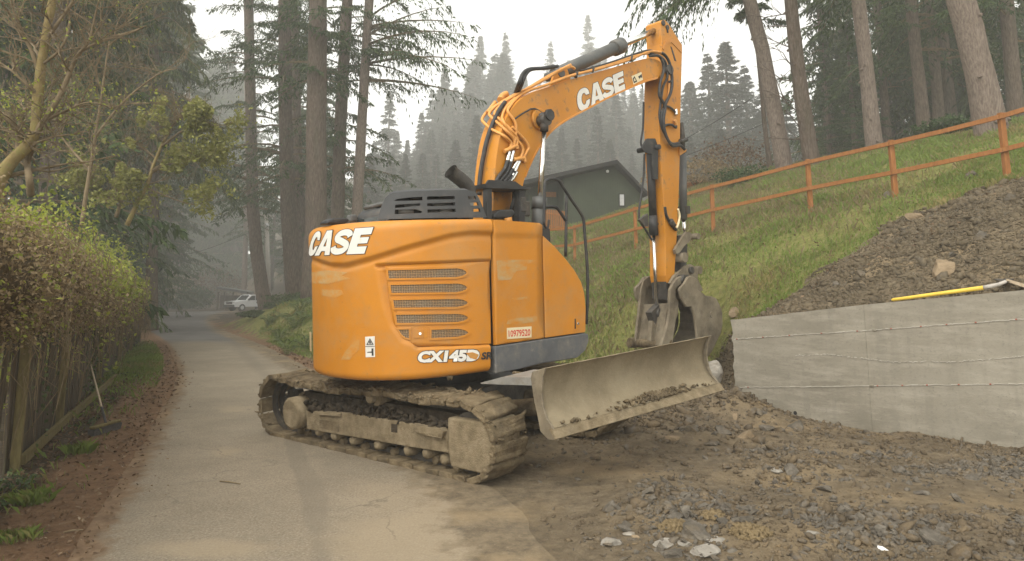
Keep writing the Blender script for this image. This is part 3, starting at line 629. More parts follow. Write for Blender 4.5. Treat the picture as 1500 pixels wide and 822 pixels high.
# ------------------------------------------------------------------ green house
ZH = 38.0
hb = at(870, 345, ZH)
house = thing('green_house', 'dark green board sided house with a low gable roof on the hill', 'house', (hb.x, hb.y, hb.z))
hd = Vector((math.cos(math.radians(8)), math.sin(math.radians(8)), 0)); hn = Vector((-hd.y, hd.x, 0))
def hp(px, py, o=0.0): return hit(px, py, hb + hn * o, hn)
b = B(hb)
g = [hp(826, 375), hp(941, 345), hp(941, 277), hp(904, 243), hp(826, 261)]
b.prism(g, hn * 8); b.done('wall', M['siding'], house)
b = B(hb); g = [hp(775, 375, 1.5), hp(826, 375, 1.5), hp(826, 263, 1.5), hp(775, 274, 1.5)]; b.prism(g, hn * 6.4); b.done('wall', M['siding'], house)
b = B(hb)
for x in np.arange(830, 940, 3.4):
    yt = np.interp(x, [826, 904, 941], [263, 246, 279]); p, q = hp(x, 350 if x > 830 else 370), hp(x, yt)
    b.box((p + q) / 2 - hn * 0.012, 0.04, 0.02, (q - p).length)
for x in np.arange(779, 825, 3.4):
    p, q = hp(x, 372, 1.5), hp(x, 275, 1.5); b.box((p + q) / 2 - hn * 0.012, 0.04, 0.02, (q - p).length)
tag(b.done('siding_batten', M['siding'], house), kind='stuff')
def slab_h(p, q, t, o0, o1, name, mm):
    b = B(hb); a0, a1 = hp(*p, o0), hp(*q, o0); v = hn * (o1 - o0); dz = Vector((0, 0, -t))
    b.hull8([a0 + dz, a1 + dz, a1 + dz + v, a0 + dz + v, a0, a1, a1 + v, a0 + v]); return b.done(name, mm, house)
slab_h((768, 264), (904, 234), 0.22, -0.7, 8.4, 'roof', M['roofing']); slab_h((904, 234), (949, 281), 0.22, -0.7, 8.4, 'roof', M['roofing'])
w = B(hb); a, c = hp(906.5, 302.5), hp(914.5, 284); cc = (a + c) / 2; sx, sz = abs((c - a).dot(hd)), c.z - a.z; Mh = Matrix((hd, hn, Vector((0, 0, 1)))).transposed()
w.box(cc - hn * 0.03, sx, 0.06, sz, Mh); wf = w.done('window_frame', M['trimdark'], house)
w = B(hb); w.box(cc - hn * 0.063, sx * 0.72, 0.02, sz * 0.86, Mh); w.done('pane', M['lamp'], wf)
w = B(hb); w.tube([hp(890, 251, -0.02), hp(890, 251, -0.18)], [0.05, 0.09], 8); w.done('porch_light', M['paintwhite'], house)
w = B(hb); w.box(hp(806, 285, 1.4), 0.7, 0.05, 0.3, Mh); w.done('wall_plaque', M['stainwood'], house)
# low brown shed roof seen right of the arm
sh = thing('low_shed', 'low brown roofed shed behind the orange rail fence', 'shed', at(1010, 285, 34))
b = B(sh.location); b.hull8([at(998, 278, 34), at(1034, 276, 34), at(1034, 276, 37), at(998, 278, 37), at(997, 269, 34), at(1035, 266, 34), at(1030, 262, 37), at(1000, 264, 37)]); b.done('roof', M['stainwood'], sh)
b = B(sh.location); b.hull8([at(1000, 300, 34.2), at(1032, 300, 34.2), at(1032, 300, 36.5), at(1000, 300, 36.5), at(1000, 278, 34.2), at(1032, 276, 34.2), at(1032, 276, 36.5), at(1000, 278, 36.5)]); b.done('wall', M['oldwood'], sh)

# ------------------------------------------------------------------ soil clods, gravel, rocks
def ico():
    bm = bmesh.new(); bmesh.ops.create_icosphere(bm, subdivisions=1, radius=1); V = np.array([v.co[:] for v in bm.verts]); Fa = np.array([[v.index for v in f.verts] for f in bm.faces]); bm.free(); return V, Fa
IV, IF = ico()
def scatter(P, R, mm, name, flat=0.75, embed=0.25, jit=0.3, seed=1):
    rg = np.random.default_rng(seed); n = len(P)
    Vs = np.repeat(IV[None], n, 0) * (1 + rg.normal(0, jit, (n, len(IV), 1)).clip(-0.55, 0.7))
    sc3 = R[:, None, None] * (1 + rg.normal(0, 0.28, (n, 1, 3)).clip(-0.5, 0.8)) * np.array([1, 1, flat])
    Vs = Vs * sc3; a = rg.random(n) * 6.283; ca_, sa = np.cos(a)[:, None], np.sin(a)[:, None]
    X = Vs[:, :, 0] * ca_ - Vs[:, :, 1] * sa; Y = Vs[:, :, 0] * sa + Vs[:, :, 1] * ca_
    tl = rg.normal(0, 0.35, (n, 1)); Z = Vs[:, :, 2] + X * tl
    W = np.stack([X, Y, Z], -1) + P[:, None, :] + np.array([0, 0, 1.0]) * (R * flat * (0.5 - embed))[:, None, None]
    Fs = (IF[None] + (np.arange(n) * len(IV))[:, None, None]).reshape(-1, 3)
    return link(name, mesh_np(name, W.reshape(-1, 3), Fs, mm, True))
def sample(n, x0, x1, y0, y1, keep, seed):
    rg = np.random.default_rng(seed); out = []; tot = 0
    while tot < n:
        x = rg.uniform(x0, x1, 40000); y = rg.uniform(y0, y1, 40000); k = rg.random(40000) < keep(x, y)
        out.append(np.stack([x[k], y[k]], 1)); tot += k.sum()
    xy = np.concatenate(out)[:n]; return np.c_[xy, height(xy[:, 0], xy[:, 1])]
def kpad(x, y):
    z = np.zeros_like(x); qx, qy = projv(x, y, z); d = -polydist(x, y, BL); rd = roadd(x, y)
    ok = (rd > 0.25) & (d < 0.0) & (qx < 1600) & (qy < 850) & (x > -1.2)
    pile = np.zeros_like(x)
    for c, r, h in MOUNDS: pile = np.maximum(pile, np.exp(-((x - c.x) ** 2 + (y - c.y) ** 2) / (1.3 * r) ** 2) * min(1, h * 5))
    fb = fbm(x, y, 0.9, 3)
    band = np.exp(-((qy - 690) / 26) ** 2) * (qx > 1080) * 0.5 + np.exp(-((d + 0.35) / 0.3) ** 2) * 0.7 * (x > 2) + (qy > 770) * (qx > 1000) * 0.5
    return ok * np.clip(0.03 + 0.5 * np.clip(fb * 2.6 - 0.15, 0, 1) + 0.8 * pile + band, 0, 1) * np.clip(6.5 / np.hypot(x, y), 0.15, 1.0) ** 1.2
P = sample(9000, -1.2, 10, 4.2, 13, kpad, 21); PILE = sum(np.exp(-((P[:, 0] - c.x) ** 2 + (P[:, 1] - c.y) ** 2) / (1.2 * r) ** 2) * min(1, h * 5) for c, r, h in MOUNDS).clip(0, 1)
DW = -polydist(P[:, 0], P[:, 1], BL); PILE = np.maximum(PILE, 0.8 * np.exp(-((DW + 0.15) / 0.25) ** 2) * (P[:, 0] > 3))
R = np.clip(np.random.default_rng(5).lognormal(-4.75, 0.55, len(P)), 0.005, 0.045) * (1 + 1.1 * PILE)
tag(scatter(P, R, M['clod'], 'rubble', seed=2), 'crumbled brown soil and small stones over the bare pad', 'rubble', kind='stuff')
def kgravel(x, y):
    z = np.zeros_like(x); qx, qy = projv(x, y, z); ok = (roadd(x, y) > 0.4) & (polydist(x, y, BL) > 0.1) & (qx < 1580) & (qy < 850)
    n_ = np.clip(fbm(x, y, 1.4, 3) * 3 + 0.45, 0, 1)
    return ok * n_ * np.clip(np.exp(-((qy - 694) / 20) ** 2) * np.clip((qx - 1040) / 120, 0, 1) * 0.7 + np.exp(-((qy - 800) / 28) ** 2) * np.clip((qx - 960) / 80, 0, 1) + np.exp(-((qx - 1010) / 110) ** 2 - ((qy - 772) / 32) ** 2) * 0.8 + 0.02, 0, 1)
P = sample(3200, -0.5, 9, 4.2, 11, kgravel, 61); R = np.clip(np.random.default_rng(62).lognormal(-4.25, 0.5, len(P)), 0.007, 0.045)
gv = scatter(P, R, M['rock'], 'gravel', seed=63, jit=0.26); gv.data.polygons.foreach_set('use_smooth', np.zeros(len(gv.data.polygons), bool)); tag(gv, 'dark angular gravel strewn in bands over the soil pad', 'gravel', kind='stuff')
def kslope(x, y):
    z = height(x, y); qx, qy = projv(x, y, z); d = -polydist(x, y, BL)
    return ((d > 0.22) & (qy > soil_line(qx) + fbm(x, y, 1.1, 3) * 26) & (qx > 1040) & (qx < 1620) & (y < 13.8)).astype(float)
P = sample(26000, 2, 14, 4.5, 14.2, kslope, 22); R = np.clip(np.random.default_rng(6).lognormal(-4.6, 0.62, len(P)), 0.006, 0.075)
tag(scatter(P, R, M['clodslope'], 'rubble', seed=3, flat=0.8), 'dark clods of dug soil heaped behind the concrete wall', 'rubble', kind='stuff')

def rock_mesh(seed, mm, sub=2):
    bm = bmesh.new(); bmesh.ops.create_icosphere(bm, subdivisions=sub, radius=1); rg = random.Random(seed)
    planes = [(Vector((rg.gauss(0, 1), rg.gauss(0, 1), rg.gauss(0, 1))).normalized(), rg.uniform(0.38, 0.75)) for _ in range(11)]
    for v in bm.verts:
        for n_, d_ in planes:
            k = v.co.dot(n_) - d_
            if k > 0: v.co -= n_ * k
        v.co += mnoise.noise_vector(v.co * 2.3 + Vector((seed, 0, 0))) * 0.10
    me = bpy.data.meshes.new('rock'); bm.to_mesh(me); bm.free(); me.materials.append(M[mm]); return me
RM = {k: [rock_mesh(i * 7 + j, k, 2) for i in range(4)] for j, k in enumerate(('rock', 'rockpale', 'rocktan'))}
BIGR = {k: rock_mesh(90 + j, k, 3) for j, k in enumerate(('rock', 'rockpale', 'rocktan'))}
ROCKS = [  # photo column, row of the foot, width in photo pixels, height ratio, kind, label
    (897, 752, 34, 0.62, 'rock', 'rounded grey rock leftmost in the rubble row on the pad'), (924, 753, 22, 0.8, 'rock', 'smaller grey rock touching the leftmost rounded rock'),
    (964, 768, 20, 0.75, 'rock', 'small round grey stone left of the big dark rock'), (988, 766, 32, 0.6, 'rock', 'squat grey rock just behind the big dark rock'),
    (1022, 790, 50, 0.62, 'rock', 'biggest dark grey rock in the rubble at bottom centre'), (1003, 795, 24, 0.6, 'rock', 'small dark rock leaning on the big dark rock'),
    (1058, 770, 30, 0.55, 'rock', 'brown grey rock right of the big dark rock'), (1088, 772, 46, 0.5, 'rock', 'low wide grey rock under the orange sand'),
    (1098, 754, 30, 0.45, 'rock', 'flat grey rock behind the low wide rock'), (1003, 748, 32, 0.45, 'rock', 'half buried bluish rock behind the rubble row'),
    (1160, 697, 26, 0.95, 'rock', 'upright dark pointed rock in the middle of the pad'), (1138, 694, 22, 0.6, 'rockpale', 'pale stone beside the upright pointed rock'),
    (1123, 690, 20, 0.55, 'rock', 'small brown stone left of the pale middle stone'), (1168, 709, 22, 0.6, 'rock', 'small grey stone in front of the upright pointed rock'),
    (1209, 722, 26, 0.55, 'rock', 'grey stone on bare soil right of the pointed rock'), (1100, 702, 18, 0.6, 'rocktan', 'tan pebble left of the pointed rock group'),
    (1194, 789, 24, 0.5, 'rockpale', 'pale flat stone alone near the bottom gravel'), (1372, 800, 42, 0.6, 'rock', 'large dark rock in gravel near the bottom right'),
    (1340, 788, 24, 0.6, 'rock', 'dark angular stone left of the large bottom right rock'), (1405, 808, 26, 0.6, 'rock', 'dark stone right of the large bottom right rock'),
    (900, 804, 36, 0.5, 'rockpale', 'pale lichen grey rock at the pad edge by the road'), (884, 800, 22, 0.4, 'rockpale', 'thin pale slab left of the pale road edge rock'),
    (932, 793, 15, 0.7, 'rocktan', 'small tan yellow pebble by the pale road edge rock'), (922, 786, 18, 0.5, 'rockpale', 'small pale chip behind the tan yellow pebble'),
    (970, 803, 38, 0.35, 'rockpale', 'broken pale slab at the left of the white rubble'), (1002, 802, 34, 0.35, 'rockpale', 'bright broken slab in the middle of the white rubble'),
    (1046, 801, 42, 0.4, 'rockpale', 'long pale slab at the right of the white rubble'), (1030, 815, 46, 0.4, 'rockpale', 'pale slab at the front of the white rubble'),
    (985, 818, 40, 0.4, 'rock', 'grey slab in front of the white rubble'), (1073, 815, 30, 0.4, 'rock', 'grey chip right of the front pale slab'), (950, 816, 26, 0.4, 'rock', 'dark chip at the left front of the white rubble'),
    (1010, 634, 40, 0.42, 'rock', 'flat brown rock low on the mound by the dozer blade'), (1060, 638, 32, 0.55, 'rock', 'grey rock on the mound between blade and wall'),
    (1094, 644, 34, 0.5, 'rocktan', 'tan rock at the foot of the mound near the wall'), (1113, 612, 28, 0.8, 'rock', 'dark rock on the mound touching the concrete wall'),
    (1126, 634, 26, 0.6, 'rock', 'grey stone at the foot of the wall left corner'), (1168, 632, 26, 0.7, 'rock', 'dark stone against the wall foot'), (1078, 618, 26, 0.6, 'rocktan', 'tan clod on the crown of the mound'),
    (985, 648, 26, 0.5, 'rocktan', 'tan stone left at the foot of the mound'), (1040, 655, 22, 0.5, 'rock', 'small grey stone in front of the mound'),
    (1232, 692, 24, 0.5, 'rock', 'grey stone in the dark gravel band under the wall'), (1428, 706, 34, 0.35, 'rock', 'flat bluish rock in the soil at far right'),
    (1270, 655, 20, 0.6, 'rock', 'small dark stone at the wall foot under the joint'), (1350, 728, 22, 0.5, 'rock', 'grey stone on the bare soil below the wall'),
    (1039, 566, 50, 1.3, 'rockpale', 'big white broken rock between the blade and the wall'),
]
for i, (px, py, wpxl, hr, kd, lab) in enumerate(ROCKS):
    p = march(px, py - 2, 3.0)
    if p is None: continue
    r = wpxl / F * (p - CAM).length / 2 * 0.92
    o = link('rock', BIGR[kd] if wpxl > 36 else RM[kd][i % 4]); o.location = p + Vector((0, 0.3 * r, r * hr * 0.30)); o.scale = (r * 1.15, r * 0.95, r * hr * 1.1)
    o.rotation_euler = (0, 0, (i * 2.4) % 6.28) if hr > 0.5 else (0, 0, (i * 0.7) % 0.6 - 0.3)
    tag(o, lab, 'rock', 'rocks lying on the bare soil')
SR = [(1387, 404, 48, 0.5, 'rocktan', 'big tan flat stone high on the soil heap'), (1262, 407, 18, 0.9, 'rock', 'blue grey stone on the left of the soil heap'), (1080, 462, 26, 0.6, 'rocktan', 'tan stone in the grass by the wall corner'),
      (1300, 292, 20, 0.6, 'rock', 'dark clod at the top left edge of the soil heap'), (1424, 262, 26, 0.5, 'rock', 'grey stone under the fence post on the heap'), (1342, 322, 26, 0.5, 'rocktan', 'brown stone on the upper slope of the heap'), (1398, 378, 22, 0.5, 'rock', 'grey stone above the big tan stone'),
      (1440, 352, 24, 0.6, 'rock', 'dark stone on the right slope of the heap'), (1226, 420, 16, 0.7, 'rock', 'small dark stone low on the soil heap')]
for i, (px, py, wpxl, hr, kd, lab) in enumerate(SR):
    p = march(px, py - 1, 8.0)
    if p is None: continue
    r = wpxl / F * (p - CAM).length / 2
    o = link('rock', BIGR[kd] if wpxl > 36 else RM[kd][(i + 1) % 4]); o.location = p + Vector((0, 0.2 * r, r * 0.2)); o.scale = (r * 1.15, r * 0.95, r * hr * 1.25); o.rotation_euler = (0.3, 0, i * 1.3)
    tag(o, lab, 'rock', 'stones on the soil heap')
# orange sand patches are low heaps of their own
for (px, py, wx, lab) in ((1100, 786, 52, 'crumbly orange sand heap among the rubble'), (985, 778, 36, 'small orange sand patch left of the big dark rock'), (1045, 757, 28, 'orange sand heap behind the big dark rock')):
    p = march(px, py, 3.0); r = wx / F * (p - CAM).length / 2
    rg = np.random.default_rng(px); n = 420; a = rg.random(n) * 6.283; q = np.sqrt(rg.random(n)); X = p.x + np.cos(a) * q * r; Y = p.y + np.sin(a) * q * r * 0.8
    PP = np.stack([X, Y, height(X, Y) + 0.05 * (1 - q) * r / 0.15], 1)
    if 'sand' not in M: M['sand'] = simple('orange_sand', [(0.3, (0.15, 0.112, 0.062)), (0.7, (0.215, 0.162, 0.09))], 14, 8, 1.0, bmp=0.6, bscale=80, spec=0.1)
    tag(scatter(PP, rg.uniform(0.005, 0.02, n), M['sand'], 'sand_heap', flat=0.7, seed=px), lab, 'sand heap', kind='stuff')
# scrap of paper
p = march(1293, 811, 3.0); b = B(p); rr = 0.036
pts = [p + Vector((-rr, -.01, .012)), p + Vector((0.6 * rr, -0.03, .006)), p + Vector((1.1 * rr, -.012, .02)), p + Vector((.5 * rr, .03, .034)), p + Vector((-.5 * rr, .025, .04))]
b.prism(pts, (0, 0.002, 0.002)); o = b.done('paper_scrap', M['paper']); o.location = p; tag(o, 'torn white paper scrap on the gravel at bottom right', 'paper')
# sticks lying on the lane and verge
for (x0, y0, x1, y1, lab) in ((322, 705, 352, 709, 'dark thin stick lying across the lane'), (93, 780, 122, 776, 'short dark stick on the needle strewn verge')):
    a, c = gz(x0, y0, 0.012), gz(x1, y1, 0.012); b = B(a); b.tube([a, a.lerp(c, .4) + Vector((0, .01, .004)), c], [0.006, 0.008, 0.004], 6); o = b.done('stick', M['twig']); o.location = a; tag(o, lab, 'stick')
# ------------------------------------------------------------------ excavator
TAU = math.radians(4.0)
TA = gz(700, 712)                                            # foot of the near track's front end, outer edge
th = math.radians(-40.5)
TD = Vector((math.cos(th), math.sin(th), 0))                 # along the tracks, towards the blade
NN = Vector((-TD.y, TD.x, 0)) * math.cos(TAU) + Vector((0, 0, math.sin(TAU)))   # across the tracks, away from the camera
UPM = TD.cross(NN)
C0 = TA - TD * 1.75 + NN * 1.22
ang = math.radians(42)
U = Vector((math.cos(ang), math.sin(ang), 0)); U = (U - UPM * U.dot(UPM)).normalized()   # upper structure's forward
RR_ = U.cross(UPM)                                           # its right hand side
EXO = Vector((C0.x, C0.y, 0))
ex = thing('excavator', 'orange tracked excavator with a dozer blade and a raised boom parked on the lane', 'excavator', EXO)
def W(s, q, z): return C0 + U * s + RR_ * q + UPM * z
def Lc(p): d = Vector(p) - C0; return (d.dot(U), d.dot(RR_), d.dot(UPM))
def onq(px, py, q): return hit(px, py, C0 + RR_ * q, RR_)
MU = Matrix((U, RR_, UPM)).transposed()
def part(b, name, mm, parent=None, smooth=None):
    return b.done(name, M[mm] if isinstance(mm, str) else mm, parent or ex, smooth)
def EB(): return B(EXO)

# plan outline of the upper structure, from the left front round the tail to the right front: (s, q)
HALF = [(-1.53, 0.0), (-1.50, 0.30), (-1.41, 0.58), (-1.22, 0.86), (-0.95, 1.07), (-0.6, 1.2), (-0.25, 1.265), (0.2, 1.27), (1.45, 1.27)]
PLAN = [(-s * 0 + s, -q) for s, q in reversed(HALF[1:])] + HALF
PL = [(v.x, v.y) for v in catmull([Vector((s, q, 0)) for s, q in PLAN], 10)]
PLN = []
for i in range(len(PL)):
    a, b = PL[max(i - 1, 0)], PL[min(i + 1, len(PL) - 1)]; tx, ty = b[0] - a[0], b[1] - a[1]; L = math.hypot(tx, ty); PLN.append((ty / L * -1 * -1, -tx / L * -1 * -1))
# outward normal check
k0 = len(PL) // 2
sgn = 1 if (PLN[k0][0] * PL[k0][0] + PLN[k0][1] * PL[k0][1]) > 0 else -1
PLN = [(a * sgn, b * sgn) for a, b in PLN]
oc = Lc(CAM)
def onbody(px, py, off=0.0):
    """pixel -> point on the housing's curved skin"""
    d = ray(px, py); ds, dq, dz = d.dot(U), d.dot(RR_), d.dot(UPM); best = None
    for i in range(len(PL) - 1):
        ax, ay = PL[i]; bx, by = PL[i + 1]; ex_, ey = bx - ax, by - ay
        den = ds * ey - dq * ex_
        if abs(den) < 1e-9: continue
        t = ((ax - oc[0]) * ey - (ay - oc[1]) * ex_) / den
        v = ((ax - oc[0]) * dq - (ay - oc[1]) * ds) / den
        if -0.02 <= v <= 1.02 and t > 0 and (best is None or t < best[0]): best = (t, i, v)
    if best is None:
        return None
    t, i, v = best; n = [PLN[i][k] * (1 - v) + PLN[i + 1][k] * v for k in (0, 1)]
    return CAM + d * t + (U * n[0] + RR_ * n[1]) * off

def signed(poly, x, y):
    """distance to a closed polygon in photo pixels, positive inside"""
    ins = False; best = 1e9; n = len(poly)
    for i in range(n):
        x0, y0 = poly[i]; x1, y1 = poly[(i + 1) % n]; dx, dy = x1 - x0, y1 - y0
        t = max(0, min(1, ((x - x0) * dx + (y - y0) * dy) / (dx * dx + dy * dy))); best = min(best, math.hypot(x - x0 - t * dx, y - y0 - t * dy))
        if (y0 > y) != (y1 > y) and x < (x1 - x0) * (y - y0) / (y1 - y0) + x0: ins = not ins
    return best if ins else -best

def slab(polys, mapf, off, thick, name, mm, parent=None, cutx=8.0, cuty=None, bev=0.0):
    """a plate whose outline (first polygon, then holes) is given in photo pixels and laid on a surface of the machine"""
    loops = [[Vector((x, y, 0)) for x, y in p] for p in polys]
    flat = [v for l in loops for v in l]; bm = bmesh.new(); vs = [bm.verts.new(v) for v in flat]
    if len(loops) > 2:
        k_ = 0; eds = []
        for l in loops:
            for i in range(len(l)): eds.append(bm.edges.new((vs[k_ + i], vs[k_ + (i + 1) % len(l)])))
            k_ += len(l)
        bmesh.ops.triangle_fill(bm, use_beauty=True, use_dissolve=False, edges=eds, normal=(0, 0, 1))
    else:
        for t in tessellate_polygon(loops):
            try: bm.faces.new([vs[i] for i in t])
            except ValueError: pass
    bmesh.ops.remove_doubles(bm, verts=bm.verts, dist=1e-4)
    xs = [v.x for v in flat]; ys = [v.y for v in flat]
    if cutx:
        for x in np.arange(math.ceil(min(xs) / cutx) * cutx, max(xs), cutx):
            bmesh.ops.bisect_plane(bm, geom=bm.verts[:] + bm.edges[:] + bm.faces[:], plane_co=(x + 0.013, 0, 0), plane_no=(1, 0, 0), dist=1e-5)
    if cuty:
        for y in np.arange(math.ceil(min(ys) / cuty) * cuty, max(ys), cuty):
            bmesh.ops.bisect_plane(bm, geom=bm.verts[:] + bm.edges[:] + bm.faces[:], plane_co=(0, y + 0.013, 0), plane_no=(0, 1, 0), dist=1e-5)
    bm.verts.ensure_lookup_table(); n = len(bm.verts); bm.verts.index_update()
    P2 = [(v.co.x, v.co.y) for v in bm.verts]
    out = bmesh.new(); A = []; Bk = []
    for x, y in P2:
        o = off(x, y) if callable(off) else off
        a = mapf(x, y, o); c = mapf(x, y, o - thick)
        if a is None: a = c = CAM + ray(x, y) * 8
        A.append(out.verts.new(a - EXO)); Bk.append(out.verts.new(c - EXO))
    for f in bm.faces:
        ii = [v.index for v in f.verts]
        try:
            fa = out.faces.new([A[i] for i in ii]); fa.smooth = callable(off); out.faces.new([Bk[i] for i in reversed(ii)])
        except ValueError: pass
    for e in bm.edges:
        if len(e.link_faces) == 1:
            i, j = e.verts[0].index, e.verts[1].index
            try: out.faces.new([A[i], A[j], Bk[j], Bk[i]])
            except ValueError: pass
    bm.free(); bmesh.ops.recalc_face_normals(out, faces=out.faces)
    if bev:
        ed = [e for e in out.edges if len(e.link_faces) == 2 and e.calc_face_angle(0) > math.radians(60)]
        bmesh.ops.bevel(out, geom=ed, offset=bev, segments=2, affect='EDGES', profile=0.5, clamp_overlap=True)
    me = bpy.data.meshes.new(name); out.to_mesh(me); out.free()
    return link(name, me, M[mm] if isinstance(mm, str) else mm, parent or ex)
def grow(poly, d):
    """polygon pushed outwards by d"""
    n = len(poly); ar = sum(poly[i][0] * poly[(i + 1) % n][1] - poly[(i + 1) % n][0] * poly[i][1] for i in range(n)); s = 1 if ar > 0 else -1; out = []
    for i in range(n):
        x0, y0 = poly[i - 1]; x1, y1 = poly[i]; x2, y2 = poly[(i + 1) % n]
        def nrm(ax, ay, bx, by): L = math.hypot(bx - ax, by - ay) or 1; return ((by - ay) / L * s, -(bx - ax) / L * s)
        n1, n2 = nrm(x0, y0, x1, y1), nrm(x1, y1, x2, y2); mx, my = n1[0] + n2[0], n1[1] + n2[1]; L = math.hypot(mx, my) or 1
        k = d / max(0.45, (mx * n1[0] + my * n1[1]) / L); out.append((x1 + mx / L * k, y1 + my / L * k))
    return out

# ---- housing (counterweight, upper band, skirt): one curved skin with relief
RIDGE = [(440, 369), (452, 373), (470, 381), (488, 386.5), (508, 387), (545, 377), (600, 360), (660, 343.5), (690, 339.5), (730, 341)]
DOORZ = [(549, 387.5), (719.6, 381), (723, 506), (612, 510.5), (588, 503), (570, 478), (560, 448), (553, 412)]
def relief(px, py):
    yr = np.interp(px, [p[0] for p in RIDGE], [p[1] for p in RIDGE]); o = 0.028 * float(sm(np.array((yr - py + 3) / 5.0)))
    o -= 0.012 * math.exp(-((py - yr - 6) / 3.5) ** 2)
    s = signed(DOORZ, px, py)
    soft = 15.0 if px < 575 + max(0, (py - 470)) * 0.9 and py > 392 else 3.0
    o -= 0.045 * float(sm(np.array((s + 1) / soft)))
    return o
ZB, ZT = 0.90, 2.575
SEAM = next(i for i in range(k0, len(PL)) if PL[i][0] > -0.262)
SK = PL[:SEAM + 1]; SN = PLN[:SEAM + 1]
# resample finely on the visible right half
def resample(P, N, st):
    out = [P[0]]; on = [N[0]]
    for i in range(1, len(P)):
        a, b = P[i - 1], P[i]; L = math.hypot(b[0] - a[0], b[1] - a[1]); n = max(1, int(math.ceil(L / st)))
        for k in range(1, n + 1):
            t = k / n; out.append((a[0] + (b[0] - a[0]) * t, a[1] + (b[1] - a[1]) * t)); on.append((N[i - 1][0] + (N[i][0] - N[i - 1][0]) * t, N[i - 1][1] + (N[i][1] - N[i - 1][1]) * t))
    return out, on
SKf, SNf = resample(SK, SN, 0.02)
zl = [0.0, 0.012, 0.03, 0.055] + list(np.arange(0.08, ZT - ZB - 0.10, 0.0185)) + [ZT - ZB - 0.09, ZT - ZB - 0.07, ZT - ZB - 0.05, ZT - ZB - 0.03, ZT - ZB - 0.014, ZT - ZB - 0.004, ZT - ZB]
V = []; nzl = len(zl)
for (s, q), (ns, nq) in zip(SKf, SNf):
    tail = max(0.0, min(1.0, (-s - 0.75) / 0.7)); vis = q > -0.75
    for z in zl:
        ins = 0.0; zz = ZB + z
        if z < 0.07: ins = 0.075 * (1 - math.sin(math.acos(1 - z / 0.07))) if z < 0.07 else 0
        top = ZT - ZB - z; rt = 0.075 + 0.045 * tail
        if top < rt: ins = max(ins, rt * 0.9 * (1 - math.sqrt(max(0, 1 - (1 - top / rt) ** 2))))
        zz += 0.012 * tail * max(0, (z - 1.2) / 0.46)
        if q > 0 and s > -0.6: s_ = s + (718.4 - proj(W(-0.25, 1.265, zz))[0]) / 91.0 * (s + 0.6) / 0.35
        else: s_ = s
        bulge = 0.0
        p = W(s_ + ns * (bulge - ins), q + nq * (bulge - ins), zz)
        if vis:
            px, py = proj(p); o = relief(px, py); p = p + (U * ns + RR_ * nq) * o
        V.append(p - EXO)
    
N = len(SKf); nv = len(V)
Fq = [(i * nzl + j, (i + 1) * nzl + j, (i + 1) * nzl + j + 1, i * nzl + j + 1) for i in range(N - 1) for j in range(nzl - 1)]
bm = bmesh.new(); vs = [bm.verts.new(v) for v in V]
for f in Fq: g_ = bm.faces.new([vs[i] for i in f]); g_.smooth = True
for j in (0, nzl - 1):
    c = bm.verts.new(W(-0.3, 0, ZB if j == 0 else ZT) - EXO)
    for i in range(N - 1): bm.faces.new([vs[i * nzl + j], vs[(i + 1) * nzl + j], c])
bmesh.ops.recalc_face_normals(bm, faces=bm.faces)
me = bpy.data.meshes.new('engine_housing'); bm.to_mesh(me); bm.free(); housing = link('engine_housing', me, M['orange'], ex)
# dark core that closes the machine behind its skins
b = EB(); b.box(W(0.3, 0, 1.72), 1.15, 2.36, 1.5, MU); part(b, 'chassis', 'black')
b = EB(); b.box(W(0.35, 0.72, 2.48), 0.62, 1.0, 0.05, MU); part(b, 'deck_plate', 'black')

# ---- side panel, tool box, grey belt
def pan_rel(px, py): return 0.018 * float(sm(np.array((346.5 - py) / 4.0))) + 0.003
sidep = slab([[(721, 323), (726, 322.5), (788, 327), (792.6, 330), (796.8, 495.5), (726, 505.6)]], onbody, pan_rel, 0.05, 'side_door', 'orange', cutx=14, cuty=4.0)
TB = [(795.2, 345), (812, 361), (829, 380), (842, 397), (851, 413), (856, 430), (858, 452), (857.5, 485), (856.5, 487), (799, 495)]
b = EB(); b.prism([onbody(x, y, 0.004) for x, y in TB], -RR_ * 0.62); b.bevel(0.035, 4, 50); tb = part(b, 'tool_box', 'orange')
b = EB(); BLT = [(724.8, 507.5), (799, 496.5), (857.5, 488.3), (861, 490), (861.5, 500), (857, 513), (845, 524), (826, 527.5), (790, 533), (760, 541), (725.5, 547.5)]
b.prism([onbody(x, y, 0.012) for x, y in BLT], -RR_ * 0.5); b.bevel(0.012, 2, 50); part(b, 'skirt_guard', 'belt')
lk = slab([[(840.5, 466), (850, 464.5), (850, 482), (840.5, 483.5)]], onbody, 0.008, 0.01, 'latch_plate', 'orange', tb)
slab([[(842, 468), (848.5, 467), (848.5, 480), (842, 481.2)]], onbody, 0.0095, 0.004, 'latch_recess', 'orange_worn', tb)
b = EB(); p = onbody(845.5, 474, 0.008); b.cyl(p, p + RR_ * 0.012, 0.016, 10); part(b, 'latch_knob', 'chrome', tb)
slab([[(841, 467), (842.6, 466.8), (842.6, 481.5), (841, 481.8)]], onbody, 0.012, 0.006, 'latch_edge', 'black', tb)

# ---- engine door with mesh grilles
door = slab([[(563.5, 389.3), (718.2, 383.2), (721.4, 503.5), (700, 504.8), (613, 508), (594, 500.5), (577, 477), (571, 450), (566, 418)]], onbody, lambda x, y: -0.022, 0.03, 'engine_door', 'orange', cutx=6, cuty=40)
def gr(y0l, y1l, y0r, y1r, xl0, xl1, xr):
    tip = [(xr - 14, y0r), (xr - 6, y0r + 1.6), (xr - 1.5, y0r + 4), (xr, (y0r + y1r) / 2), (xr - 1.8, y1r - 4), (xr - 7, y1r - 1.8), (xr - 16, y1r)]
    return [(xl0, y0l)] + tip + [(xl1, y1l)]
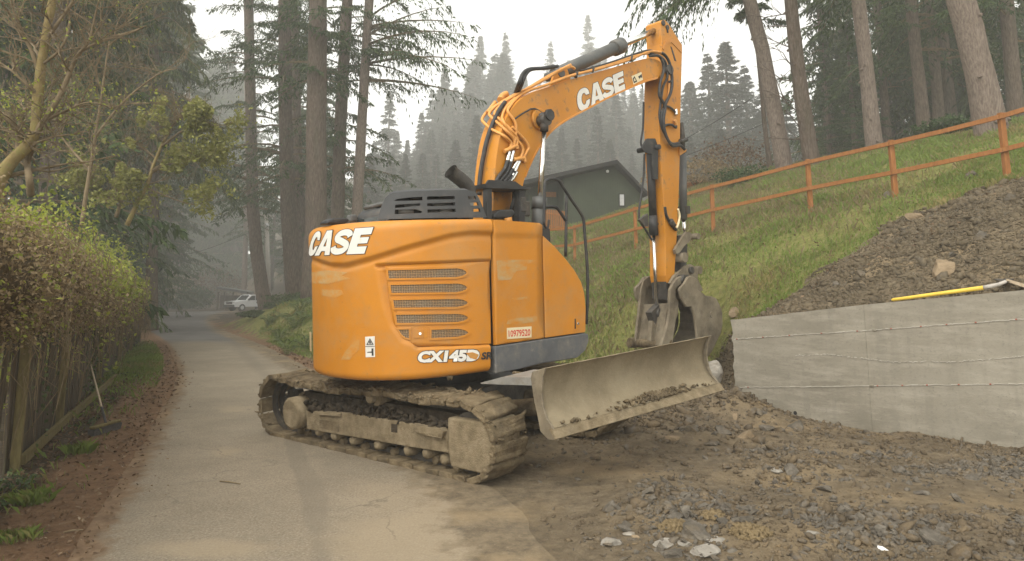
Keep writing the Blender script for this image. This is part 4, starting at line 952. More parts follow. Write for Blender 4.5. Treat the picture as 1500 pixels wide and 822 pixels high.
# px from zoom of the door: rows
GR = [gr(396.3, 408, 393.2, 406, 567.6, 569, 684.5), gr(417.8, 429.3, 415.5, 428.2, 571.5, 573, 685.2), gr(440, 451, 438, 450, 575.5, 577.5, 686), gr(461.5, 473.5, 460, 472, 579.5, 581.5, 686.5), gr(483.5, 495.8, 482, 493.5, 632.5, 632.5, 686.8)]
SM_ = [(583.5, 483.5), (599, 483.3), (599, 495.8), (594, 495), (588, 490.5)]
for g in GR + [SM_]:
    lip = slab([grow(g, 2.9), g], onbody, -0.012, 0.022, 'grille', 'orange', door, cutx=6, bev=0.0035)
    slab([grow(g, 0.3)], onbody, -0.0195, 0.004, 'mesh', 'mesh', lip, cutx=6) if False else None
    o = slab([grow(g, 0.3)], onbody, -0.0185, 0.006, 'grille_mesh', 'mesh', door, cutx=6)
hl = slab([[(605.5, 482.5), (620.5, 482.3), (620.5, 495), (605.5, 495.4)]], onbody, -0.014, 0.01, 'door_latch', 'orange', door)
slab([[(620.8, 481.5), (626.5, 481.2), (626.5, 495), (620.8, 495.3)]], onbody, -0.0195, 0.004, 'latch_recess', 'orange_worn', door)
b = EB(); p = onbody(615.5, 489, -0.014); nb_ = (p - CAM).normalized(); b.cyl(p, p - nb_ * 0.012, 0.014, 10); part(b, 'latch_bolt', 'chrome', door)
# scuffs where old stickers came off
for poly in ([(457, 399), (480, 396), (509, 399), (500, 404), (513, 408), (480, 416), (458, 415)], [(472, 424), (500, 425), (503, 431), (490, 437), (473, 433)],
             [(505, 516), (522, 497), (527, 495), (526, 512), (512, 527), (500, 527)]):
    slab([poly], onbody, 0.0022 + 0.0, 0.002, 'scuff', 'scuff', housing, cutx=5)
for poly in ([(727, 382), (752, 380.5), (788, 381), (772, 387), (771, 395), (756, 397), (748, 410), (729, 411)], [(744, 469), (763, 465), (787, 463), (786, 471), (765, 474), (742, 475)], [(749, 437), (772, 434.5), (772, 438), (752, 440)]):
    slab([poly], onbody, 0.0045, 0.002, 'scuff', 'scuff', sidep, cutx=8)

# ---- lettering
def stroke(path, hw, n=6):
    P = catmull([Vector((x, y, 0)) for x, y in path], n); L = []; Rr = []
    for i in range(len(P)):
        t = (P[min(i + 1, len(P) - 1)] - P[max(i - 1, 0)]).normalized(); nn = Vector((-t.y, t.x, 0)); L.append((P[i].x + nn.x * hw, P[i].y + nn.y * hw)); Rr.append((P[i].x - nn.x * hw, P[i].y - nn.y * hw))
    return L + Rr[::-1]
def gC():
    o = [(0.5 + 0.5 * math.copysign(abs(math.cos(a)) ** 0.85, math.cos(a)), 0.5 + 0.5 * math.copysign(abs(math.sin(a)) ** 0.85, math.sin(a))) for a in np.linspace(0.30, 2 * math.pi - 0.36, 26)]
    i = [(0.54 + 0.2 * math.cos(a), 0.5 + 0.27 * math.sin(a)) for a in np.linspace(2 * math.pi - 0.75, 0.65, 16)]
    o[0] = (0.98, 0.62); o[-1] = (0.98, 0.39); i[0] = (0.70, 0.37); i[-1] = (0.70, 0.64); return [o + i]
def gA(): return [[(0, 0), (0.34, 1), (0.68, 1), (1, 0), (0.67, 0), (0.62, 0.17), (0.36, 0.17), (0.31, 0)], [(0.41, 0.36), (0.585, 0.36), (0.5, 0.72)]]
def gS(): return [stroke([(0.86, 0.70), (0.80, 0.80), (0.66, 0.865), (0.48, 0.875), (0.28, 0.83), (0.17, 0.72), (0.24, 0.605), (0.42, 0.545), (0.62, 0.47), (0.79, 0.39), (0.83, 0.27), (0.72, 0.165), (0.50, 0.125), (0.32, 0.14), (0.17, 0.21), (0.12, 0.32)], 0.122, 4)]
def gE(): return [[(0, 0), (0, 1), (1, 1), (1, 0.735), (0.44, 0.735), (0.44, 0.63), (0.95, 0.63), (0.95, 0.395), (0.44, 0.395), (0.44, 0.28), (1, 0.28), (1, 0)]]
CASE = [(gC, 0.0, 0.255), (gA, 0.262, 0.525), (gS, 0.50, 0.765), (gE, 0.755, 1.0)]
def quadmap(TL, TR, BR, BLc):
    def f(u, v):
        a = (TL[0] + (TR[0] - TL[0]) * u, TL[1] + (TR[1] - TL[1]) * u); b_ = (BLc[0] + (BR[0] - BLc[0]) * u, BLc[1] + (BR[1] - BLc[1]) * u)
        return (b_[0] + (a[0] - b_[0]) * v, b_[1] + (a[1] - b_[1]) * v)
    return f
def logo(qm, mapf, off, parent, cutx, lw, widths=None):
    for k, (g, x0, x1) in enumerate(CASE):
        if widths: x0, x1 = widths[k]
        lp = g(); px = [[qm(x0 + (x1 - x0) * x, y) for x, y in l] for l in lp]
        ol = [grow(px[0], lw)] + [grow(l, -lw * 0.8) for l in px[1:]]
        slab(ol, mapf, off, 0.003, 'letter_outline', 'ink', parent, cutx=cutx)
        slab(px, mapf, off + 0.002, 0.003, 'letter', 'white', parent, cutx=cutx)
logo(quadmap((462, 339.5), (549, 333), (536, 371.5), (451.8, 375)), onbody, 0.032, housing, 4, 0.9, [(0.025, 0.165), (0.155, 0.41), (0.395, 0.705), (0.70, 1.0)])
def textmesh(s, off=0.0):
    cu = bpy.data.curves.new('txt', 'FONT'); cu.body = s; cu.offset = off; cu.resolution_u = 3; o = bpy.data.objects.new('txt', cu); COL.objects.link(o)
    me = bpy.data.meshes.new_from_object(o.evaluated_get(bpy.context.evaluated_depsgraph_get())); bpy.data.objects.remove(o); return me
def textslab(s, qm, mapf, off, name, mm, parent, bold=0.02, box=None):
    me = textmesh(s, bold); bm = bmesh.new(); bm.from_mesh(me); bmesh.ops.remove_doubles(bm, verts=bm.verts, dist=1e-4)
    co = np.array([v.co[:] for v in bm.verts]); bx = box or (co[:, 0].min(), co[:, 0].max(), co[:, 1].min(), co[:, 1].max())
    for v in bm.verts:
        u, w_ = (v.co.x - bx[0]) / (bx[1] - bx[0]), (v.co.y - bx[2]) / (bx[3] - bx[2]); p = mapf(*qm(u, w_), off); v.co = p - EXO
    me2 = bpy.data.meshes.new(name); bm.to_mesh(me2); bm.free(); link(name, me2, M[mm], parent); return bx
qm = quadmap((613.5, 514.5), (703, 511.5), (701, 529), (610.5, 531.5))
bx = textslab('CX145D', qm, onbody, 0.0075, 'model_lettering', 'white', housing, 0.062)
textslab('CX145D', qm, onbody, 0.0045, 'model_outline', 'ink', housing, 0.105, bx)
slab([[(682, 517), (692, 516), (701, 519.5), (697, 527), (688, 524)]], onbody, 0.0095, 0.002, 'scuff', 'scuff', housing, cutx=5)
textslab('SR', quadmap((706, 516), (722, 515), (721, 526.5), (704, 527)), onbody, 0.0075, 'model_lettering', 'ink', housing, 0.04)
slab([[(742, 480.5), (778, 478.2), (778, 494.2), (742.2, 496.8)]], onbody, 0.0075, 0.003, 'number_sticker', 'cream', sidep, cutx=10)
textslab('10979520', quadmap((744, 484), (776.2, 481.8), (776, 492), (744.4, 493.9)), onbody, 0.0095, 'number_lettering', 'red', sidep, 0.022)
slab([[(535, 493.5), (549, 492.5), (549.5, 523), (536, 523.5)]], onbody, 0.004, 0.003, 'warning_sticker', 'white', housing, cutx=6)
slab([[(537, 505.5), (542.2, 495.5), (547.8, 505)], [(539, 504.4), (542.3, 498), (545.8, 504)]], onbody, 0.006, 0.002, 'warning_symbol', 'ink', housing, cutx=6)
slab([[(541.6, 499.5), (543, 499.3), (543.4, 501.6), (544.8, 503), (541, 503.4)]], onbody, 0.006, 0.002, 'warning_symbol', 'ink', housing, cutx=6)
slab([[(535.5, 507.3), (549.3, 506.8), (549.3, 507.6), (535.5, 508.2)]], onbody, 0.006, 0.002, 'sticker_line', 'ink', housing, cutx=6)
slab([[(544.5, 510.5), (547.3, 510.3), (547.5, 521), (545, 521.2), (545, 517), (542, 516.6), (538.5, 516.8), (538.5, 515.6), (544.6, 514.8)]], onbody, 0.006, 0.002, 'warning_symbol', 'ink', housing, cutx=6)
slab([[(453.3, 486), (456, 486.5), (456.5, 515), (454, 514)]], onbody, 0.004, 0.003, 'edge_sticker', 'cream', housing, cutx=2)

# ---- black hood with vents, exhaust, cab behind it
HINS = 0.16
HP_ = [(s - n[0] * HINS, q - n[1] * HINS) for (s, q), n in zip(PL, PLN)]
def onhood(px, py, off=0.0):
    d = ray(px, py); ds, dq = d.dot(U), d.dot(RR_); best = None
    for i in range(k0 - 6, len(HP_) - 1):
        ax, ay = HP_[i]; bx_, by = HP_[i + 1]; ex_, ey = bx_ - ax, by - ay; den = ds * ey - dq * ex_
        if abs(den) < 1e-9: continue
        t = ((ax - oc[0]) * ey - (ay - oc[1]) * ex_) / den; v = ((ax - oc[0]) * dq - (ay - oc[1]) * ds) / den
        if -0.05 <= v <= 1.05 and t > 0 and (best is None or t < best[0]): best = (t, i, v)
    if best is None: return CAM + d * 8.2
    t, i, v = best; n = PLN[i]
    return CAM + d * t + (U * n[0] + RR_ * n[1]) * off
def hoodmap(px, py, off=0.0):
    p = onhood(px, py, off); s, q, z = Lc(p); k = max(0.0, z - 2.5)      # draft: leans inwards as it rises
    ws = [(1.0 / ((HP_[j][0] - s) ** 2 + (HP_[j][1] - q) ** 2 + 0.004) ** 2, PLN[j]) for j in range(k0 - 6, len(HP_))]; tw = sum(w_ for w_, _ in ws)
    ns, nq = sum(w_ * n_[0] for w_, n_ in ws) / tw, sum(w_ * n_[1] for w_, n_ in ws) / tw
    return p - (U * ns + RR_ * nq) * k * 0.16
def rr(x0, y0, x1, y1, sk=0.0): return [(x0, y0), (x1, y0 + sk), (x1, y1 + sk), (x0, y1)]
holes = [[(576, 293.5), (580, 291), (600, 288.5), (620, 287.5), (620, 293), (577, 293.8)], [(627, 288.2), (629, 287), (669, 286.5), (669, 291), (627, 292)],
         [(577.3, 299.5), (616, 297.2), (616, 301), (577.3, 304.5)], [(627, 297.5), (669, 296), (669, 300.7), (627, 301.7)],
         [(577.3, 307), (609, 306), (619, 309.5), (618, 311.8), (577.3, 313.5)], [(627, 306.7), (669, 305.5), (669, 310.2), (627, 311.4)],
         [(689, 286.8), (700.5, 286.4), (702, 291.2), (690, 291.5)], [(691, 296.2), (703.5, 295.8), (704.6, 300.5), (692, 301)], [(693, 305.6), (705.2, 305.3), (706, 309.6), (694, 310)]]
hood_out = [(551.5, 321.5), (556, 303), (561, 290.5), (566, 285), (574, 281.5), (600, 279.2), (640, 277.6), (676, 277.2), (691, 277.6), (699, 280), (705, 287), (709, 299), (714.5, 318.5), (690, 318.6), (620, 319.5)]
hood = slab([hood_out] + holes, hoodmap, 0.0, 0.03, 'engine_hood', 'plastic', cutx=5)
# hood top: from its upper edge inwards
b = EB(); rim = [hoodmap(x, y, -0.002) for x, y in ((566, 285), (574, 281.5), (600, 279.2), (640, 277.6), (676, 277.2), (691, 277.6))]
inn = [Vector(p) for p in rim]; zt = max(Lc(p)[2] for p in rim)
far_ = [W(max(-1.2, Lc(p)[0] * 0.5 + 0.1), Lc(p)[1] - 0.85, zt + 0.02) for p in rim]
mid_ = [p.lerp(f, 0.12) + UPM * 0.028 for p, f in zip(rim, far_)]
for A_, B_ in ((rim, mid_), (mid_, far_)):
    for i in range(len(rim) - 1):
        f = b.face([A_[i], A_[i + 1], B_[i + 1], B_[i]])
        if f: f.smooth = True
b.face([far_[0]] + [W(Lc(p)[0], Lc(p)[1], 2.45) for p in (far_[0], rim[0])] + [rim[0]]); b.face([rim[-1], W(Lc(rim[-1])[0], Lc(rim[-1])[1], 2.45), W(Lc(far_[-1])[0], Lc(far_[-1])[1], 2.45), far_[-1]])
bmesh.ops.remove_doubles(b.bm, verts=b.bm.verts, dist=1e-4); part(b, 'hood_lid', 'plastic')
b = EB(); b.box(W(-0.45, 0.42, 2.70), 0.7, 0.5, 0.36, MU); part(b, 'hood_dark_box', 'void')  # near-black box standing for the shade under the hood
for (x0, y0, x1, y1, r_, mm) in ((590, 300, 618, 299, 0.022, 'cylgrey'), (580, 309, 606, 308.5, 0.026, 'steelplate'), (640, 298.5, 668, 298, 0.02, 'cylgrey'), (632, 309, 646, 308.8, 0.03, 'darksteel'), (650, 308.5, 668, 308, 0.026, 'steelplate')):
    b = EB(); b.tube([hoodmap(x0, y0, -0.10), hoodmap(x1, y1, -0.10)], r_, 8); part(b, 'engine_pipe', mm)
# exhaust
b = EB(); q_e = 0.55
pts = [onq(690, 292, q_e), onq(685, 274, q_e), onq(676, 264, q_e), onq(665, 255.5, q_e), onq(660, 251, q_e)]
cp = catmull(pts, 6); b.tube(cp, [0.088] * (len(cp) - 4) + [0.09, 0.093, 0.097, 0.099], 18, cap=False)
b.tube([p + (cp[-1] - cp[0]).normalized() * 0.001 for p in cp], [0.076] * len(cp), 18, cap=False)
part(b, 'exhaust_pipe', 'darksteel')
# cab (its rear corner shows left of the hood)
cz1 = 2.86
cab = EB(); cw0, cw1 = -1.16, -0.30; s0, s1_ = -0.50, 1.30
ring = []
for z, ins in ((2.0, 0), (2.62, 0.0), (2.80, 0.02), (cz1, 0.07), (cz1 + 0.02, 0.16)):
    ring.append([W(s0 + ins, cw0 + ins, z), W(s1_ - ins, cw0 + ins, z), W(s1_ - ins, cw1 - ins, z), W(s0 + ins, cw1 - ins, z)])
for a, c in zip(ring[:-1], ring[1:]):
    for i in range(4): cab.face([a[i], a[(i + 1) % 4], c[(i + 1) % 4], c[i]])
cab.face(ring[-1]); cab.bevel(0.03, 2, 20); cabo = part(cab, 'cab', 'plastic')
for (a0, a1, z0, z1) in ((cw0 + 0.08, cw1 - 0.08, 2.25, 2.74),):
    g = EB(); g.hull8([W(s0 - 0.004, a0, z0), W(s0 - 0.004, a1, z0), W(s0 + 0.01, a1, z0), W(s0 + 0.01, a0, z0), W(s0 - 0.004, a0, z1), W(s0 - 0.004, a1, z1), W(s0 + 0.01, a1, z1), W(s0 + 0.01, a0, z1)]); part(g, 'rear_window', 'glass', cabo)
g = EB(); g.hull8([W(s0 + 0.1, cw0 - 0.004, 2.2), W(s1_ - 0.1, cw0 - 0.004, 2.2), W(s1_ - 0.1, cw0 + 0.01, 2.2), W(s0 + 0.1, cw0 + 0.01, 2.2), W(s0 + 0.1, cw0 - 0.004, 2.74), W(s1_ - 0.1, cw0 - 0.004, 2.74), W(s1_ - 0.1, cw0 + 0.01, 2.74), W(s0 + 0.1, cw0 + 0.01, 2.74)]); part(g, 'side_window', 'glass', cabo)
b = EB(); b.tube(catmull([W(-0.45, -0.95, cz1 + .03), W(-0.3, -0.4, cz1 + .07), W(0.2, -0.35, cz1 + .06)], 6), 0.03, 8); part(b, 'roof_rail', 'cylgrey', cabo)
b = EB(); p = W(-0.56, -1.12, 2.76); b.box(p, 0.1, 0.14, 0.1, MU); b.bevel(0.025, 2); part(b, 'work_light', 'cylgrey', cabo)
b = EB(); p = W(-0.35, -0.75, cz1 + .05); b.box(p, 0.1, 0.1, 0.07, MU); b.bevel(0.015, 2); part(b, 'roof_lamp', 'black', cabo)
# lid on the tail and lid beside the bracket
for (cx, cy, wd, ht, q_) in ((496, 323.5, 33, 9, 0.10), (739, 313, 32, 13, 0.62)):
    b = EB(); P0 = onq(cx - wd / 2, cy + ht / 2, q_); sc_ = (P0 - CAM).length / F
    pts = [(-wd / 2, ht / 2), (-wd * .47, 0), (-wd * 0.2, -ht * .45), (wd * .4, -ht * 0.5), (wd * .5, -ht * 0.1), (wd * .42, ht * .25), (wd * 0.3, ht / 2)]
    b.prism([onq(cx + x, cy + y, q_) for x, y in pts], -RR_ * 0.2); b.bevel(0.02, 2, 40); part(b, 'mirror_housing' if cx > 600 else 'rear_light', 'black')
b = EB(); b.tube([onq(744, 319, .64), onq(746, 330, .64)], 0.05, 8); part(b, 'lamp_bracket', 'orange')
# black guard frame beside the boom foot
b = EB(); q1, q2 = 0.62, 0.20
def bx2(b, x0, y0, x1, y1, qa, qb):
    b.prism([onq(x0, y0, qa), onq(x1, y0, qa), onq(x1, y1, qa), onq(x0, y1, qa)], -RR_ * (qa - qb))
bx2(b, 713.5, 274, 720.5, 320, 0.62, 0.54); bx2(b, 761, 276, 769, 330, 0.60, 0.5)
b.prism([onq(x, y, 0.64) for x, y in ((711, 269), (712.5, 275.5), (776, 277.5), (777, 274.5), (764, 272.5))], -RR_ * 0.4)
b.prism([onq(x, y, 0.44) for x, y in ((712, 270), (716, 263.5), (755, 265.8), (765, 273))], -RR_ * 0.03)
bx2(b, 756, 277, 762, 330, 0.40, 0.32); part(b, 'guard_frame', 'black')
b = EB(); b.tube([onq(755, 282, 0.5), onq(748, 308, 0.5)], 0.02, 8); part(b, 'gas_strut', 'black')
for (x, y) in ((764, 300), (770, 306)):
    b = EB(); b.box(onq(x, y, 0.56), 0.09, 0.1, 0.2, MU); b.bevel(0.012, 1); part(b, 'valve_block', 'darksteel')
# handrails
def rail(pts, q_, r_=0.02):
    b = EB(); b.tube(catmull([onq(x, y, q_) for x, y in pts], 5), r_, 10); part(b, 'handrail', 'black')
rail([(797, 330), (797.3, 300), (797.6, 272), (800, 265), (807, 262.3), (818, 264), (824, 273), (838, 294), (851, 313), (855, 324), (857, 350), (859.5, 380), (860.8, 410), (860.6, 440), (859, 475)], 1.12)
rail([(797, 303), (808, 302.8), (815, 304), (822, 313), (828.5, 323)], 1.12); rail([(829.6, 287), (829.2, 330), (828.6, 376)], 1.12)
rail([(797, 328), (800, 334), (803, 332), (804, 322)], 1.12, 0.014)

# ---- undercarriage
def T(t, w, z): return TA + TD * t + NN * w + UPM * z       # t along the track (0 at its front foot), w across, z up
MT = Matrix((TD, NN, UPM)).transposed()
TR_, TZ, RUN, TW_ = 0.345, 0.375, 3.42, 0.50
TC0 = -0.16                                                   # centre of the front idler
def loop_pt(d):
    """point and tangent angle on the track loop, d measured from the front foot backwards along the ground"""
    P_ = 2 * RUN + 2 * math.pi * TR_; d = d % P_
    if d < RUN: return (TC0 - d, TZ - TR_, math.pi)
    d -= RUN
    if d < math.pi * TR_: a = d / TR_; return (TC0 - RUN - TR_ * math.sin(a), TZ - TR_ * math.cos(a), math.pi - a)
    d -= math.pi * TR_
    if d < RUN:
        k = d / RUN; sag = -0.05 * math.sin(math.pi * min(1, k / 0.62)) * (k < 0.62) - 0.02 * math.sin(math.pi * max(0, (k - .62) / .38)); return (TC0 - RUN + d, TZ + TR_ + sag, 0.0)
    d -= RUN; a = d / TR_; return (TC0 + TR_ * math.sin(a), TZ + TR_ * math.cos(a), -a)
SHM = []
for k in range(4):
    b = B(); random.seed(40 + k)
    L_ = 0.176; pr = [(-L_ / 2, -0.02), (L_ / 2, -0.02), (L_ / 2, 0.03), (L_ * .36, 0.048), (L_ * 0.1, 0.042), (-L_ * .2, 0.052), (-L_ * .42, 0.044), (-L_ / 2, 0.03)]
    b.prism([Vector((x, -TW_ / 2, z)) for x, z in pr], (0, TW_, 0)); b.bevel(0.008, 1, 30); b.sub(1); b.rough(0.022, 6, k * 3.1); b.rough(0.010, 24, k)
    bmesh.ops.recalc_face_normals(b.bm, faces=b.bm.faces); me = bpy.data.meshes.new('track_shoe'); b.bm.to_mesh(me); b.bm.free(); me.materials.append(M['mud']); SHM.append(me)
PER = 2 * RUN + 2 * math.pi * TR_; NSH = int(PER / 0.19)
def one_track(w0, near):
    tk = EB(); n = 80
    # link chain inside the shoes
    for wl in (0.20, 0.30):
        ps = [loop_pt(PER * i / n) for i in range(n + 1)]
        for i in range(n):
            (a, z0, _), (c, z1, _) = ps[i], ps[i + 1]
            def inn(t, z):
                cx = min(max(t, TC0 - RUN), TC0); v = Vector((t - cx, z - TZ)); L = v.length or 1; v *= (L - 0.085) / L; return cx + v.x, TZ + v.y
            a2, z2 = inn(a, z0); c2, z3 = inn(c, z1)
            tk.hull8([T(a2, w0 + wl - .02, z2), T(c2, w0 + wl - .02, z3), T(c2, w0 + wl + .02, z3), T(a2, w0 + wl + .02, z2), T(a, w0 + wl - .02, z0), T(c, w0 + wl - .02, z1), T(c, w0 + wl + .02, z1), T(a, w0 + wl + .02, z0)])
    trk = part(tk, 'crawler_track', 'darksteel')
    for i in range(NSH):
        t, z, a = loop_pt(PER * (i + 0.5) / NSH)
        o = link('track_shoe', SHM[(i * 7 + (0 if near else 2)) % 4], None, trk)
        tx = TD * math.cos(a) + UPM * math.sin(a); nz = NN.cross(tx) * -1 if False else tx.cross(NN)
        if nz.dot(UPM * (z - TZ) + TD * (t - min(max(t, TC0 - RUN), TC0))) < 0: tx = -tx; nz = tx.cross(NN)
        if nz.dot(UPM * (z - TZ) + TD * (t - min(max(t, TC0 - RUN), TC0))) < 0: nz = -nz
        Mx = Matrix((tx, NN, nz)).transposed()
        jit = Matrix.Rotation(random.uniform(-.08, .08), 3, 'Y') @ Matrix.Rotation(random.uniform(-.015, .015), 3, 'Z')
        p = T(t, w0 + TW_ / 2 + random.uniform(-.006, .006), z) - EXO
        o.matrix_local = Matrix.Translation(p) @ (Mx @ jit).to_4x4()
    return trk
one_track(0.0, True); one_track(1.98, False)
rg = np.random.default_rng(17); PP = []; RRm = []
for k in range(1100):
    d_ = PER * rg.random(); t_, z_, a_ = loop_pt(d_)
    if z_ < 0.12: continue
    w_ = rg.choice([rg.uniform(-0.01, 0.06), rg.uniform(0, TW_), rg.uniform(TW_ - .05, TW_)]); cx = min(max(t_, TC0 - RUN), TC0); v = Vector((t_ - cx, z_ - TZ)).normalized() * rg.uniform(0.0, 0.05)
    PP.append(T(t_ + v.x, w_, z_ + v.y) - EXO); RRm.append(rg.lognormal(-4.0, 0.45))
so = scatter(np.array([p[:] for p in PP]), np.clip(np.array(RRm), 0.006, 0.045), M['mud'], 'packed_mud', seed=18, flat=0.6); so.parent = ex; tag(so, kind='stuff')
# frame of the near track with everything seen between the runs
fr = EB(); 
def fpx(x, y, w=0.06): return hit(x, y, T(0, w, 0), NN)
def fprism(b, pts, w, dep): b.prism([fpx(x, y, w) for x, y in pts], NN * dep)
fprism(fr, [(448, 601), (468, 603), (500, 604), (560, 614), (600, 620), (655, 632), (657, 664), (600, 655), (520, 641), (449, 629)], 0.035, 0.42); fr.bevel(0.012, 2, 40)
frame = part(fr, 'track_frame', 'mudlight')
fr = EB(); fprism(fr, [(655, 612), (712, 619), (720, 634), (722, 672), (716, 688), (703, 694), (660, 684), (656, 660)], 0.015, 0.42); fr.bevel(0.02, 3, 40); part(fr, 'idler_guard', 'mudlight')
fr = EB(); fprism(fr, [(720, 632), (729, 640), (730, 668), (722, 686), (714, 690)], 0.06, 0.3); part(fr, 'idler_fork', 'mud')
# soil lying on the frame
rg = np.random.default_rng(8); n = 900; P_ = []
for k in range(n):
    x = rg.uniform(445, 660); y0 = np.interp(x, [445, 500, 560, 655], [602, 606, 615, 634]); y = y0 - abs(rg.normal(0, 1)) * 7 + 2; w = rg.uniform(0.05, 0.35)
    P_.append(fpx(x, y - w * 40, w))
so = scatter(np.array([p[:] for p in P_]) - np.array(EXO[:]), rg.uniform(0.012, 0.05, n), M['soilclump'], 'packed_soil', seed=9); so.parent = ex; tag(so, kind='stuff')
b = EB(); fprism(b, [(446, 573), (470, 577), (560, 590), (650, 603), (690, 612), (690, 640), (560, 612), (448, 602)], 0.14, 0.3); part(b, 'frame_top', 'soilclump')
# travel motor
b = EB(); mc = fpx(431, 605, 0.0); b.tube([mc - NN * 0.06, mc - NN * 0.045, mc + NN * 0.2], [0.155, 0.19, 0.195], 24); b.tube([mc + NN * 0.16, mc + NN * 0.26], 0.23, 24); b.rough(0.01, 9); part(b, 'travel_motor', 'mudlight')
b = EB(); mc2 = fpx(431, 605, 0.3); nt_ = 40; rim = []
for i in range(nt_): a = 2 * math.pi * i / nt_; r_ = 0.27 + (0.05 if i % 4 < 2 else 0); rim.append(mc2 + (TD * math.cos(a) + UPM * math.sin(a)) * r_)
b.prism(rim, NN * 0.08); part(b, 'sprocket', 'darksteel')
b = EB(); b.cyl(fpx(540, 583, 0.02), fpx(540, 583, 0.02) + NN * 0.22, 0.062, 16); b.bevel(0.01, 2); part(b, 'carrier_roller', 'mudlight')
b = EB(); b.cyl(fpx(551, 585, 0.08), fpx(551, 585, 0.08) + NN * 0.22, 0.075, 16); part(b, 'carrier_roller', 'mud')
for (x, y) in ((463, 636), (487, 642), (514, 649), (550, 656), (594, 664), (622, 668), (648, 677)):
    b = EB(); c = fpx(x, y - 3, 0.05); b.tube([c, c + NN * 0.02, c + NN * 0.1, c + NN * 0.3], [0.03, 0.055, 0.062, 0.07], 14); b.rough(0.008, 14, x); part(b, 'track_roller', 'mudlight')
for (x, y) in ((438, 632), (448, 637), (474, 642), (500, 648), (532, 655), (575, 663), (637, 674), (668, 685)):
    b = EB(); c = fpx(x, y, 0.12); b.tube([c, c + NN * 0.16], [0.04, 0.05], 10); b.rough(0.01, 14, x); part(b, 'link_pin', 'mud')
b = EB(); fprism(b, [(465, 603), (497, 605), (497, 611), (466, 609)], 0.0, 0.06); b.bevel(.01, 1); b.sub(2); b.rough(.008, 20); part(b, 'frame_lug', 'mudlight')
b = EB(); fprism(b, [(606, 623), (644, 629), (650, 633), (646, 641), (632, 640), (606, 632)], -0.01, 0.08); b.sub(2); b.rough(.014, 16); part(b, 'frame_step', 'mudlight')
for pts in ([(468, 615), (497, 618), (497, 633), (468, 627)], [(573, 621), (582, 622), (582, 634), (573, 633)]):
    b = EB(); fprism(b, pts, 0.033, 0.01); part(b, 'frame_recess', 'mud' if pts[0][0] < 500 else 'soilclump')
# inner structure
b = EB(); b.tube([W(0, 0, 0.62), W(0, 0, 0.9)], 0.62, 40); part(b, 'slew_ring', 'black')
b = EB(); b.box(T(-1.87, 1.24, 0.52), 2.2, 1.5, 0.34, MT); b.bevel(0.05, 2); part(b, 'centre_frame', 'darksteel')
b = EB(); b.box(T(-1.87, 2.24, 0.40), 3.3, 0.36, 0.34, MT); part(b, 'track_frame', 'darksteel')
b = EB(); b.tube([T(TC0, 2.0, TZ), T(TC0, 2.45, TZ)], 0.27, 24); part(b, 'idler_wheel', 'darksteel')
b = EB(); b.tube([T(TC0, 0.1, TZ), T(TC0, 0.45, TZ)], 0.27, 24); part(b, 'idler_wheel', 'darksteel')
# ---- dozer blade
BB = Vector((math.cos(math.radians(40)), math.sin(math.radians(40)), 0)) * math.cos(math.radians(4.4)) + Vector((0, 0, math.sin(math.radians(4.4))))
BN = Vector((TD.x, TD.y, 0)); BN = (BN - BB * BN.dot(BB)).normalized(); BU = BN.cross(BB) * -1
if BU.z < 0: BU = -BU
P0 = at(806, 640, 6.15)                                       # lower left corner of the cutting edge
BLEN = 2.62
def Bp(a, n_, u): return P0 + BB * a + BN * n_ + BU * u
# concave profile (forward, up): tip, face, top
PRF = [(0.045, 0.075), (-0.02, 0.12), (-0.085, 0.20), (-0.12, 0.30), (-0.125, 0.40), (-0.10, 0.50), (-0.055, 0.575), (-0.02, 0.605)]
bl = EB(); NB = 30; prf = [(v.x, v.y) for v in catmull([Vector((x, y, 0)) for x, y in PRF], 4)]
g0 = [[Bp(BLEN * i / NB, n_ + mnoise.noise(Vector((i * .4, u * 5, 0))) * 0.006, u + (0.006 * mnoise.noise(Vector((i * .7, 3, 1))) if j > len(prf) - 3 else 0)) for j, (n_, u) in enumerate(prf)] for i in range(NB + 1)]
g1 = [[Bp(BLEN * i / NB, n_ - 0.028, u) for (n_, u) in prf] for i in range(NB + 1)]
va = [[bl._v(p) for p in r] for r in g0]; vb = [[bl._v(p) for p in r] for r in g1]; m_ = len(prf)
for i in range(NB):
    for j in range(m_ - 1):
        f = bl.bm.faces.new([va[i][j], va[i + 1][j], va[i + 1][j + 1], va[i][j + 1]]); f.smooth = True
        bl.bm.faces.new([vb[i][j], vb[i][j + 1], vb[i + 1][j + 1], vb[i + 1][j]])
    bl.bm.faces.new([va[i][0], vb[i][0], vb[i + 1][0], va[i + 1][0]]); bl.bm.faces.new([va[i][-1], va[i + 1][-1], vb[i + 1][-1], vb[i][-1]])
for i in (0, NB):
    for j in range(m_ - 1): bl.bm.faces.new([va[i][j], va[i][j + 1], vb[i][j + 1], vb[i][j]])
blade = part(bl, 'dozer_blade', 'bladeface')
b = EB(); b.hull8([Bp(-0.02, 0.105, 0.0), Bp(BLEN + .02, 0.105, 0.0), Bp(BLEN + .02, 0.075, -0.012), Bp(-0.02, 0.075, -0.012), Bp(-0.02, 0.035, 0.085), Bp(BLEN + .02, 0.035, 0.085), Bp(BLEN + .02, 0.005, 0.072), Bp(-0.02, 0.005, 0.072)]); b.bevel(0.005, 1); part(b, 'cutting_edge', 'mudlight', blade)
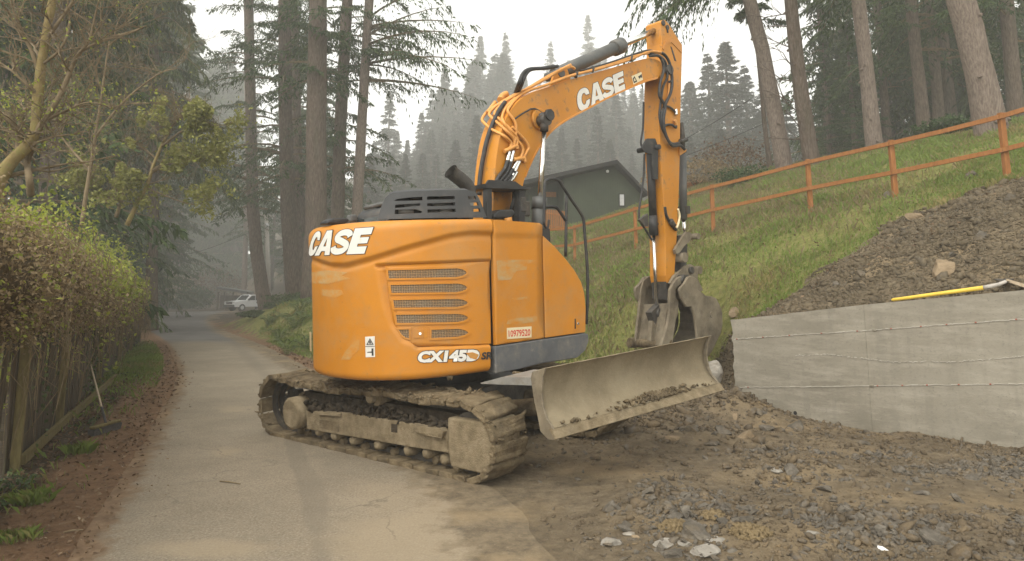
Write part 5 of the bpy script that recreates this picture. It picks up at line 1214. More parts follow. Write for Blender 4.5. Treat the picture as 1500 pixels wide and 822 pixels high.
for a0 in (-0.005, BLEN - 0.02):                             # end plates
    b = EB(); ep = [(0.10, -0.02), (0.03, 0.10), (-0.03, 0.16), (-0.07, 0.25), (-0.085, 0.37), (-0.055, 0.52), (-0.005, 0.615), (-0.20, 0.56), (-0.225, 0.50), (-0.20, 0.33), (-0.15, 0.13), (-0.13, 0.03), (-0.03, -0.03)]
    b.prism([Bp(a0, n_, u) for n_, u in ep], BB * 0.025); b.bevel(0.006, 1); part(b, 'end_plate', 'bucket', blade)
rg = np.random.default_rng(4); n = 240; PP = []
for k in range(n):
    a = abs(rg.normal(0, .24)) * (1 if rg.random() < .5 else -1) + BLEN * 0.57 if k < 170 else rg.uniform(0.05, BLEN - .1); j = rg.uniform(0, 0.06 if k < 170 else 0.02)
    PP.append(Bp(a, 0.045 - j * 1.1, 0.09 + j * 0.9))
so = scatter(np.array([p[:] for p in PP]) - np.array(EXO[:]), rg.uniform(0.008, 0.024, n), M['mud'], 'caked_soil', seed=12); so.parent = blade; tag(so, kind='stuff')
b = EB(); b.hull8([Bp(0.1, -0.16, 0.05), Bp(BLEN - .1, -0.16, 0.05), Bp(BLEN - .1, -0.26, 0.1), Bp(0.1, -0.26, 0.1), Bp(0.1, -0.16, 0.5), Bp(BLEN - .1, -0.16, 0.5), Bp(BLEN - .1, -0.24, 0.45), Bp(0.1, -0.24, 0.45)]); part(b, 'blade_back', 'darksteel', blade)
for a0 in (0.75, 1.75):
    b = EB(); p, c = Bp(a0, -0.2, 0.15), T(-1.0, 0.75 + (a0 - 0.75) * 0.95, 0.42); b.tube([p, c], 0.09, 8); part(b, 'blade_arm', 'mud')
b = EB(); b.prism([hit(x, y, T(0, 0.35, 0), NN) for x, y in ((703, 561), (735, 552.5), (783, 553), (784, 565), (706, 562.5))], NN * 0.5); part(b, 'arm_cover', 'steelplate')
b = EB(); p = hit(765, 549, T(0, 0.8, 0), NN); b.tube([hit(752, 546.5, T(0, .8, 0), NN), hit(778, 549.5, T(0, .8, 0), NN)], 0.02, 8); part(b, 'blade_hose', 'mud')
# soil and mud hanging at the tail's underside
for x in (588, 660, 663):
    b = EB(); p = onbody(x, 551, -0.06); b.tube([p, p - UPM * 0.05], [0.03, 0.01], 6); b.rough(.01, 20, x); part(b, 'mud_lump', 'mud')

# ---- boom
Q0 = 0.05; BW = 0.21
def bo(px, py, q_=None): return onq(px, py, Q0 + BW if q_ is None else q_)
BO_UP = [(722, 330), (723, 290), (724.5, 257), (727.5, 228), (732, 201), (739, 178), (749, 160), (763, 145), (780, 135.5), (800, 128.5), (826, 119), (860, 110), (922, 92), (946, 86), (958, 86.5), (967, 91), (970.5, 103)]
BO_LO = [(970.5, 105), (963, 115), (946, 120), (915, 133), (885, 147), (860, 160.5), (838, 172), (818, 184.5), (803, 198), (790, 216), (779, 236), (769, 260), (763, 290), (758, 332)]
up2 = [(v.x, v.y) for v in catmull([Vector((x, y, 0)) for x, y in BO_UP], 3)]; lo2 = [(v.x, v.y) for v in catmull([Vector((x, y, 0)) for x, y in BO_LO], 3)]
b = EB(); b.prism([bo(x, y) for x, y in up2 + lo2], -RR_ * 2 * BW); b.bevel(0.012, 2, 50); boom = part(b, 'boom', 'orange_worn')
# weld flange along the underside
def boommap(px, py, off=0.0): return onq(px, py, Q0 + BW + off)
b = EB(); lf = lo2[3:-6]
for (x0, y0), (x1, y1) in zip(lf[:-1], lf[1:]):
    a, c = bo(x0, y0), bo(x1, y1); b.hull8([a + UPM * -.004, c + UPM * -.004, c + UPM * -.004 + RR_ * .022, a + UPM * -.004 + RR_ * .022, a + UPM * .028, c + UPM * .028, c + UPM * .02 + RR_ * .02, a + UPM * .02 + RR_ * .02])
part(b, 'boom_flange', 'orange', boom)
logo(quadmap((842.5, 134.0), (912.5, 103.8), (916, 130.3), (846, 166.5)), boommap, 0.004, boom, None, 0.75, [(0.02, 0.285), (0.285, 0.56), (0.535, 0.79), (0.785, 1.0)])
slab([[(925, 111.5), (939.5, 105.5), (942, 117), (928, 124)]], boommap, 0.004, 0.004, 'warning_sticker', 'cream', boom, cutx=None)
slab([[(926.8, 115.5), (929.5, 111.5), (933.5, 119.5), (928.8, 122)], [(928.5, 116.5), (929.7, 114.3), (931.5, 118.2), (929.2, 119.4)]], boommap, 0.006, 0.002, 'warning_symbol', 'ink', boom, cutx=None)
slab([[(934.5, 112.5), (940, 108.5), (940.8, 114), (938, 113.6), (937.4, 116)]], boommap, 0.006, 0.002, 'warning_symbol', 'ink', boom, cutx=None)
# lugs for the arm cylinder on the boom's back
b = EB()
for qq in (Q0 + 0.14, Q0 - 0.14): b.prism([onq(x, y, qq) for x, y in ((806, 128), (812, 108), (822, 99), (831, 101), (836, 117))], -RR_ * 0.04)
part(b, 'cylinder_lug', 'orange_worn', boom)
# boom pin and boom cylinders
for qc in (Q0 + 0.36, Q0 - 0.36):
    b = EB(); p0, p1 = onq(797.5, 186, Q0 + 0.36), onq(790.5, 292, Q0 + 0.36); dq = RR_ * (qc - Q0 - 0.36)
    b.tube([p1 + dq, p1 + (p1 - p0).normalized() * 0.6 + dq], 0.095, 20); b.tube([p1 - (p1 - p0).normalized() * 0.02 + dq, p1 + (p1 - p0).normalized() * 0.14 + dq], 0.106, 20); cyl_ = part(b, 'boom_cylinder', 'cylgrey')
    b = EB(); b.tube([p0 + dq, p1 + (p1 - p0).normalized() * 0.1 + dq], 0.036, 16); part(b, 'rod', 'chrome', cyl_)
    b = EB(); pc = onq(798, 176, Q0 + 0.36) + dq; b.tube([pc - RR_ * 0.09, pc + RR_ * 0.06], 0.085, 18); b.tube([pc, p0 + (p1 - p0) * 0.06 + dq], 0.06, 12); part(b, 'rod_eye', 'darksteel', cyl_)
b = EB(); pc = onq(804.5, 168.5, Q0 + 0.42); b.tube([pc - RR_ * 0.02, pc + RR_ * 0.03], 0.085, 8); b.tube([pc - RR_ * 0.85, pc], 0.06, 16); part(b, 'boom_pin', 'black', boom)
b = EB(); pc = onq(789, 175, Q0 + BW + 0.002); b.tube([pc, pc + RR_ * 0.05], 0.16, 24); b.bevel(.02, 2); part(b, 'pin_boss', 'orange_worn', boom)
# arm cylinder over the boom
b = EB(); a0, a1 = onq(812, 110, Q0), onq(910, 66.5, Q0); d_ = (a1 - a0).normalized()
b.tube([a0, a1], 0.105, 24); b.tube([a1 - d_ * 0.22, a1 - d_ * 0.20, a1, a1 + d_ * 0.015], [0.11, 0.138, 0.138, 0.12], 24); b.tube([a0 + RR_ * .16, a0 - RR_ * .16], 0.07, 14); acyl = part(b, 'arm_cylinder', 'cylgrey')
b = EB(); b.tube([a1, onq(966, 42, Q0)], 0.055, 16); part(b, 'rod', 'chrome', acyl)
b = EB(); pe = onq(969, 42, Q0); b.tube([pe - RR_ * 0.1, pe + RR_ * 0.1], 0.09, 16); part(b, 'rod_eye', 'darksteel', acyl)
# pipes and hoses on the boom; points left of the side plate's edge lie on the boom's back
EDGE = np.array(BO_UP)
def bp2(px, py, lift=0.04):
    if py > 128 and py < 330:
        xe = np.interp(py, EDGE[8::-1, 1], EDGE[8::-1, 0]) if py <= 135.5 else np.interp(py, EDGE[:9][::-1][:, 1], EDGE[:9][::-1][:, 0])
        dx = xe - px
        if dx > 0:
            q_ = Q0 + BW - min(1, dx / 33) * 2 * BW
            p = onq(px + dx * 0.0, py, q_); return p - U * 0.03
    return onq(px, py, Q0 + BW + lift)
def pipe(pts, r_, mm, name='hydraulic_pipe', par=None, lift=0.04, n=5):
    b = EB(); b.tube(catmull([bp2(x, y, lift) for x, y in pts], n), r_, 8); part(b, name, mm, par or boom)
PIPES = [[(747, 218), (748.5, 209), (738, 199), (723, 190), (711, 180), (709, 174), (717, 163), (731, 154), (744, 146), (760, 137), (776, 130), (800, 115), (822, 103), (836, 98), (842, 101)],
         [(752, 217), (752.5, 205), (740, 190), (722, 172), (719.5, 166), (729, 156), (744, 148), (770, 133), (806, 110), (836, 95)],
         [(756, 216), (757.5, 203), (746, 188), (729, 170), (728.5, 163), (738, 153), (752, 142)],
         [(753, 214), (756, 192), (754, 178), (746.5, 164), (750, 155.5), (762, 142), (778, 133), (800, 124.5), (830, 113.5), (862, 104), (900, 92), (930, 82), (950, 78)],
         [(762, 232), (766, 222), (763, 212), (750, 198), (739, 181), (738, 172), (744, 158), (757, 144)],
         [(764, 236), (772, 222), (774.5, 216), (770, 207), (758, 194), (750, 186)]]
for p in PIPES: pipe(p, 0.021, 'pipe')
pipe([(735, 147), (739, 141), (745, 138)], 0.05, 'pipe'); pipe([(716, 166), (728, 150)], 0.03, 'pipe', 'pipe_clamp'); pipe([(739, 222), (756, 214), (757, 219)], 0.03, 'pipe', 'pipe_clamp'); pipe([(752, 234), (767, 232), (769, 238)], 0.03, 'pipe', 'pipe_clamp')
for a, c in (((746, 222), (743, 236)), ((752, 221), (748, 238)), ((758, 236), (751, 248)), ((761, 236), (754, 252)), ((757, 252), (750, 264)), ((752, 254), (748, 266))):
    pipe([a, ((a[0] + c[0]) / 2, (a[1] + c[1]) / 2), c], 0.026, 'chrome', 'hose_fitting')
for pts in ([(743, 236), (739, 248), (731, 258), (727, 266)], [(748, 238), (743, 252), (735, 262), (730, 268)], [(751, 248), (745, 258), (738, 266)], [(754, 252), (748, 262), (742, 268)]):
    pipe(pts, 0.026, 'rubber', 'hose')
pipe([(742, 150), (735, 160), (725, 180), (716, 205), (709.5, 235), (705.5, 262), (704.5, 286)], 0.032, 'rubber', 'hose')
for dx in (0, 5): pipe([(757 + dx, 136), (760 + dx, 122), (766 + dx, 108), (775 + dx, 101.5), (795 + dx, 100), (812 + dx, 97)], 0.026, 'rubber', 'hose')
pipe([(777, 160), (768, 165), (760, 170), (752, 176)], 0.012, 'rubber', 'hose'); pipe([(777, 160), (785, 160), (795, 166)], 0.014, 'rubber', 'hose')
pipe([(806, 122), (840, 110), (880, 100), (920, 88), (944, 78), (955, 75.5), (968, 77)], 0.024, 'pipe'); pipe([(850, 104), (890, 93), (925, 81), (948, 74), (960, 76)], 0.018, 'rubber', 'hose')
for x, y in ((869, 100), (845, 108), (925, 84)): pipe([(x - 2, y + 5), (x, y - 2)], 0.03, 'darksteel', 'pipe_clamp')

# ---- arm
AW = 0.165
def ar(px, py, q_=None): return onq(px, py, Q0 + AW if q_ is None else q_)
ARM = [(967.5, 32), (970, 29.3), (974, 29), (979, 34), (988, 48), (998, 64), (999.3, 78), (998.2, 119), (996.6, 180), (996, 229), (995, 268), (993.3, 306), (992, 335), (990.6, 368), (988, 402), (985, 412), (977, 415), (975.2, 404), (975, 363), (974, 330), (973, 304), (971, 273), (967, 219), (965.6, 180), (966, 130), (966.5, 118), (968.5, 90), (969.5, 64), (968.5, 46)]
b = EB(); b.prism([ar(x, y) for x, y in ARM], -RR_ * 2 * AW); b.bevel(0.01, 2, 40); arm = part(b, 'arm', 'orange_worn')
pm = onq(959, 47, Q0)
b = EB(); b.prism([ar(x, y, Q0 + AW + 0.012) for x, y in ((970.5, 70), (975, 60), (981, 56.5), (988, 58), (999, 65), (999.2, 78), (984, 62), (977, 64), (973, 74))], -RR_ * 0.012); part(b, 'arm_rib', 'orange', arm)
for (x, y, r_) in ((971, 34, 0.05), (977, 40.5, 0.045)):
    b = EB(); p = ar(x, y, Q0 + AW); b.tube([p, p + RR_ * 0.02], r_, 14); part(b, 'pin', 'darksteel', arm)
b = EB(); b.prism([ar(x, y, Q0 - AW - 0.02) for x, y in ((966, 32), (975, 32), (972, 62), (966, 70))], -RR_ * 0.05); part(b, 'arm_ear', 'orange_worn', arm)
b = EB(); p = onq(966, 106, Q0); b.tube([p - RR_ * 0.24, p + RR_ * 0.24], 0.09, 18); part(b, 'arm_pivot_pin', 'darksteel', arm)
def am(px, py, lift): return onq(px, py, Q0 + AW + lift)
def hose(pts, r_=0.024, mm='rubber', lift=0.05, name='hose', par=None):
    b = EB(); b.tube(catmull([am(x, y, lift) for x, y in pts], 6), r_, 8); part(b, name, mm, par or arm)
hose([(950, 79), (962, 76.5), (973, 80), (981, 93), (984.5, 115), (983, 134), (975, 152), (969, 170), (972.5, 190), (978, 204), (984, 210.5), (994, 210), (1006, 205.5)], 0.027, 'rubber', 0.06)
hose([(952, 82), (965, 82), (971, 92), (972, 104), (967, 122), (966, 140), (974, 156), (972, 175), (974.5, 195), (984, 213), (996, 213), (1003, 219)], 0.027, 'rubber', 0.09)
hose([(966, 82), (975, 92), (977.5, 112), (971, 128), (968, 150), (966, 170), (970, 188), (976, 200)], 0.022, 'rubber', 0.04)
hose([(985, 118), (980, 120)], 0.02, 'rubber'); hose([(980, 110), (979.5, 135), (976, 150)], 0.018, 'pipe', 0.03, 'hydraulic_pipe')
hose([(973, 155), (981, 157), (989, 164), (990, 168)], 0.02, 'darksteel', 0.03, 'hose_fitting'); hose([(972, 186), (977, 183), (984, 183), (990, 187), (990, 184)], 0.022, 'rubber', 0.05); hose([(990, 160), (990.5, 169)], 0.03, 'chrome', 0.03, 'hose_fitting'); hose([(988, 176), (991, 184)], 0.03, 'pipe', 0.04, 'hose_fitting')
hose([(996, 206), (1000, 207), (1005, 204)], 0.035, 'darksteel', 0.08, 'hose_fitting')
hose([(974, 303), (976, 315), (981, 325), (986, 332), (990.5, 337)], 0.025, 'black', 0.03, 'hose'); hose([(993, 306), (995.5, 316), (994, 326), (991, 335)], 0.02, 'cream', 0.02, 'hydraulic_pipe'); hose([(982, 323), (987, 331)], 0.05, 'darksteel', 0.04, 'hose_fitting')
hose([(977, 42), (978, 48)], .02, 'ink', .004, 'scratch'); 
b = EB(); b.prism([am(x, y, 0.003) for x, y in ((982, 68), (984, 69), (990, 88), (991, 90), (988, 89))], RR_ * 0.003); part(b, 'grease_line', 'black', arm)
# bucket cylinder behind the arm
b = EB(); b.tube([onq(1000, 226, Q0), onq(1001, 322, Q0)], 0.07, 16); bcy = part(b, 'bucket_cylinder', 'cylgrey')
b = EB(); b.tube([onq(1001, 320, Q0), onq(1004, 350, Q0)], 0.035, 12); part(b, 'rod', 'chrome', bcy)
b = EB(); b.tube([onq(998, 180, Q0 + .05), onq(999.5, 200, Q0 + .05), onq(999, 226, Q0)], [0.04, 0.05, 0.06], 10); part(b, 'cylinder_mount', 'darksteel', bcy)
b = EB(); b.box(onq(1002, 308, Q0), 0.1, 0.2, 0.14, MU); part(b, 'cylinder_gland', 'darksteel', bcy)
b = EB(); b.prism([onq(x, y, Q0 + .2) for x, y in ((996, 214), (1006, 219), (1005, 222), (996, 228))], -RR_ * 0.4); part(b, 'hose_bracket', 'orange', arm)
# thumb cylinder on the arm's inner side
TQ = Q0
b = EB(); t0, t1 = onq(952.5, 226, TQ), onq(956.5, 316, TQ); b.tube([t0, t1], 0.068, 20); b.tube([t1, onq(957.5, 345, TQ)], [0.074, 0.082], 20); tcy = part(b, 'thumb_cylinder', 'black')
b = EB(); b.tube([onq(957.5, 340, TQ), onq(961.8, 452, TQ)], 0.03, 14); part(b, 'rod', 'chrome', tcy)
b = EB()
for qq in (TQ + 0.15, TQ - 0.11): b.prism([onq(x, y, qq) for x, y in ((948, 203), (960, 203), (964, 215), (964, 263), (958, 262), (955, 226), (944, 222), (940, 217))], -RR_ * 0.03)
b.tube([onq(951, 218, TQ) - RR_ * 0.24, onq(951, 218, TQ) + RR_ * 0.22], 0.045, 12); part(b, 'thumb_bracket', 'black', arm)
b = EB(); p = onq(962, 459, TQ); b.tube([p - RR_ * 0.1, p + RR_ * 0.1], 0.09, 16); b.prism([onq(x, y, TQ + .06) for x, y in ((954, 458), (966, 446), (971, 460), (963, 482), (958, 470))], -RR_ * 0.12); part(b, 'rod_eye', 'darksteel', tcy)
for pts in ([(943, 150), (942, 185), (940, 200), (939, 211), (944, 222)], [(944, 226), (943, 255), (940, 280), (936, 310), (938, 325), (946, 337), (955, 352)], [(956, 302), (958, 318), (966, 332)]):
    b = EB(); b.tube(catmull([onq(x, y, TQ + .02) for x, y in pts], 6), 0.018, 8); part(b, 'hose', 'rubber', arm)
b = EB(); b.prism([onq(x, y, TQ + .1) for x, y in ((937, 322), (949, 313), (950, 332), (944, 331))], -RR_ * 0.05); part(b, 'hose_guard', 'darksteel', arm)
b = EB(); b.prism([onq(x, y, Q0 - .02) for x, y in ((968, 305), (972, 305), (970, 338), (964, 338))], -RR_ * 0.05); part(b, 'hose_clip', 'orange', arm)

# ---- bucket linkage, thumb and bucket
b = EB()
for qq in (Q0 + 0.25, Q0 - 0.20):
    b.prism([onq(x, y, qq) for x, y in ((989, 366), (995, 356), (1003, 343), (1006, 339.5), (1011, 340), (1013.5, 347), (1011, 353), (1003, 360), (996, 370), (991, 372))], -RR_ * 0.05)
p = onq(1008, 347, Q0); b.tube([p - RR_ * 0.2, p + RR_ * 0.22], 0.055, 14); p = onq(984, 378, Q0); b.tube([p - RR_ * 0.32, p + RR_ * 0.28], 0.085, 18); part(b, 'bucket_link', 'bucket')
b = EB(); b.prism([onq(x, y, Q0 + 0.12) for x, y in ((996, 345), (1003, 352), (1007, 358), (1006, 385), (1003, 398), (996, 398), (999, 376), (994, 360))], -RR_ * 0.24); part(b, 'link_rod', 'darksteel')
b = EB(); p = onq(982, 410, Q0); b.tube([p - RR_ * 0.34, p + RR_ * 0.34], 0.085, 18); b.box(onq(972, 425, Q0), 0.26, 0.3, 0.3, MU); b.rough(.02, 7); part(b, 'arm_foot', 'darksteel', arm)
# thumb: two curved cheeks with a plate between
TH_R = [(1002, 404), (1006, 409), (1003, 415), (996, 418), (990, 424), (990, 434), (994, 442), (994, 458), (990, 470), (988, 485), (986, 500), (980, 508), (968, 508), (974, 490), (979, 472), (981.5, 455), (981.5, 438), (982, 424), (987, 414), (994, 406)]
TQR, TQL = Q0 + 0.34, Q0 - 0.40
thb = EB(); thb.prism([onq(x, y, TQR) for x, y in TH_R], -RR_ * 0.055); thb.bevel(.008, 1, 40); thumb = part(thb, 'thumb', 'bucket')
TH_L = [(950, 405), (955, 404), (957.5, 411), (957, 420), (951, 421), (947, 426), (945.5, 437), (944.5, 450), (943, 470), (940.5, 490), (938, 502), (931, 502), (933, 485), (936, 460), (938, 438), (939.5, 422), (943, 411)]
b = EB(); b.prism([onq(x, y, TQL) for x, y in TH_L], -RR_ * 0.05); b.bevel(.008, 1, 40); part(b, 'thumb_cheek', 'bucket', thumb)
b = EB(); b.prism([onq(945, 446, TQL), onq(981, 444, TQR - .055), onq(970, 506, TQR - .055), onq(936, 504, TQL)], -U * 0.04); part(b, 'thumb_plate', 'bucket', thumb)
b = EB(); b.prism([onq(x, y, Q0 + .06) for x, y in ((956, 470), (962, 476), (959, 506), (953, 506))], -RR_ * 0.08); part(b, 'thumb_rib', 'bucket', thumb)
b = EB(); b.tube([onq(923, 503, TQL - .05), onq(935, 503, TQL), onq(950, 504, Q0), onq(985, 505, TQR)], [0.09, 0.075, 0.07, 0.075], 10); b.sub(1); b.rough(.03, 7); part(b, 'thumb_tip', 'mud', thumb)
# bucket
BQ = Q0 + 0.48
BK_OUT = [(1008, 406), (1013, 404), (1022, 409), (1023.5, 417), (1021, 424), (1026, 427), (1034, 433.5), (1042, 434), (1049, 437), (1054, 446), (1058, 458), (1058.5, 475), (1056, 488), (1050, 500), (1043, 515), (1035, 526), (1024, 522)]
BK_IN = [(1022, 498), (1020.5, 482), (1017.5, 462), (1013, 449), (1006, 450), (1002.5, 444.5), (998.5, 437), (996, 426), (996.5, 422), (1003, 415)]
cheek = BK_OUT + BK_IN
b = EB(); b.prism([onq(x, y, BQ) for x, y in cheek], -RR_ * 0.05); b.bevel(.01, 1, 40)
shell = [(1021, 424), (1026, 427), (1034, 433.5), (1042, 434), (1049, 437), (1054, 446), (1058, 458), (1058.5, 475), (1056, 488), (1050, 500), (1043, 515), (1035, 526)]
near = [onq(x, y, BQ - 0.05) for x, y in shell]; cen = onq(1025, 470, BQ - .05)
for p, q_ in zip(near[:-1], near[1:]):
    p2, q2_ = p + (cen - p).normalized() * 0.04, q_ + (cen - q_).normalized() * 0.04; v = -RR_ * 0.86
    b.hull8([p, q_, q_ + v, p + v, p2, q2_, q2_ + v, p2 + v])
bucket = part(b, 'bucket', 'bucket')
b = EB(); b.prism([onq(x, y, BQ) - RR_ * 0.91 for x, y in cheek], -RR_ * 0.05); part(b, 'far_cheek', 'bucket', bucket)
b = EB()
for qq in (Q0 + 0.24, Q0 - 0.20):
    b.prism([onq(x, y, qq) for x, y in ((982, 415), (988, 404), (1000, 394), (1006, 388.5), (1012, 387), (1019, 391), (1023, 399), (1022, 408), (1030, 425), (1020, 432), (1004, 430), (994, 426))], -RR_ * 0.05)
p = onq(1011, 396, Q0); b.tube([p - RR_ * 0.2, p + RR_ * 0.21], 0.07, 16); part(b, 'bucket_ear', 'bucket', bucket)
b = EB(); p = onq(1003, 411, Q0 + .35); b.tube([p - RR_ * 0.1, p + RR_ * 0.03], 0.1, 18); p = onq(1011, 396, Q0 + .24); b.tube([p, p + RR_ * 0.05], 0.06, 14); part(b, 'bucket_pin', 'darksteel', bucket)
for k in range(5):
    b = EB(); p = onq(1024, 521, BQ) - RR_ * (0.06 + 0.2 * k); b.hull8([p + U * x + RR_ * y * .05 + UPM * z for x, y, z in ((-.06, -1, -.03), (.06, -1, -.03), (.06, 1, -.03), (-.06, 1, -.03), (-.01, -.5, -.17), (.02, -.5, -.17), (.02, .5, -.17), (-.01, .5, -.17))]); part(b, 'bucket_tooth', 'bucket', bucket)
b = EB(); p = onq(1042, 461, BQ); b.tube([p, p + RR_ * .012], [0.05, 0.045], 14, True); part(b, 'wear_mark', 'bucket', bucket)
# ------------------------------------------------------------------ vegetation builders
def unit(v): return v / (np.linalg.norm(v, axis=-1, keepdims=True) + 1e-9)
def crown_arrays(seed, nb, zlo, zhi, rlo, rhi, droop=0.35, ntw=22, nbl=4, bl=0.45, bw=0.07, hang=0.5, rise=0.15, axis=None, power=0.9, azc=None, keep=1.0, stems=True, tw=0.38):
    """boughs of a conifer: every bough carries side twigs and every twig a few needle sprays"""
    rg = np.random.default_rng(seed)
    z = np.sort(rg.uniform(0, 1, nb)); zz = zlo + (zhi - zlo) * z
    az = np.arange(nb) * 2.39996 + rg.normal(0, 0.5, nb)
    if azc is not None: az = azc[0] + rg.uniform(-azc[1], azc[1], nb)
    L = (rlo + (rhi - rlo) * z ** power) * rg.uniform(0.45, 1.2, nb)
    ax = axis(zz) if axis else np.zeros((nb, 2))
    base = np.c_[ax, zz]; out = np.c_[np.cos(az), np.sin(az), np.zeros(nb)]; side = np.c_[-np.sin(az), np.cos(az), np.zeros(nb)]
    dr = droop * rg.uniform(0.6, 1.4, nb); ri = rise * rg.uniform(0.2, 1.6, nb) + 0.5 * z * 0.3
    t = np.linspace(0.16, 1.0, ntw)[None, :] + rg.normal(0, 0.02, (nb, ntw))
    t = t.clip(0.1, 1.02)
    curve = lambda t_: base[:, None] + out[:, None] * (L[:, None] * t_)[..., None] + np.array([0, 0, 1.0]) * (L[:, None] * (ri[:, None] * t_ - dr[:, None] * t_ ** 2))[..., None]
    p = curve(t)
    sgn_ = np.where(np.arange(ntw) % 2 == 0, 1.0, -1.0)[None, :]
    tl = (L[:, None] * tw * (1.08 - t) + 0.14) * rg.uniform(0.6, 1.3, (nb, ntw))
    td_ = unit(out[:, None] * rg.uniform(0.45, 0.9, (nb, ntw))[..., None] + side[:, None] * (sgn_ * rg.uniform(0.5, 1.0, (nb, ntw)))[..., None] + np.array([0, 0, -1.0]) * (hang * 0.5 * rg.uniform(0, 1, (nb, ntw)))[..., None])
    f = (np.arange(nbl) + 0.6)[None, None, :] / nbl
    bp = p[:, :, None] + td_[:, :, None] * (tl[..., None] * f)[..., None] - np.array([0, 0, 1.0]) * (hang * tl[..., None] * f * f * 0.6)[..., None]
    n3 = bp.shape[:3]
    d = unit(td_[:, :, None] * rg.uniform(0.2, 1.0, n3)[..., None] + rg.normal(0, 0.32, n3 + (3,)) + np.array([0, 0, -1.0]) * (hang * rg.uniform(0.5, 1.5, n3))[..., None])
    w = unit(np.cross(d, rg.normal(0, 1, n3 + (3,)))) * (bw * rg.uniform(0.6, 1.5, n3))[..., None]
    ln = (bl * rg.uniform(0.5, 1.4, n3))[..., None]
    A = bp - w * 0.5; Bv = bp + d * ln * 0.45 + w * 1.2 * 0.5 + w * 0.4; Cv = bp + d * ln; Dv = bp + d * ln * 0.4 - w * 1.1
    Q = np.stack([A, Bv, Cv, Dv], 3).reshape(-1, 4, 3)
    if keep < 1: Q = Q[rg.random(len(Q)) < keep]
    V = Q.reshape(-1, 3); Fc = np.arange(len(V)).reshape(-1, 4); mi = np.zeros(len(Fc), int)
    if stems:
        ts = np.linspace(0, 0.95, 6)[None, :].repeat(nb, 0); c = curve(ts); r = (0.012 + 0.012 * L)[:, None] * (1.02 - ts)
        up_ = np.array([0, 0, 1.0]); sd_ = side[:, None] * r[..., None]
        for o1, o2 in ((sd_, -sd_), (up_ * r[..., None], -up_ * r[..., None])):
            a, b_ = c + o1, c + o2
            S = np.stack([a[:, :-1], a[:, 1:], b_[:, 1:], b_[:, :-1]], 2).reshape(-1, 4, 3); k = len(V); V = np.concatenate([V, S.reshape(-1, 3)]); Fc = np.concatenate([Fc, k + np.arange(len(S) * 4).reshape(-1, 4)]); mi = np.concatenate([mi, np.ones(len(S), int)])
    return V, Fc, mi
def crown_mesh(name, mm, *a, **k):
    V, Fc, mi = crown_arrays(*a, **k); return mesh_np(name, V, Fc, [M[mm], M['twig']], False, mi)
def trunk_mesh(pts, rads, mm, n=14, seed=0, knots=0):
    b = B(); b.tube(pts, rads, n)
    for v in b.bm.verts:
        k = mnoise.noise(Vector((v.co.x * 3 + seed, v.co.y * 3, v.co.z * 0.5))); v.co += Vector((v.co.x, v.co.y, 0)) * 0; v.co += Vector((mnoise.noise(v.co * 2.1), mnoise.noise(v.co * 2.3 + Vector((9, 0, 0))), 0)) * 0.03
    rg = random.Random(seed)
    for k in range(knots):
        i = rg.randrange(1, len(pts) - 1); t = rg.random(); c = Vector(pts[i]).lerp(Vector(pts[i + 1]), t) if i + 1 < len(pts) else Vector(pts[i]); a = rg.uniform(0, 6.28); r = rads[i]
        o = Vector((math.cos(a), math.sin(a), 0)); b.tube([c + o * r * 0.85, c + o * (r + 0.06) + Vector((0, 0, -0.02))], [0.07, 0.035], 6)
    bmesh.ops.recalc_face_normals(b.bm, faces=b.bm.faces); me = bpy.data.meshes.new('trunk'); b.bm.to_mesh(me); b.bm.free(); me.materials.append(M[mm]); return me
def px_tree(name, label, pxs, zc, wpx_, htop, mm, crown, group=None, flare=1.35, knots=0, seed=0, taper=0.45):
    """tree whose trunk follows photo pixels at one distance and is carried on to its real height"""
    P = [at(x, y, zc) for x, y in pxs]; base = P[0].copy(); gzv = hz1(base.x, base.y)
    d0 = (P[0] - P[1]).normalized()
    foot = P[0] + d0 * ((P[0].z - gzv + 0.3) / max(0.2, -d0.z)) if d0.z < -0.2 else Vector((base.x, base.y, gzv - 0.3))
    root = Vector((foot.x, foot.y, gzv)); Q = [foot] + ([P[0]] if (P[0] - foot).length > 0.4 else []) + P[1:]
    dt = (P[-1] - P[-2]).normalized(); dt = (dt + Vector((0, 0, 0.6))).normalized()
    zt = gzv + htop; last = Q[-1]
    for k in range(1, 5): Q.append(last + dt * ((zt - last.z) * k / 4 / max(0.3, dt.z)))
    r0 = wpx_ / F * zc / 2; R = []
    for i, p in enumerate(Q): h = max(0, p.z - gzv); R.append(r0 * (1.0 - taper * min(1, h / htop * 1.0)) * (1 + (flare - 1) * math.exp(-h / 0.8)) if i < len(Q) - 1 else 0.03)
    dens = []; rd = []
    for i in range(len(Q) - 1):
        n = max(2, int((Q[i + 1] - Q[i]).length / 0.9))
        for k in range(n): dens.append(Q[i].lerp(Q[i + 1], k / n)); rd.append(R[i] + (R[i + 1] - R[i]) * k / n)
    dens.append(Q[-1]); rd.append(R[-1])
    t = thing(name, label, 'tree', root, 0, group)
    loc = [p - root for p in dens]; link('trunk', trunk_mesh(loc, rd, mm, 16 if wpx_ > 15 else 10, seed, knots), None, t)
    zs = np.array([p.z for p in loc]); xs = np.array([p.x for p in loc]); ys = np.array([p.y for p in loc])
    if crown:
        axis = lambda z_: np.c_[np.interp(z_, zs, xs), np.interp(z_, zs, ys)]
        for j, c in enumerate(crown if isinstance(crown, list) else [crown]):
            c = dict(c); m_ = c.pop('mat', 'fir'); me = crown_mesh('crown', m_, seed * 13 + j + 1, axis=axis, **c); link('crown' if j == 0 else 'bough', me, None, t)
    return t
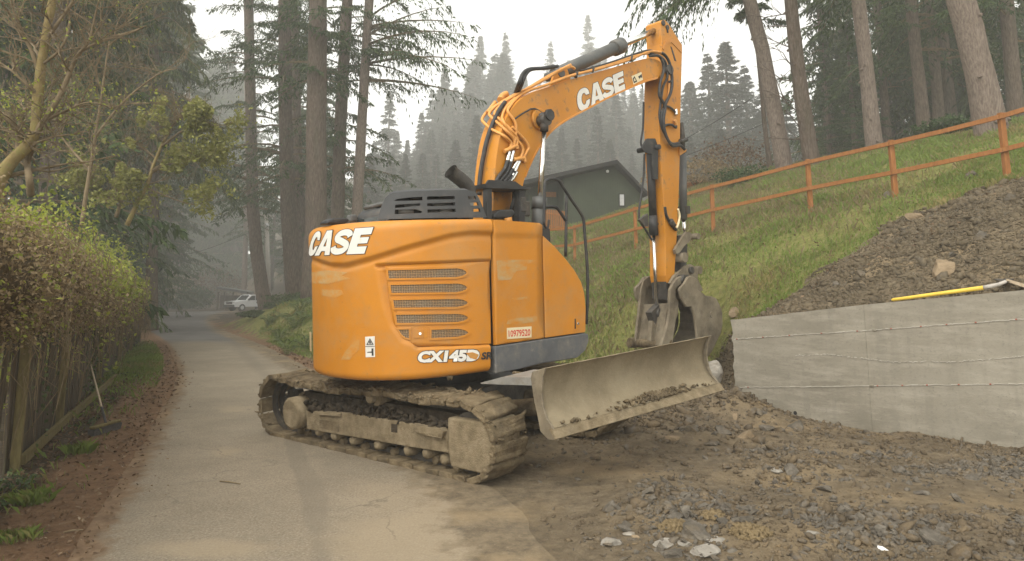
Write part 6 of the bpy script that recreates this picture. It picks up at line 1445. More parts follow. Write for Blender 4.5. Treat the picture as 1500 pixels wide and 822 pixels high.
def leaf_mesh(name, P, size, mm, seed=0, aspect=0.55, up=0.3, Nrm=None, mats=None, mi=None):
    """one small folded leaf face per point"""
    rg = np.random.default_rng(seed); n = len(P); nn = unit(rg.normal(0, 1, (n, 3)) + np.array([0, 0, up]) + (0 if Nrm is None else Nrm)); a = unit(np.cross(nn, rg.normal(0, 1, (n, 3)))); b_ = np.cross(nn, a)
    s = (size * rg.uniform(0.6, 1.4, n))[:, None]
    Q = np.stack([P - a * s * 0.5, P + b_ * s * aspect * 0.5 + nn * s * .08, P + a * s * 0.5, P - b_ * s * aspect * 0.5 + nn * s * .08], 1)
    return mesh_np(name, Q.reshape(-1, 3), np.arange(n * 4).reshape(-1, 4), mats or M[mm], False, mi)
def blades(P, h, w, mm, name, seed=0, lean=0.45):
    rg = np.random.default_rng(seed); n = len(P); a = rg.random(n) * 6.283; d = np.c_[np.cos(a), np.sin(a), np.zeros(n)]; s = np.c_[-np.sin(a), np.cos(a), np.zeros(n)]
    hh = (h * rg.uniform(0.45, 1.3, n))[:, None]; ww = (w * rg.uniform(0.6, 1.4, n))[:, None]; ln = rg.uniform(0.1, lean * 2, n)[:, None]
    m_ = P + d * hh * ln * 0.35 + np.array([0, 0, 1]) * hh * 0.6; tp = P + d * hh * ln + np.array([0, 0, 1]) * hh * rg.uniform(0.75, 1.0, n)[:, None]
    Q = np.stack([P - s * ww, P + s * ww, m_ + s * ww * 0.7, tp, m_ - s * ww * 0.7], 1)
    return link(name, mesh_np(name, Q.reshape(-1, 3), np.arange(n * 5).reshape(-1, 5), M[mm]))

# ------------------------------------------------------------------ grass on the hill
def kgrass(x, y):
    z = height(x, y); qx, qy = projv(x, y, z); d = -polydist(x, y, BL)
    edge_ = soil_line(qx) + fbm(x, y, 1.1, 3) * 30
    ok = (d > 0.25) & (qy < edge_ - 1) & (qx > -40 + 330) & (qx < 1560) & (roadd(x, y) > 0.15)
    bare = np.clip(fbm(x, y, 0.7, 3) * 2.5 + 0.75, 0.12, 1)
    low = np.exp(-((qx - 930) / 80) ** 2) * (qy > 440) * 0.45
    return ok * (bare - low).clip(0.08, 1) * np.clip((15 / np.hypot(x, y)) ** 1.5, 0.05, 1)
P = sample(95000, -12, 22, 10, 44, kgrass, 31)
hgt = np.clip(0.07 + 0.09 * (fbm(P[:, 0], P[:, 1], 0.8, 3) + 0.4), 0.035, 0.19) * np.clip(np.hypot(P[:, 0], P[:, 1]) / 15, 0.85, 1.7)
tag(blades(P, hgt, 0.007 * np.clip(np.hypot(P[:, 0], P[:, 1]) / 13, 0.8, 2.4), 'grass', 'grass', 3, 0.42), 'green and straw coloured grass covering the hill slope', 'grass', kind='stuff')
def kdry(x, y):
    z = height(x, y); qx, qy = projv(x, y, z); ok = (-polydist(x, y, BL) > 0.3) & (qy < soil_line(qx) - 6) & (roadd(x, y) > 0.5)
    return ok * np.clip(np.exp(-((qx - 900) / 110) ** 2) * (qy > 330) * 0.8 + np.exp(-((qx - 1080) / 160) ** 2) * (qy < 345) * 0.7 + 0.05 + 0.3 * np.clip(fbm(x, y, 0.45, 3) * 3 - 0.2, 0, 1), 0, 1)
P = sample(26000, -2, 18, 12, 34, kdry, 32)
tag(blades(P, np.full(len(P), 0.20), 0.0032 * np.clip(np.hypot(P[:, 0], P[:, 1]) / 13, 0.8, 2.2), 'drygrass', 'dry_grass', 4, 0.3), 'tall straw coloured dead grass around the orange fence', 'dry grass', kind='stuff')
# fallen leaf scraps on the lower slope
P = sample(2500, -2, 10, 10.5, 22, lambda x, y: ((-polydist(x, y, BL) > 0.2) & (roadd(x, y) > 0.6)).astype(float), 33); P[:, 2] += 0.03
tag(link('leaf_litter', leaf_mesh('leaf_litter', P, np.full(len(P), 0.06), 'litter', 5, up=1.5)), 'brown fallen leaves scattered in the slope grass', 'leaf litter', kind='stuff')

# ------------------------------------------------------------------ left verge: fence, creeper, litter, broom
FA, FB_ = gz(5, 700), gz(205, 500); FD = (FB_ - FA); FL = FD.length; FD.normalize(); FN = Vector((FD.y, -FD.x, 0))   # FN points to the lane
bf = thing('board_fence', 'weathered brown board fence half buried under dry creeper', 'fence', FA)
random.seed(9); k = 0; s_ = -2.6; PM = []
for j in range(3):
    b = B(); b.box((0, 0, 0.94), 0.138, 0.02, 1.88); b.bevel(0.004, 1); bmesh.ops.recalc_face_normals(b.bm, faces=b.bm.faces); me = bpy.data.meshes.new('board'); b.bm.to_mesh(me); b.bm.free(); me.materials.append(M['oldwood']); PM.append(me)
az = math.atan2(FD.y, FD.x)
while s_ < FL:
    if not (-0.42 < s_ < -0.02):
        o = link('board', PM[k % 3], None, bf); o.location = FD * s_ + FN * random.uniform(-.006, .006) + Vector((0, 0, random.uniform(-.05, .02))); o.rotation_euler = (random.uniform(-.02, .02), random.uniform(-.022, .022) - (0.07 if -0.05 < s_ < 0.12 else 0), az + random.uniform(-.03, .03))
    s_ += 0.147; k += 1
for px in (14, 100, 154, 183, 199):
    a = (px - PX) / F; t_ = (FA.x - a * FA.y * 1.0) / (a * FD.y - FD.x) if abs(a * FD.y - FD.x) > 1e-6 else 0
    p = FA + FD * max(0.1, t_) + FN * 0.07; b = B(FA); b.box(p + Vector((0, 0, 0.95)), 0.085, 0.085, 2.0, Matrix((FD, FN, Vector((0, 0, 1)))).transposed()); b.rough(0.012, 3); b.done('post', M['mosswood'], bf)
for z in (0.35, 1.5):
    b = B(FA); b.hull8([FA + FD * -0.0 - FN * 0.02 + Vector((0, 0, z)), FA + FD * FL - FN * .02 + Vector((0, 0, z)), FA + FD * FL - FN * .06 + Vector((0, 0, z)), FA - FN * .06 + Vector((0, 0, z)), FA - FN * .02 + Vector((0, 0, z + .09)), FA + FD * FL - FN * .02 + Vector((0, 0, z + .09)), FA + FD * FL - FN * .06 + Vector((0, 0, z + .09)), FA - FN * .06 + Vector((0, 0, z + .09))]); b.done('rail', M['oldwood'], bf)
for (x0, y0, x1, y1) in ((28, 682, 100, 614), (104, 612, 168, 555)):
    a, c = gz(x0, y0, 0.05), gz(x1, y1, 0.05); b = B(a); d = (c - a).normalized(); e = Vector((d.y, -d.x, 0)) * 0.05
    b.hull8([a, c, c + e, a + e, a + Vector((0, 0, .1)), c + Vector((0, 0, .1)), c + e + Vector((0, 0, .1)), a + e + Vector((0, 0, .1))]); b.rough(.006, 4); o = b.done('ground_board', M['mosswood']); o.location = a
    tag(o, 'mossy long board on the ground at the near fence foot' if x0 < 50 else 'mossy board on the ground behind the broom', 'board')

# creeper: a lumpy tube of leaves along the fence top, with an added dark filler inside
def vine_shape(t):
    zt = np.interp(t, [-0.2, 0, 0.3, 0.55, 0.72, 0.86, 1.0], [2.75, 2.68, 2.5, 2.5, 2.35, 2.0, 1.65]); zb = np.interp(t, [-0.2, 0, 0.1, 0.3, 0.6, 1.0], [0.95, 1.1, 1.1, 1.0, 0.95, 0.85])
    return zt, zb
def vine_pts(n, seed, tpow, tlo, thi, shell=0.3):
    rg = np.random.default_rng(seed); u = rg.random(n); t = tlo + (thi - tlo) * u ** tpow; a = rg.uniform(-0.9, 3.6, n)      # 0 = lane side, pi/2 = up
    zt, zb = vine_shape(t); zc_, rz = (zt + zb) / 2, (zt - zb) / 2; rx = np.interp(t, [-0.2, 0.7, 1.0], [0.75, 0.8, 0.5])
    lump = 1 + 0.30 * fbm(t * 24 + 3, a * 0.9, 1.3, 3) + 0.10 * rg.normal(0, 1, n)
    k = 1 - np.abs(rg.normal(0, shell, n)).clip(0, 0.7)
    ox = np.cos(a) * rx * lump * k - 0.35; oz = np.sin(a) * rz * lump * k + zc_
    st = np.array([FA.x, FA.y])[None] + np.array([FD.x, FD.y])[None] * (t * FL)[:, None] + np.array([FN.x, FN.y])[None] * ox[:, None]
    return np.c_[st, oz], t, a, ox
cv = thing('creeper', 'dry brown creeper heaped over the board fence at left', 'creeper', FA)
_v = [vine_pts(46000, 41, 1.5, -0.1, 0.98), vine_pts(17000, 47, 1.0, -0.2, 0.08)]; P, t, a, ox = [np.concatenate([_v[0][i], _v[1][i]]) for i in range(4)]
green = ((a > 0.8) & (t > -0.02)) * 0.85 + np.clip((t - 0.06) * 2.8, 0, 0.85) * (a > 0.0) + (t > 0.5) * 0.3 + 0.10
g = np.random.default_rng(2).random(len(P)) < green * 0.85
dist = np.linalg.norm(P[:, :2], axis=1); sz = 0.042 * np.clip(dist / 9, 0.8, 2.0)
o3 = np.array(FA[:])
link('dry_leaves', leaf_mesh('dry_leaves', P[~g] - o3, sz[~g], 'vinebrown', 42, 0.6), None, cv)
gc = thing('creeper', 'yellow green leafy creeper along the fence top towards the lane bend', 'creeper', FA)
link('leaves', leaf_mesh('leaves', P[g] - o3, sz[g] * 1.25, 'vinegreen', 43, 0.75, up=0.8), None, gc)
P2, t2, a2, ox2 = vine_pts(9000, 45, 1.2, 0.30, 1.0, 0.22); sel = (a2 > 0.5)
P2[:, 2] += 0.12; link('leaves', leaf_mesh('leaves', P2[sel] - o3, np.full(sel.sum(), 0.085), 'vinegreen', 44, 0.75, up=0.8), None, gc)
rg = np.random.default_rng(3)
# dark filler sheet that blocks see-through, and hanging strands
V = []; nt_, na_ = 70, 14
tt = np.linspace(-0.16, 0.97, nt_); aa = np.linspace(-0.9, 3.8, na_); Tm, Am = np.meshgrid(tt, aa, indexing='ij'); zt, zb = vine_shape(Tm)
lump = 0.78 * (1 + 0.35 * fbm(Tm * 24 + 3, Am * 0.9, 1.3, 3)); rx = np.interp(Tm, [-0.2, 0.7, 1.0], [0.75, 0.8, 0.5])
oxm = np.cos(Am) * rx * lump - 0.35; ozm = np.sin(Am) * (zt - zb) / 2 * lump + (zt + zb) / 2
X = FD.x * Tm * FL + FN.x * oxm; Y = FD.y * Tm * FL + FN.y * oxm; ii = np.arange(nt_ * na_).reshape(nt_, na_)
M['vinecore'] = simple('dark_filler', [(0.3, (0.06, 0.045, 0.026)), (0.7, (0.14, 0.105, 0.06))], 14, 9, 1.0, bmp=1.0, bscale=30, bdist=0.05, spec=0.05)
link('dark_filler', mesh_np('dark_filler', np.stack([X, Y, ozm], -1).reshape(-1, 3), np.stack([ii[:-1, :-1], ii[1:, :-1], ii[1:, 1:], ii[:-1, 1:]], -1).reshape(-1, 4), M['vinecore'], True), None, cv)
b = B(FA); random.seed(4)
for k in range(420):
    t_ = random.random() ** 1.5 * 0.95 - 0.06; zt, zb = vine_shape(np.array([t_])); z0 = random.uniform(zb[0] - 0.1, zt[0]); p = FA + FD * (t_ * FL) + FN * random.uniform(0.1, 0.5) + Vector((0, 0, z0)); L = random.uniform(0.25, 0.75); dx = random.uniform(-.35, .35)
    r_ = 0.004 * max(0.8, p.length / 9); b.tube([p, p + FD * dx * .4 + FN * random.uniform(0, .2) + Vector((0, 0, -L * .25)), p + FD * dx + FN * random.uniform(-.05, .15) + Vector((0, 0, -L))], [r_, r_ * .8, r_ * .4], 4, False)
tag(b.done('hanging_stems', M['twig'], cv), kind='stuff')
P = []
for k in range(1500):
    t_ = random.random() ** 1.6 * 0.95 - 0.03; s_ = random.choice((0.17, 0.19, 0.3, 0.42, 0.5, 0.62, 0.7)) ; p = FA + FD * (t_ * FL + 0.12 * math.sin(k)) + FN * random.uniform(0.03, 0.16) + Vector((0, 0, random.uniform(0.05, 1.4) * (1 if random.random() < .5 else .5))); P.append(p - FA)
P = np.array([p[:] for p in P]); kk = fbm(P[:, 0] * 1.0, P[:, 1] + P[:, 2] * 0.3, 0.9, 3) > 0.02; P = P[kk]
iv = thing('ivy', 'ivy climbing the boards of the weathered fence', 'ivy', FA); link('leaves', leaf_mesh('leaves', P, np.full(len(P), 0.045), 'ivy', 50, 0.9), None, iv)

# verge: fallen leaves, needles, tufts
def kv(x, y): rd = roadd(x, y); fd = (x - FA.x) * FN.x + (y - FA.y) * FN.y; return ((rd > -0.25) & (fd > 0.02) & (x < -1.6)) * np.where(rd < 0.1, 0.12, 1.0) * np.clip((8 / np.hypot(x, y)) ** 1.6, 0.03, 1) * np.where(rd > 0.9, 1.0, 0.45)
P = sample(11000, -16, -1.6, 3.8, 26, kv, 51); P[:, 2] += 0.012
tag(link('leaf_litter', leaf_mesh('leaf_litter', P, 0.042 * np.clip(np.hypot(P[:, 0], P[:, 1]) / 9, 0.8, 2), 'litter', 52, 0.6, up=2.0)), 'brown fallen leaves lying between the fence and the lane', 'leaf litter', kind='stuff')
def kt(x, y):
    rd = roadd(x, y); fd = (x - FA.x) * FN.x + (y - FA.y) * FN.y; g_ = np.exp(-((x - gl.x) ** 2 + (y - gl.y) ** 2 * 0.3) / 10.0)
    return ((rd > 0.45) & (fd > 0.05) & (x < -1.6)) * np.clip(0.10 * (fbm(x, y, 1.3, 2) > 0.1) + 1.0 * g_ + 0.06 * np.exp(-((fd - 0.3) / 0.3) ** 2), 0, 1)
P = sample(9000, -16, -1.6, 4.5, 28, kt, 53)
tag(blades(P, np.full(len(P), 0.11), 0.0032 * np.clip(np.hypot(P[:, 0], P[:, 1]) / 9, 0.8, 2.0), 'grass', 'grass', 54, 0.5), 'thin green grass along the fence foot and verge', 'grass', kind='stuff')
P = sample(2600, -14, -1.6, 4.6, 20, lambda x, y: kt(x, y) * 0 + ((roadd(x, y) > 0.9) & ((x - FA.x) * FN.x + (y - FA.y) * FN.y > 0.05) & (fbm(x, y, 0.9, 3) > 0.05)) * 1.0, 55); P[:, 2] += 0.05
tag(link('ground_ivy', leaf_mesh('ground_ivy', P, np.full(len(P), 0.036), 'ivy', 56, 0.85, up=1.6)), 'low green ivy leaves creeping over the verge', 'ground ivy', kind='stuff')
for (px, py, h_, n_, lab) in ((48, 738, 0.14, 240, 'pale green grass tuft at the bottom left verge'), (30, 790, 0.09, 150, 'small grass tuft near the bottom left corner'), (115, 665, 0.14, 160, 'grass tuft beside the ground board by the fence')):
    c = gz(px, py); rg = np.random.default_rng(px); r_ = np.sqrt(rg.random(n_)) * 0.14; a = rg.random(n_) * 6.28; PP = np.c_[np.cos(a) * r_, np.sin(a) * r_, np.zeros(n_)]
    o = blades(PP, np.full(n_, h_), 0.0022, 'grass', 'grass_tuft', px, 0.55); o.location = c; tag(o, lab, 'grass tuft')
# broom
hd0, hd1 = gz(137, 640), gz(177, 628); bd = (hd1 - hd0).normalized(); br = thing('broom', 'push broom with grey bristles leaning against the board fence', 'broom', hd0); bu = Vector((-bd.y, bd.x, 0))
b = B(hd0); b.hull8([hd0, hd1, hd1 + bu * .07, hd0 + bu * .07, hd0 - bu * .012 + Vector((0, 0, .085)), hd1 - bu * .012 + Vector((0, 0, .085)), hd1 + bu * .082 + Vector((0, 0, .085)), hd0 + bu * .082 + Vector((0, 0, .085))]); b.sub(2); b.rough(.008, 30); b.done('bristles', M['bristle'], br)
b = B(hd0); b.hull8([hd0 + Vector((0, 0, .088)), hd1 + Vector((0, 0, .088)), hd1 + bu * .07 + Vector((0, 0, .088)), hd0 + bu * .07 + Vector((0, 0, .088)), hd0 + Vector((0, 0, .125)), hd1 + Vector((0, 0, .125)), hd1 + bu * .07 + Vector((0, 0, .125)), hd0 + bu * .07 + Vector((0, 0, .125))]); b.bevel(.008, 1); b.done('head', M['mosswood'], br)
mid = (hd0 + hd1) / 2 + bu * .035 + Vector((0, 0, .12)); topb = at(133, 535, (mid - CAM).length * 1.09)
b = B(hd0); b.tube([mid, mid.lerp(topb, 0.22)], 0.017, 8); b.done('socket', M['black'], br)
b = B(hd0); b.tube([mid.lerp(topb, 0.2), topb], 0.014, 8); b.done('handle', M['palewood'], br)

# ------------------------------------------------------------------ far end of the lane: truck, carport, pole
def truck():
    g0 = gz(366, 455.3); S = 1.22
    t = thing('pickup_truck', 'white pickup truck parked beyond the lane bend', 'pickup truck', g0, math.radians(238))   # local +x is forward
    def pb(name, mm, f, parent=t):
        b = B(); f(b); return b.done(name, M[mm], parent)
    def body(b):
        sec = [(2.75, 0.55), (2.78, 0.95), (2.70, 1.08), (1.3, 1.18), (0.62, 1.80), (0.35, 1.86), (-1.0, 1.86), (-1.25, 1.74), (-1.32, 1.15), (-2.75, 1.12), (-2.75, 0.5), (2.6, 0.45)]
        b.prism([Vector((x * S, -0.92 * S, z * S)) for x, z in sec], (0, 1.84 * S, 0)); b.bevel(0.07 * S, 2, 25)
    bd_ = pb('body', 'carwhite', body)
    pb('windscreen', 'glass', lambda b: b.hull8([Vector(p) * S for p in ((1.26, -.78, 1.22), (1.26, .78, 1.22), (1.2, .78, 1.22), (1.2, -.78, 1.22), (0.70, -.66, 1.77), (0.70, .66, 1.77), (0.62, .66, 1.77), (0.62, -.66, 1.77))]))
    for s in (-1, 1):
        y = s * 0.925
        for x0, x1, x2, x3 in ((1.05, 0.55, 0.08, 0.08), (0.0, 0.0, -0.95, -1.08)):
            pb('side_window', 'glass', lambda b: b.prism([Vector((x * S, y * S, z * S)) for x, z in ((x0, 1.22), (x1, 1.72), (x2, 1.72), (x3, 1.22))], (0, -s * 0.03, 0)))
        pb('headlight', 'lamp', lambda b: b.box(Vector((2.74, s * 0.72, 0.98)) * S, 0.1 * S, 0.36 * S, 0.17 * S))
        pb('mirror', 'black', lambda b: b.box(Vector((0.95, s * 1.06, 1.28)) * S, 0.12 * S, 0.2 * S, 0.18 * S))
        for x in (1.75, -1.75):
            w = pb('wheel', 'tyre', lambda b: b.tube([Vector((x, s * 0.70, 0.39)) * S, Vector((x, s * 0.95, 0.39)) * S], 0.40 * S, 20))
            pb('rim', 'lamp', lambda b: b.tube([Vector((x, s * 0.93, 0.39)) * S, Vector((x, s * 0.96, 0.39)) * S], 0.23 * S, 14), w)
    pb('grille', 'black', lambda b: b.box(Vector((2.79, 0, 0.93)) * S, 0.06 * S, 1.05 * S, 0.28 * S))
    pb('bumper', 'black', lambda b: b.box(Vector((2.80, 0, 0.58)) * S, 0.14 * S, 1.8 * S, 0.26 * S))
    return t
truck()
cp_ = at(340, 440, 104); cpt = thing('carport', 'open carport with a flat grey roof behind the pickup', 'carport', Vector((cp_.x, cp_.y, 0)))
b = B(cpt.location); b.hull8([at(317, 423, 104), at(364, 431, 104), at(372, 431, 111), at(322, 423, 111), at(317, 419.5, 104), at(364, 427.5, 104), at(372, 427, 111), at(322, 419.5, 111)]); b.done('roof', M['belt'], cpt)
for x, z in ((320, 104), (342, 104), (363, 104), (329, 110), (368, 110)):
    b = B(cpt.location); p = at(x, 428, z); b.box(Vector((p.x, p.y, p.z / 2)), 0.2, 0.2, p.z); b.done('post', M['oldwood'], cpt)
b = B(cpt.location); a, c = at(322, 448, 111.2), at(372, 448, 111.2); b.hull8([Vector((a.x, a.y, 0)), Vector((c.x, c.y, 0)), Vector((c.x, c.y + .2, 0)), Vector((a.x, a.y + .2, 0)), Vector((a.x, a.y, 2.2)), Vector((c.x, c.y, 2.2)), Vector((c.x, c.y + .2, 2.2)), Vector((a.x, a.y + .2, 2.2))]); b.done('back_wall', M['oldwood'], cpt)
ZP = 70; pb_ = at(391, 446, ZP); po = thing('utility_pole', 'pale utility pole with crossarm and transformer beside the lane', 'utility pole', pb_)
b = B(pb_); b.tube([at(394.3, 450, ZP), at(392.5, 380, ZP), at(390, 314, ZP)], [0.24, 0.22, 0.19], 10); b.done('pole', M['polewood'], po)
b = B(pb_); b.hull8([at(375, 315, ZP - .1), at(402, 318, ZP - .1), at(402, 318, ZP + .1), at(375, 315, ZP + .1), at(375, 312.5, ZP - .1), at(402, 315.5, ZP - .1), at(402, 315.5, ZP + .1), at(375, 312.5, ZP + .1)]); b.done('crossarm', M['polewood'], po)
b = B(pb_); b.tube([at(391.5, 335, ZP - .3), at(391.5, 327, ZP - .3)], 0.2, 12); b.done('transformer', M['lamp'], po)
for x, y in ((377, 311.5), (384, 312.4), (394, 313.5), (400, 314.3)):
    b = B(pb_); b.tube([at(x, y + 1.2, ZP), at(x, y - 1.2, ZP)], 0.06, 6); b.done('insulator', M['lamp'], po)
def wire(pts, lab, r_=0.022):
    b = B(pts[0]); b.tube(catmull(pts, 8), r_, 4, False); o = b.done('overhead_wire', M['rubber']); o.location = pts[0]; tag(o, lab, 'overhead wire')
wire([at(1000, 206, 33), at(1050, 177, 33), at(1100, 145, 32)], 'thin overhead wire rising right of the excavator arm'); wire([at(1000, 230, 36), at(1080, 198, 36), at(1190, 150, 36)], 'lower overhead wire crossing behind the right hand firs')
wire([at(255, 375, 66), at(300, 366, 68), at(378, 336, 70)], 'overhead wire running left from the utility pole')
# ------------------------------------------------------------------ ferns, shrubs, bare trees
def frond_mesh(seed):
    rg = random.Random(seed); V = []; Fc = []; n = 16
    for i in range(n):
        t = i / (n - 1); c = Vector((t * 0.9, 0, 0.62 * math.sin(t * 2.3) * 0.8)); w = 0.16 * math.sin(math.pi * min(1, t * 0.9 + 0.12)) + 0.01
        for s in (-1, 1):
            k = len(V); V += [c, c + Vector((0.03, s * w * .5, 0.015)), c + Vector((0.055, s * w, -0.03 - 0.03 * t)), c + Vector((0.045, s * w * .1, 0))]; Fc.append((k, k + 1, k + 2, k + 3))
    return mesh_np('frond', np.array([v[:] for v in V]), np.array(Fc), M['fern'])
FRM = [frond_mesh(i) for i in range(2)]
FERN = [(432, 474, 30, 1.25, 'large sword fern on the bank nearest the excavator tail'), (408, 494, 27, 0.8, 'brownish fern low on the bank by the lane edge'), (440, 452, 33, 1.1, 'sword fern higher on the bank under the fir trunks'), (420, 512, 24, 0.75, 'small fern at the foot of the bank'), (395, 470, 36, 0.9, 'fern left on the bank by the leaning fir'), (447, 505, 24, 0.8, 'fern beside the excavator tail at the bank foot')]
for i, (x, y, zc, s, lab) in enumerate(FERN):
    p = march(x, y + 8, 15) or at(x, y, zc); t = thing('fern', lab, 'fern', p, group='ferns on the road bank')
    for k in range(13):
        o = link('frond', FRM[k % 2], None, t); o.rotation_euler = (random.uniform(-.2, .2), random.uniform(-.35, .1), k * 2.4 + i); q = s * random.uniform(0.7, 1.15); o.scale = (q, q, q)
def shrub(name, label, px, py, zc, rx, rz, n, size, mm, group=None, seed=0, zoff=0.5):
    p = at(px, py, zc); z0 = hz1(p.x, p.y); t = thing(name, label, 'shrub', Vector((p.x, p.y, z0)), group=group); rg = np.random.default_rng(seed)
    hgt_ = max(0.4, p.z - z0 + rz); d = unit(rg.normal(0, 1, (n, 3))); r = 1 - np.abs(rg.normal(0, .25, n)).clip(0, .8); lump = 1 + 0.7 * fbm(d[:, 0] * 2 + seed, d[:, 1] * 2 + d[:, 2] * 3, 1.2, 3)
    P = d * (r * lump)[:, None] * np.array([rx, rx, hgt_ / 2]) + np.array([0, 0, hgt_ / 2]); P = P[P[:, 2] > 0.03]
    link('foliage', leaf_mesh('foliage', P, np.full(len(P), size), mm, seed, 0.6, up=0.5), None, t)
    b = B()
    for k in range(7): a = k * 0.9; b.tube([(0, 0, 0), (math.cos(a) * rx * .3, math.sin(a) * rx * .3, hgt_ * .5), (math.cos(a) * rx * .6, math.sin(a) * rx * .6, hgt_ * .85)], [0.03, 0.02, 0.008], 5)
    b.done('stems', M['twig'], t); return t
shrub('evergreen_shrub', 'dark green rhododendron across the lane from the pickup', 284, 438, 110, 3.0, 1.8, 2600, 0.34, 'evergreen', seed=1)
shrub('evergreen_shrub', 'low dark shrub left of the rhododendron at the lane end', 248, 446, 112, 2.6, 0.9, 1500, 0.3, 'evergreen', seed=2)
shrub('bare_shrub', 'reddish brown bare shrub above the lane end', 318, 406, 118, 5.0, 2.0, 3400, 0.26, 'litter', seed=3)
shrub('bare_shrub', 'brown thicket left of the reddish shrub', 268, 415, 120, 3.8, 2.0, 2400, 0.28, 'vinebrown', seed=4)
shrub('round_shrub', 'bright green rounded shrub behind the fence under the firs', 1088, 254, 27, 1.1, 0.25, 1900, 0.10, 'evergreen', seed=5)
shrub('round_shrub', 'low green conifer shrub left of the largest right fir', 1398, 196, 24, 1.3, 0.5, 2200, 0.13, 'evergreen', seed=6)
shrub('bank_shrub', 'ivy covered mound on the bank by the leaning fir', 416, 452, 44, 1.2, 0.4, 1500, 0.16, 'ivy', seed=7)
shrub('bank_shrub', 'low green brush on the bank crest behind the excavator tail', 448, 440, 40, 2.2, 0.5, 2200, 0.15, 'ivy', seed=8)
shrub('bank_shrub', 'dull brush at the bank foot right of the lane bend', 372, 480, 40, 0.9, 0.2, 1300, 0.14, 'ivy', seed=9)
shrub('bramble', 'brown bare bramble behind the orange fence below the firs', 1020, 262, 34, 2.4, 0.9, 2200, 0.15, 'vinebrown', seed=10)
shrub('bramble', 'pale brown brush between the arm and the first right fir', 1070, 235, 36, 2.2, 1.2, 2000, 0.14, 'litter', seed=14)
shrub('leafy_bush', 'green leafy bush rising behind the creeper at the left edge', 28, 305, 10.2, 1.0, 0.25, 2300, 0.085, 'vinegreen', seed=11)
shrub('leafy_bush', 'yellow green bush behind the creeper right of the mossy tree', 92, 322, 13.5, 1.2, 0.3, 2600, 0.095, 'vinegreen', seed=12)
shrub('leafy_bush', 'pale green bush behind the fence below the leafy small tree', 152, 345, 19, 1.1, 0.3, 2600, 0.09, 'vinegreen', seed=13)

def grow_twigs(b, p, d, L, r, depth, rg, tips):
    n = 4; pts = [Vector(p)]; dd = Vector(d)
    for i in range(n):
        dd = (dd + Vector((rg.gauss(0, .22), rg.gauss(0, .22), rg.gauss(0.02, .2)))).normalized(); pts.append(pts[-1] + dd * L / n)
    b.tube(pts, [r * (1 - .65 * i / n) for i in range(n + 1)], 5 if r > 0.02 else 4, False)
    if depth == 0: tips.append(pts[-1]); tips.append(pts[-2]); return
    for i in range(1, n + 1):
        if rg.random() < 0.85 or i == n:
            k = 2 if rg.random() < .45 else 1
            for _ in range(k):
                e = (dd + Vector((rg.gauss(0, .8), rg.gauss(0, .8), rg.gauss(.15, .6)))).normalized(); grow_twigs(b, pts[i], e, L * rg.uniform(.45, .75), r * .5, depth - 1, rg, tips)
def bare_tree(name, label, limbs, zc, mm, seed, leaves=None, tw=(0.9, 2)):
    """limbs: list of (pixels, base radius m, tip radius, number of side shoots)"""
    rg = random.Random(seed); p0 = at(*limbs[0][0][0], zc); root = Vector((p0.x, p0.y, hz1(p0.x, p0.y))); t = thing(name, label, 'tree', root); tips = []
    tb = B(root); bb = B(root)
    for j, (pxs, r0, r1, ns) in enumerate(limbs):
        P = [at(x, y, zc + (0 if j == 0 else rg.uniform(-.5, .5) * (i / len(pxs)))) for i, (x, y) in enumerate(pxs)]; C = catmull(P, 5); n = len(C)
        (tb if j == 0 else bb).tube(C, [r0 + (r1 - r0) * i / (n - 1) for i in range(n)], 10 if j == 0 else 8)
        for k in range(ns):
            i = rg.randrange(2, n - 1); d = (C[i + 1] - C[i]).normalized(); e = (d * .5 + Vector((rg.gauss(0, .8), rg.gauss(0, .8), rg.gauss(.2, .5)))).normalized(); grow_twigs(bb, C[i], e, tw[0] * rg.uniform(.6, 1.3), (r0 + (r1 - r0) * i / n) * .38 + .004, tw[1], rg, tips)
    tb.rough(.012, 4); tb.done('trunk', M[mm], t); bb.done('branches', M[mm] if leaves is None else M['twig'], t)
    if leaves:
        mt, nper, sz, sp, filt = leaves; P = []
        for q in tips:
            for k in range(nper): P.append((q - root) + Vector((rg.gauss(0, sp), rg.gauss(0, sp), rg.gauss(0, sp * .8))))
        P = np.array([v[:] for v in P])
        if filt: 
            qx, qy = projv(P[:, 0] + root.x, P[:, 1] + root.y, P[:, 2] + root.z); P = P[filt(qx, qy)]
        link('leaves', leaf_mesh('leaves', P, np.full(len(P), sz), mt, seed, .5, up=.7), None, t)
    return t
bare_tree('mossy_tree', 'leaning mossy bare tree over the fence at the left edge', [
    ([(-14, 300), (0, 262), (18, 236), (40, 214), (52, 190), (55, 150), (60, 100), (68, 50), (76, 0), (82, -60)], 0.10, 0.045, 9),
    ([(24, 232), (30, 205), (22, 185), (8, 170), (-10, 160)], 0.05, 0.02, 4), ([(46, 208), (62, 180), (85, 145), (103, 105), (116, 78), (150, 60), (200, 44), (214, 38)], 0.045, 0.008, 11),
    ([(112, 82), (130, 60), (140, 20), (150, -20)], 0.022, 0.008, 5), ([(58, 110), (44, 70), (20, 30), (0, 0)], 0.035, 0.012, 5), ([(66, 60), (95, 20), (120, -20)], 0.03, 0.012, 8), ([(62, 95), (90, 70), (102, 30), (96, -10)], 0.022, 0.008, 5),
    ([(45, 286), (43, 262), (40, 238), (47, 216)], 0.05, 0.04, 3), ([(56, 180), (90, 165), (130, 150), (170, 160)], 0.02, 0.006, 8)], 9.6, 'mossbranch', 21, ('vinegreen', 1, 0.05, 0.10, lambda x, y: (y > 120) | ((x + y * 3.1) % 7 < 1.2)), (0.8, 2))
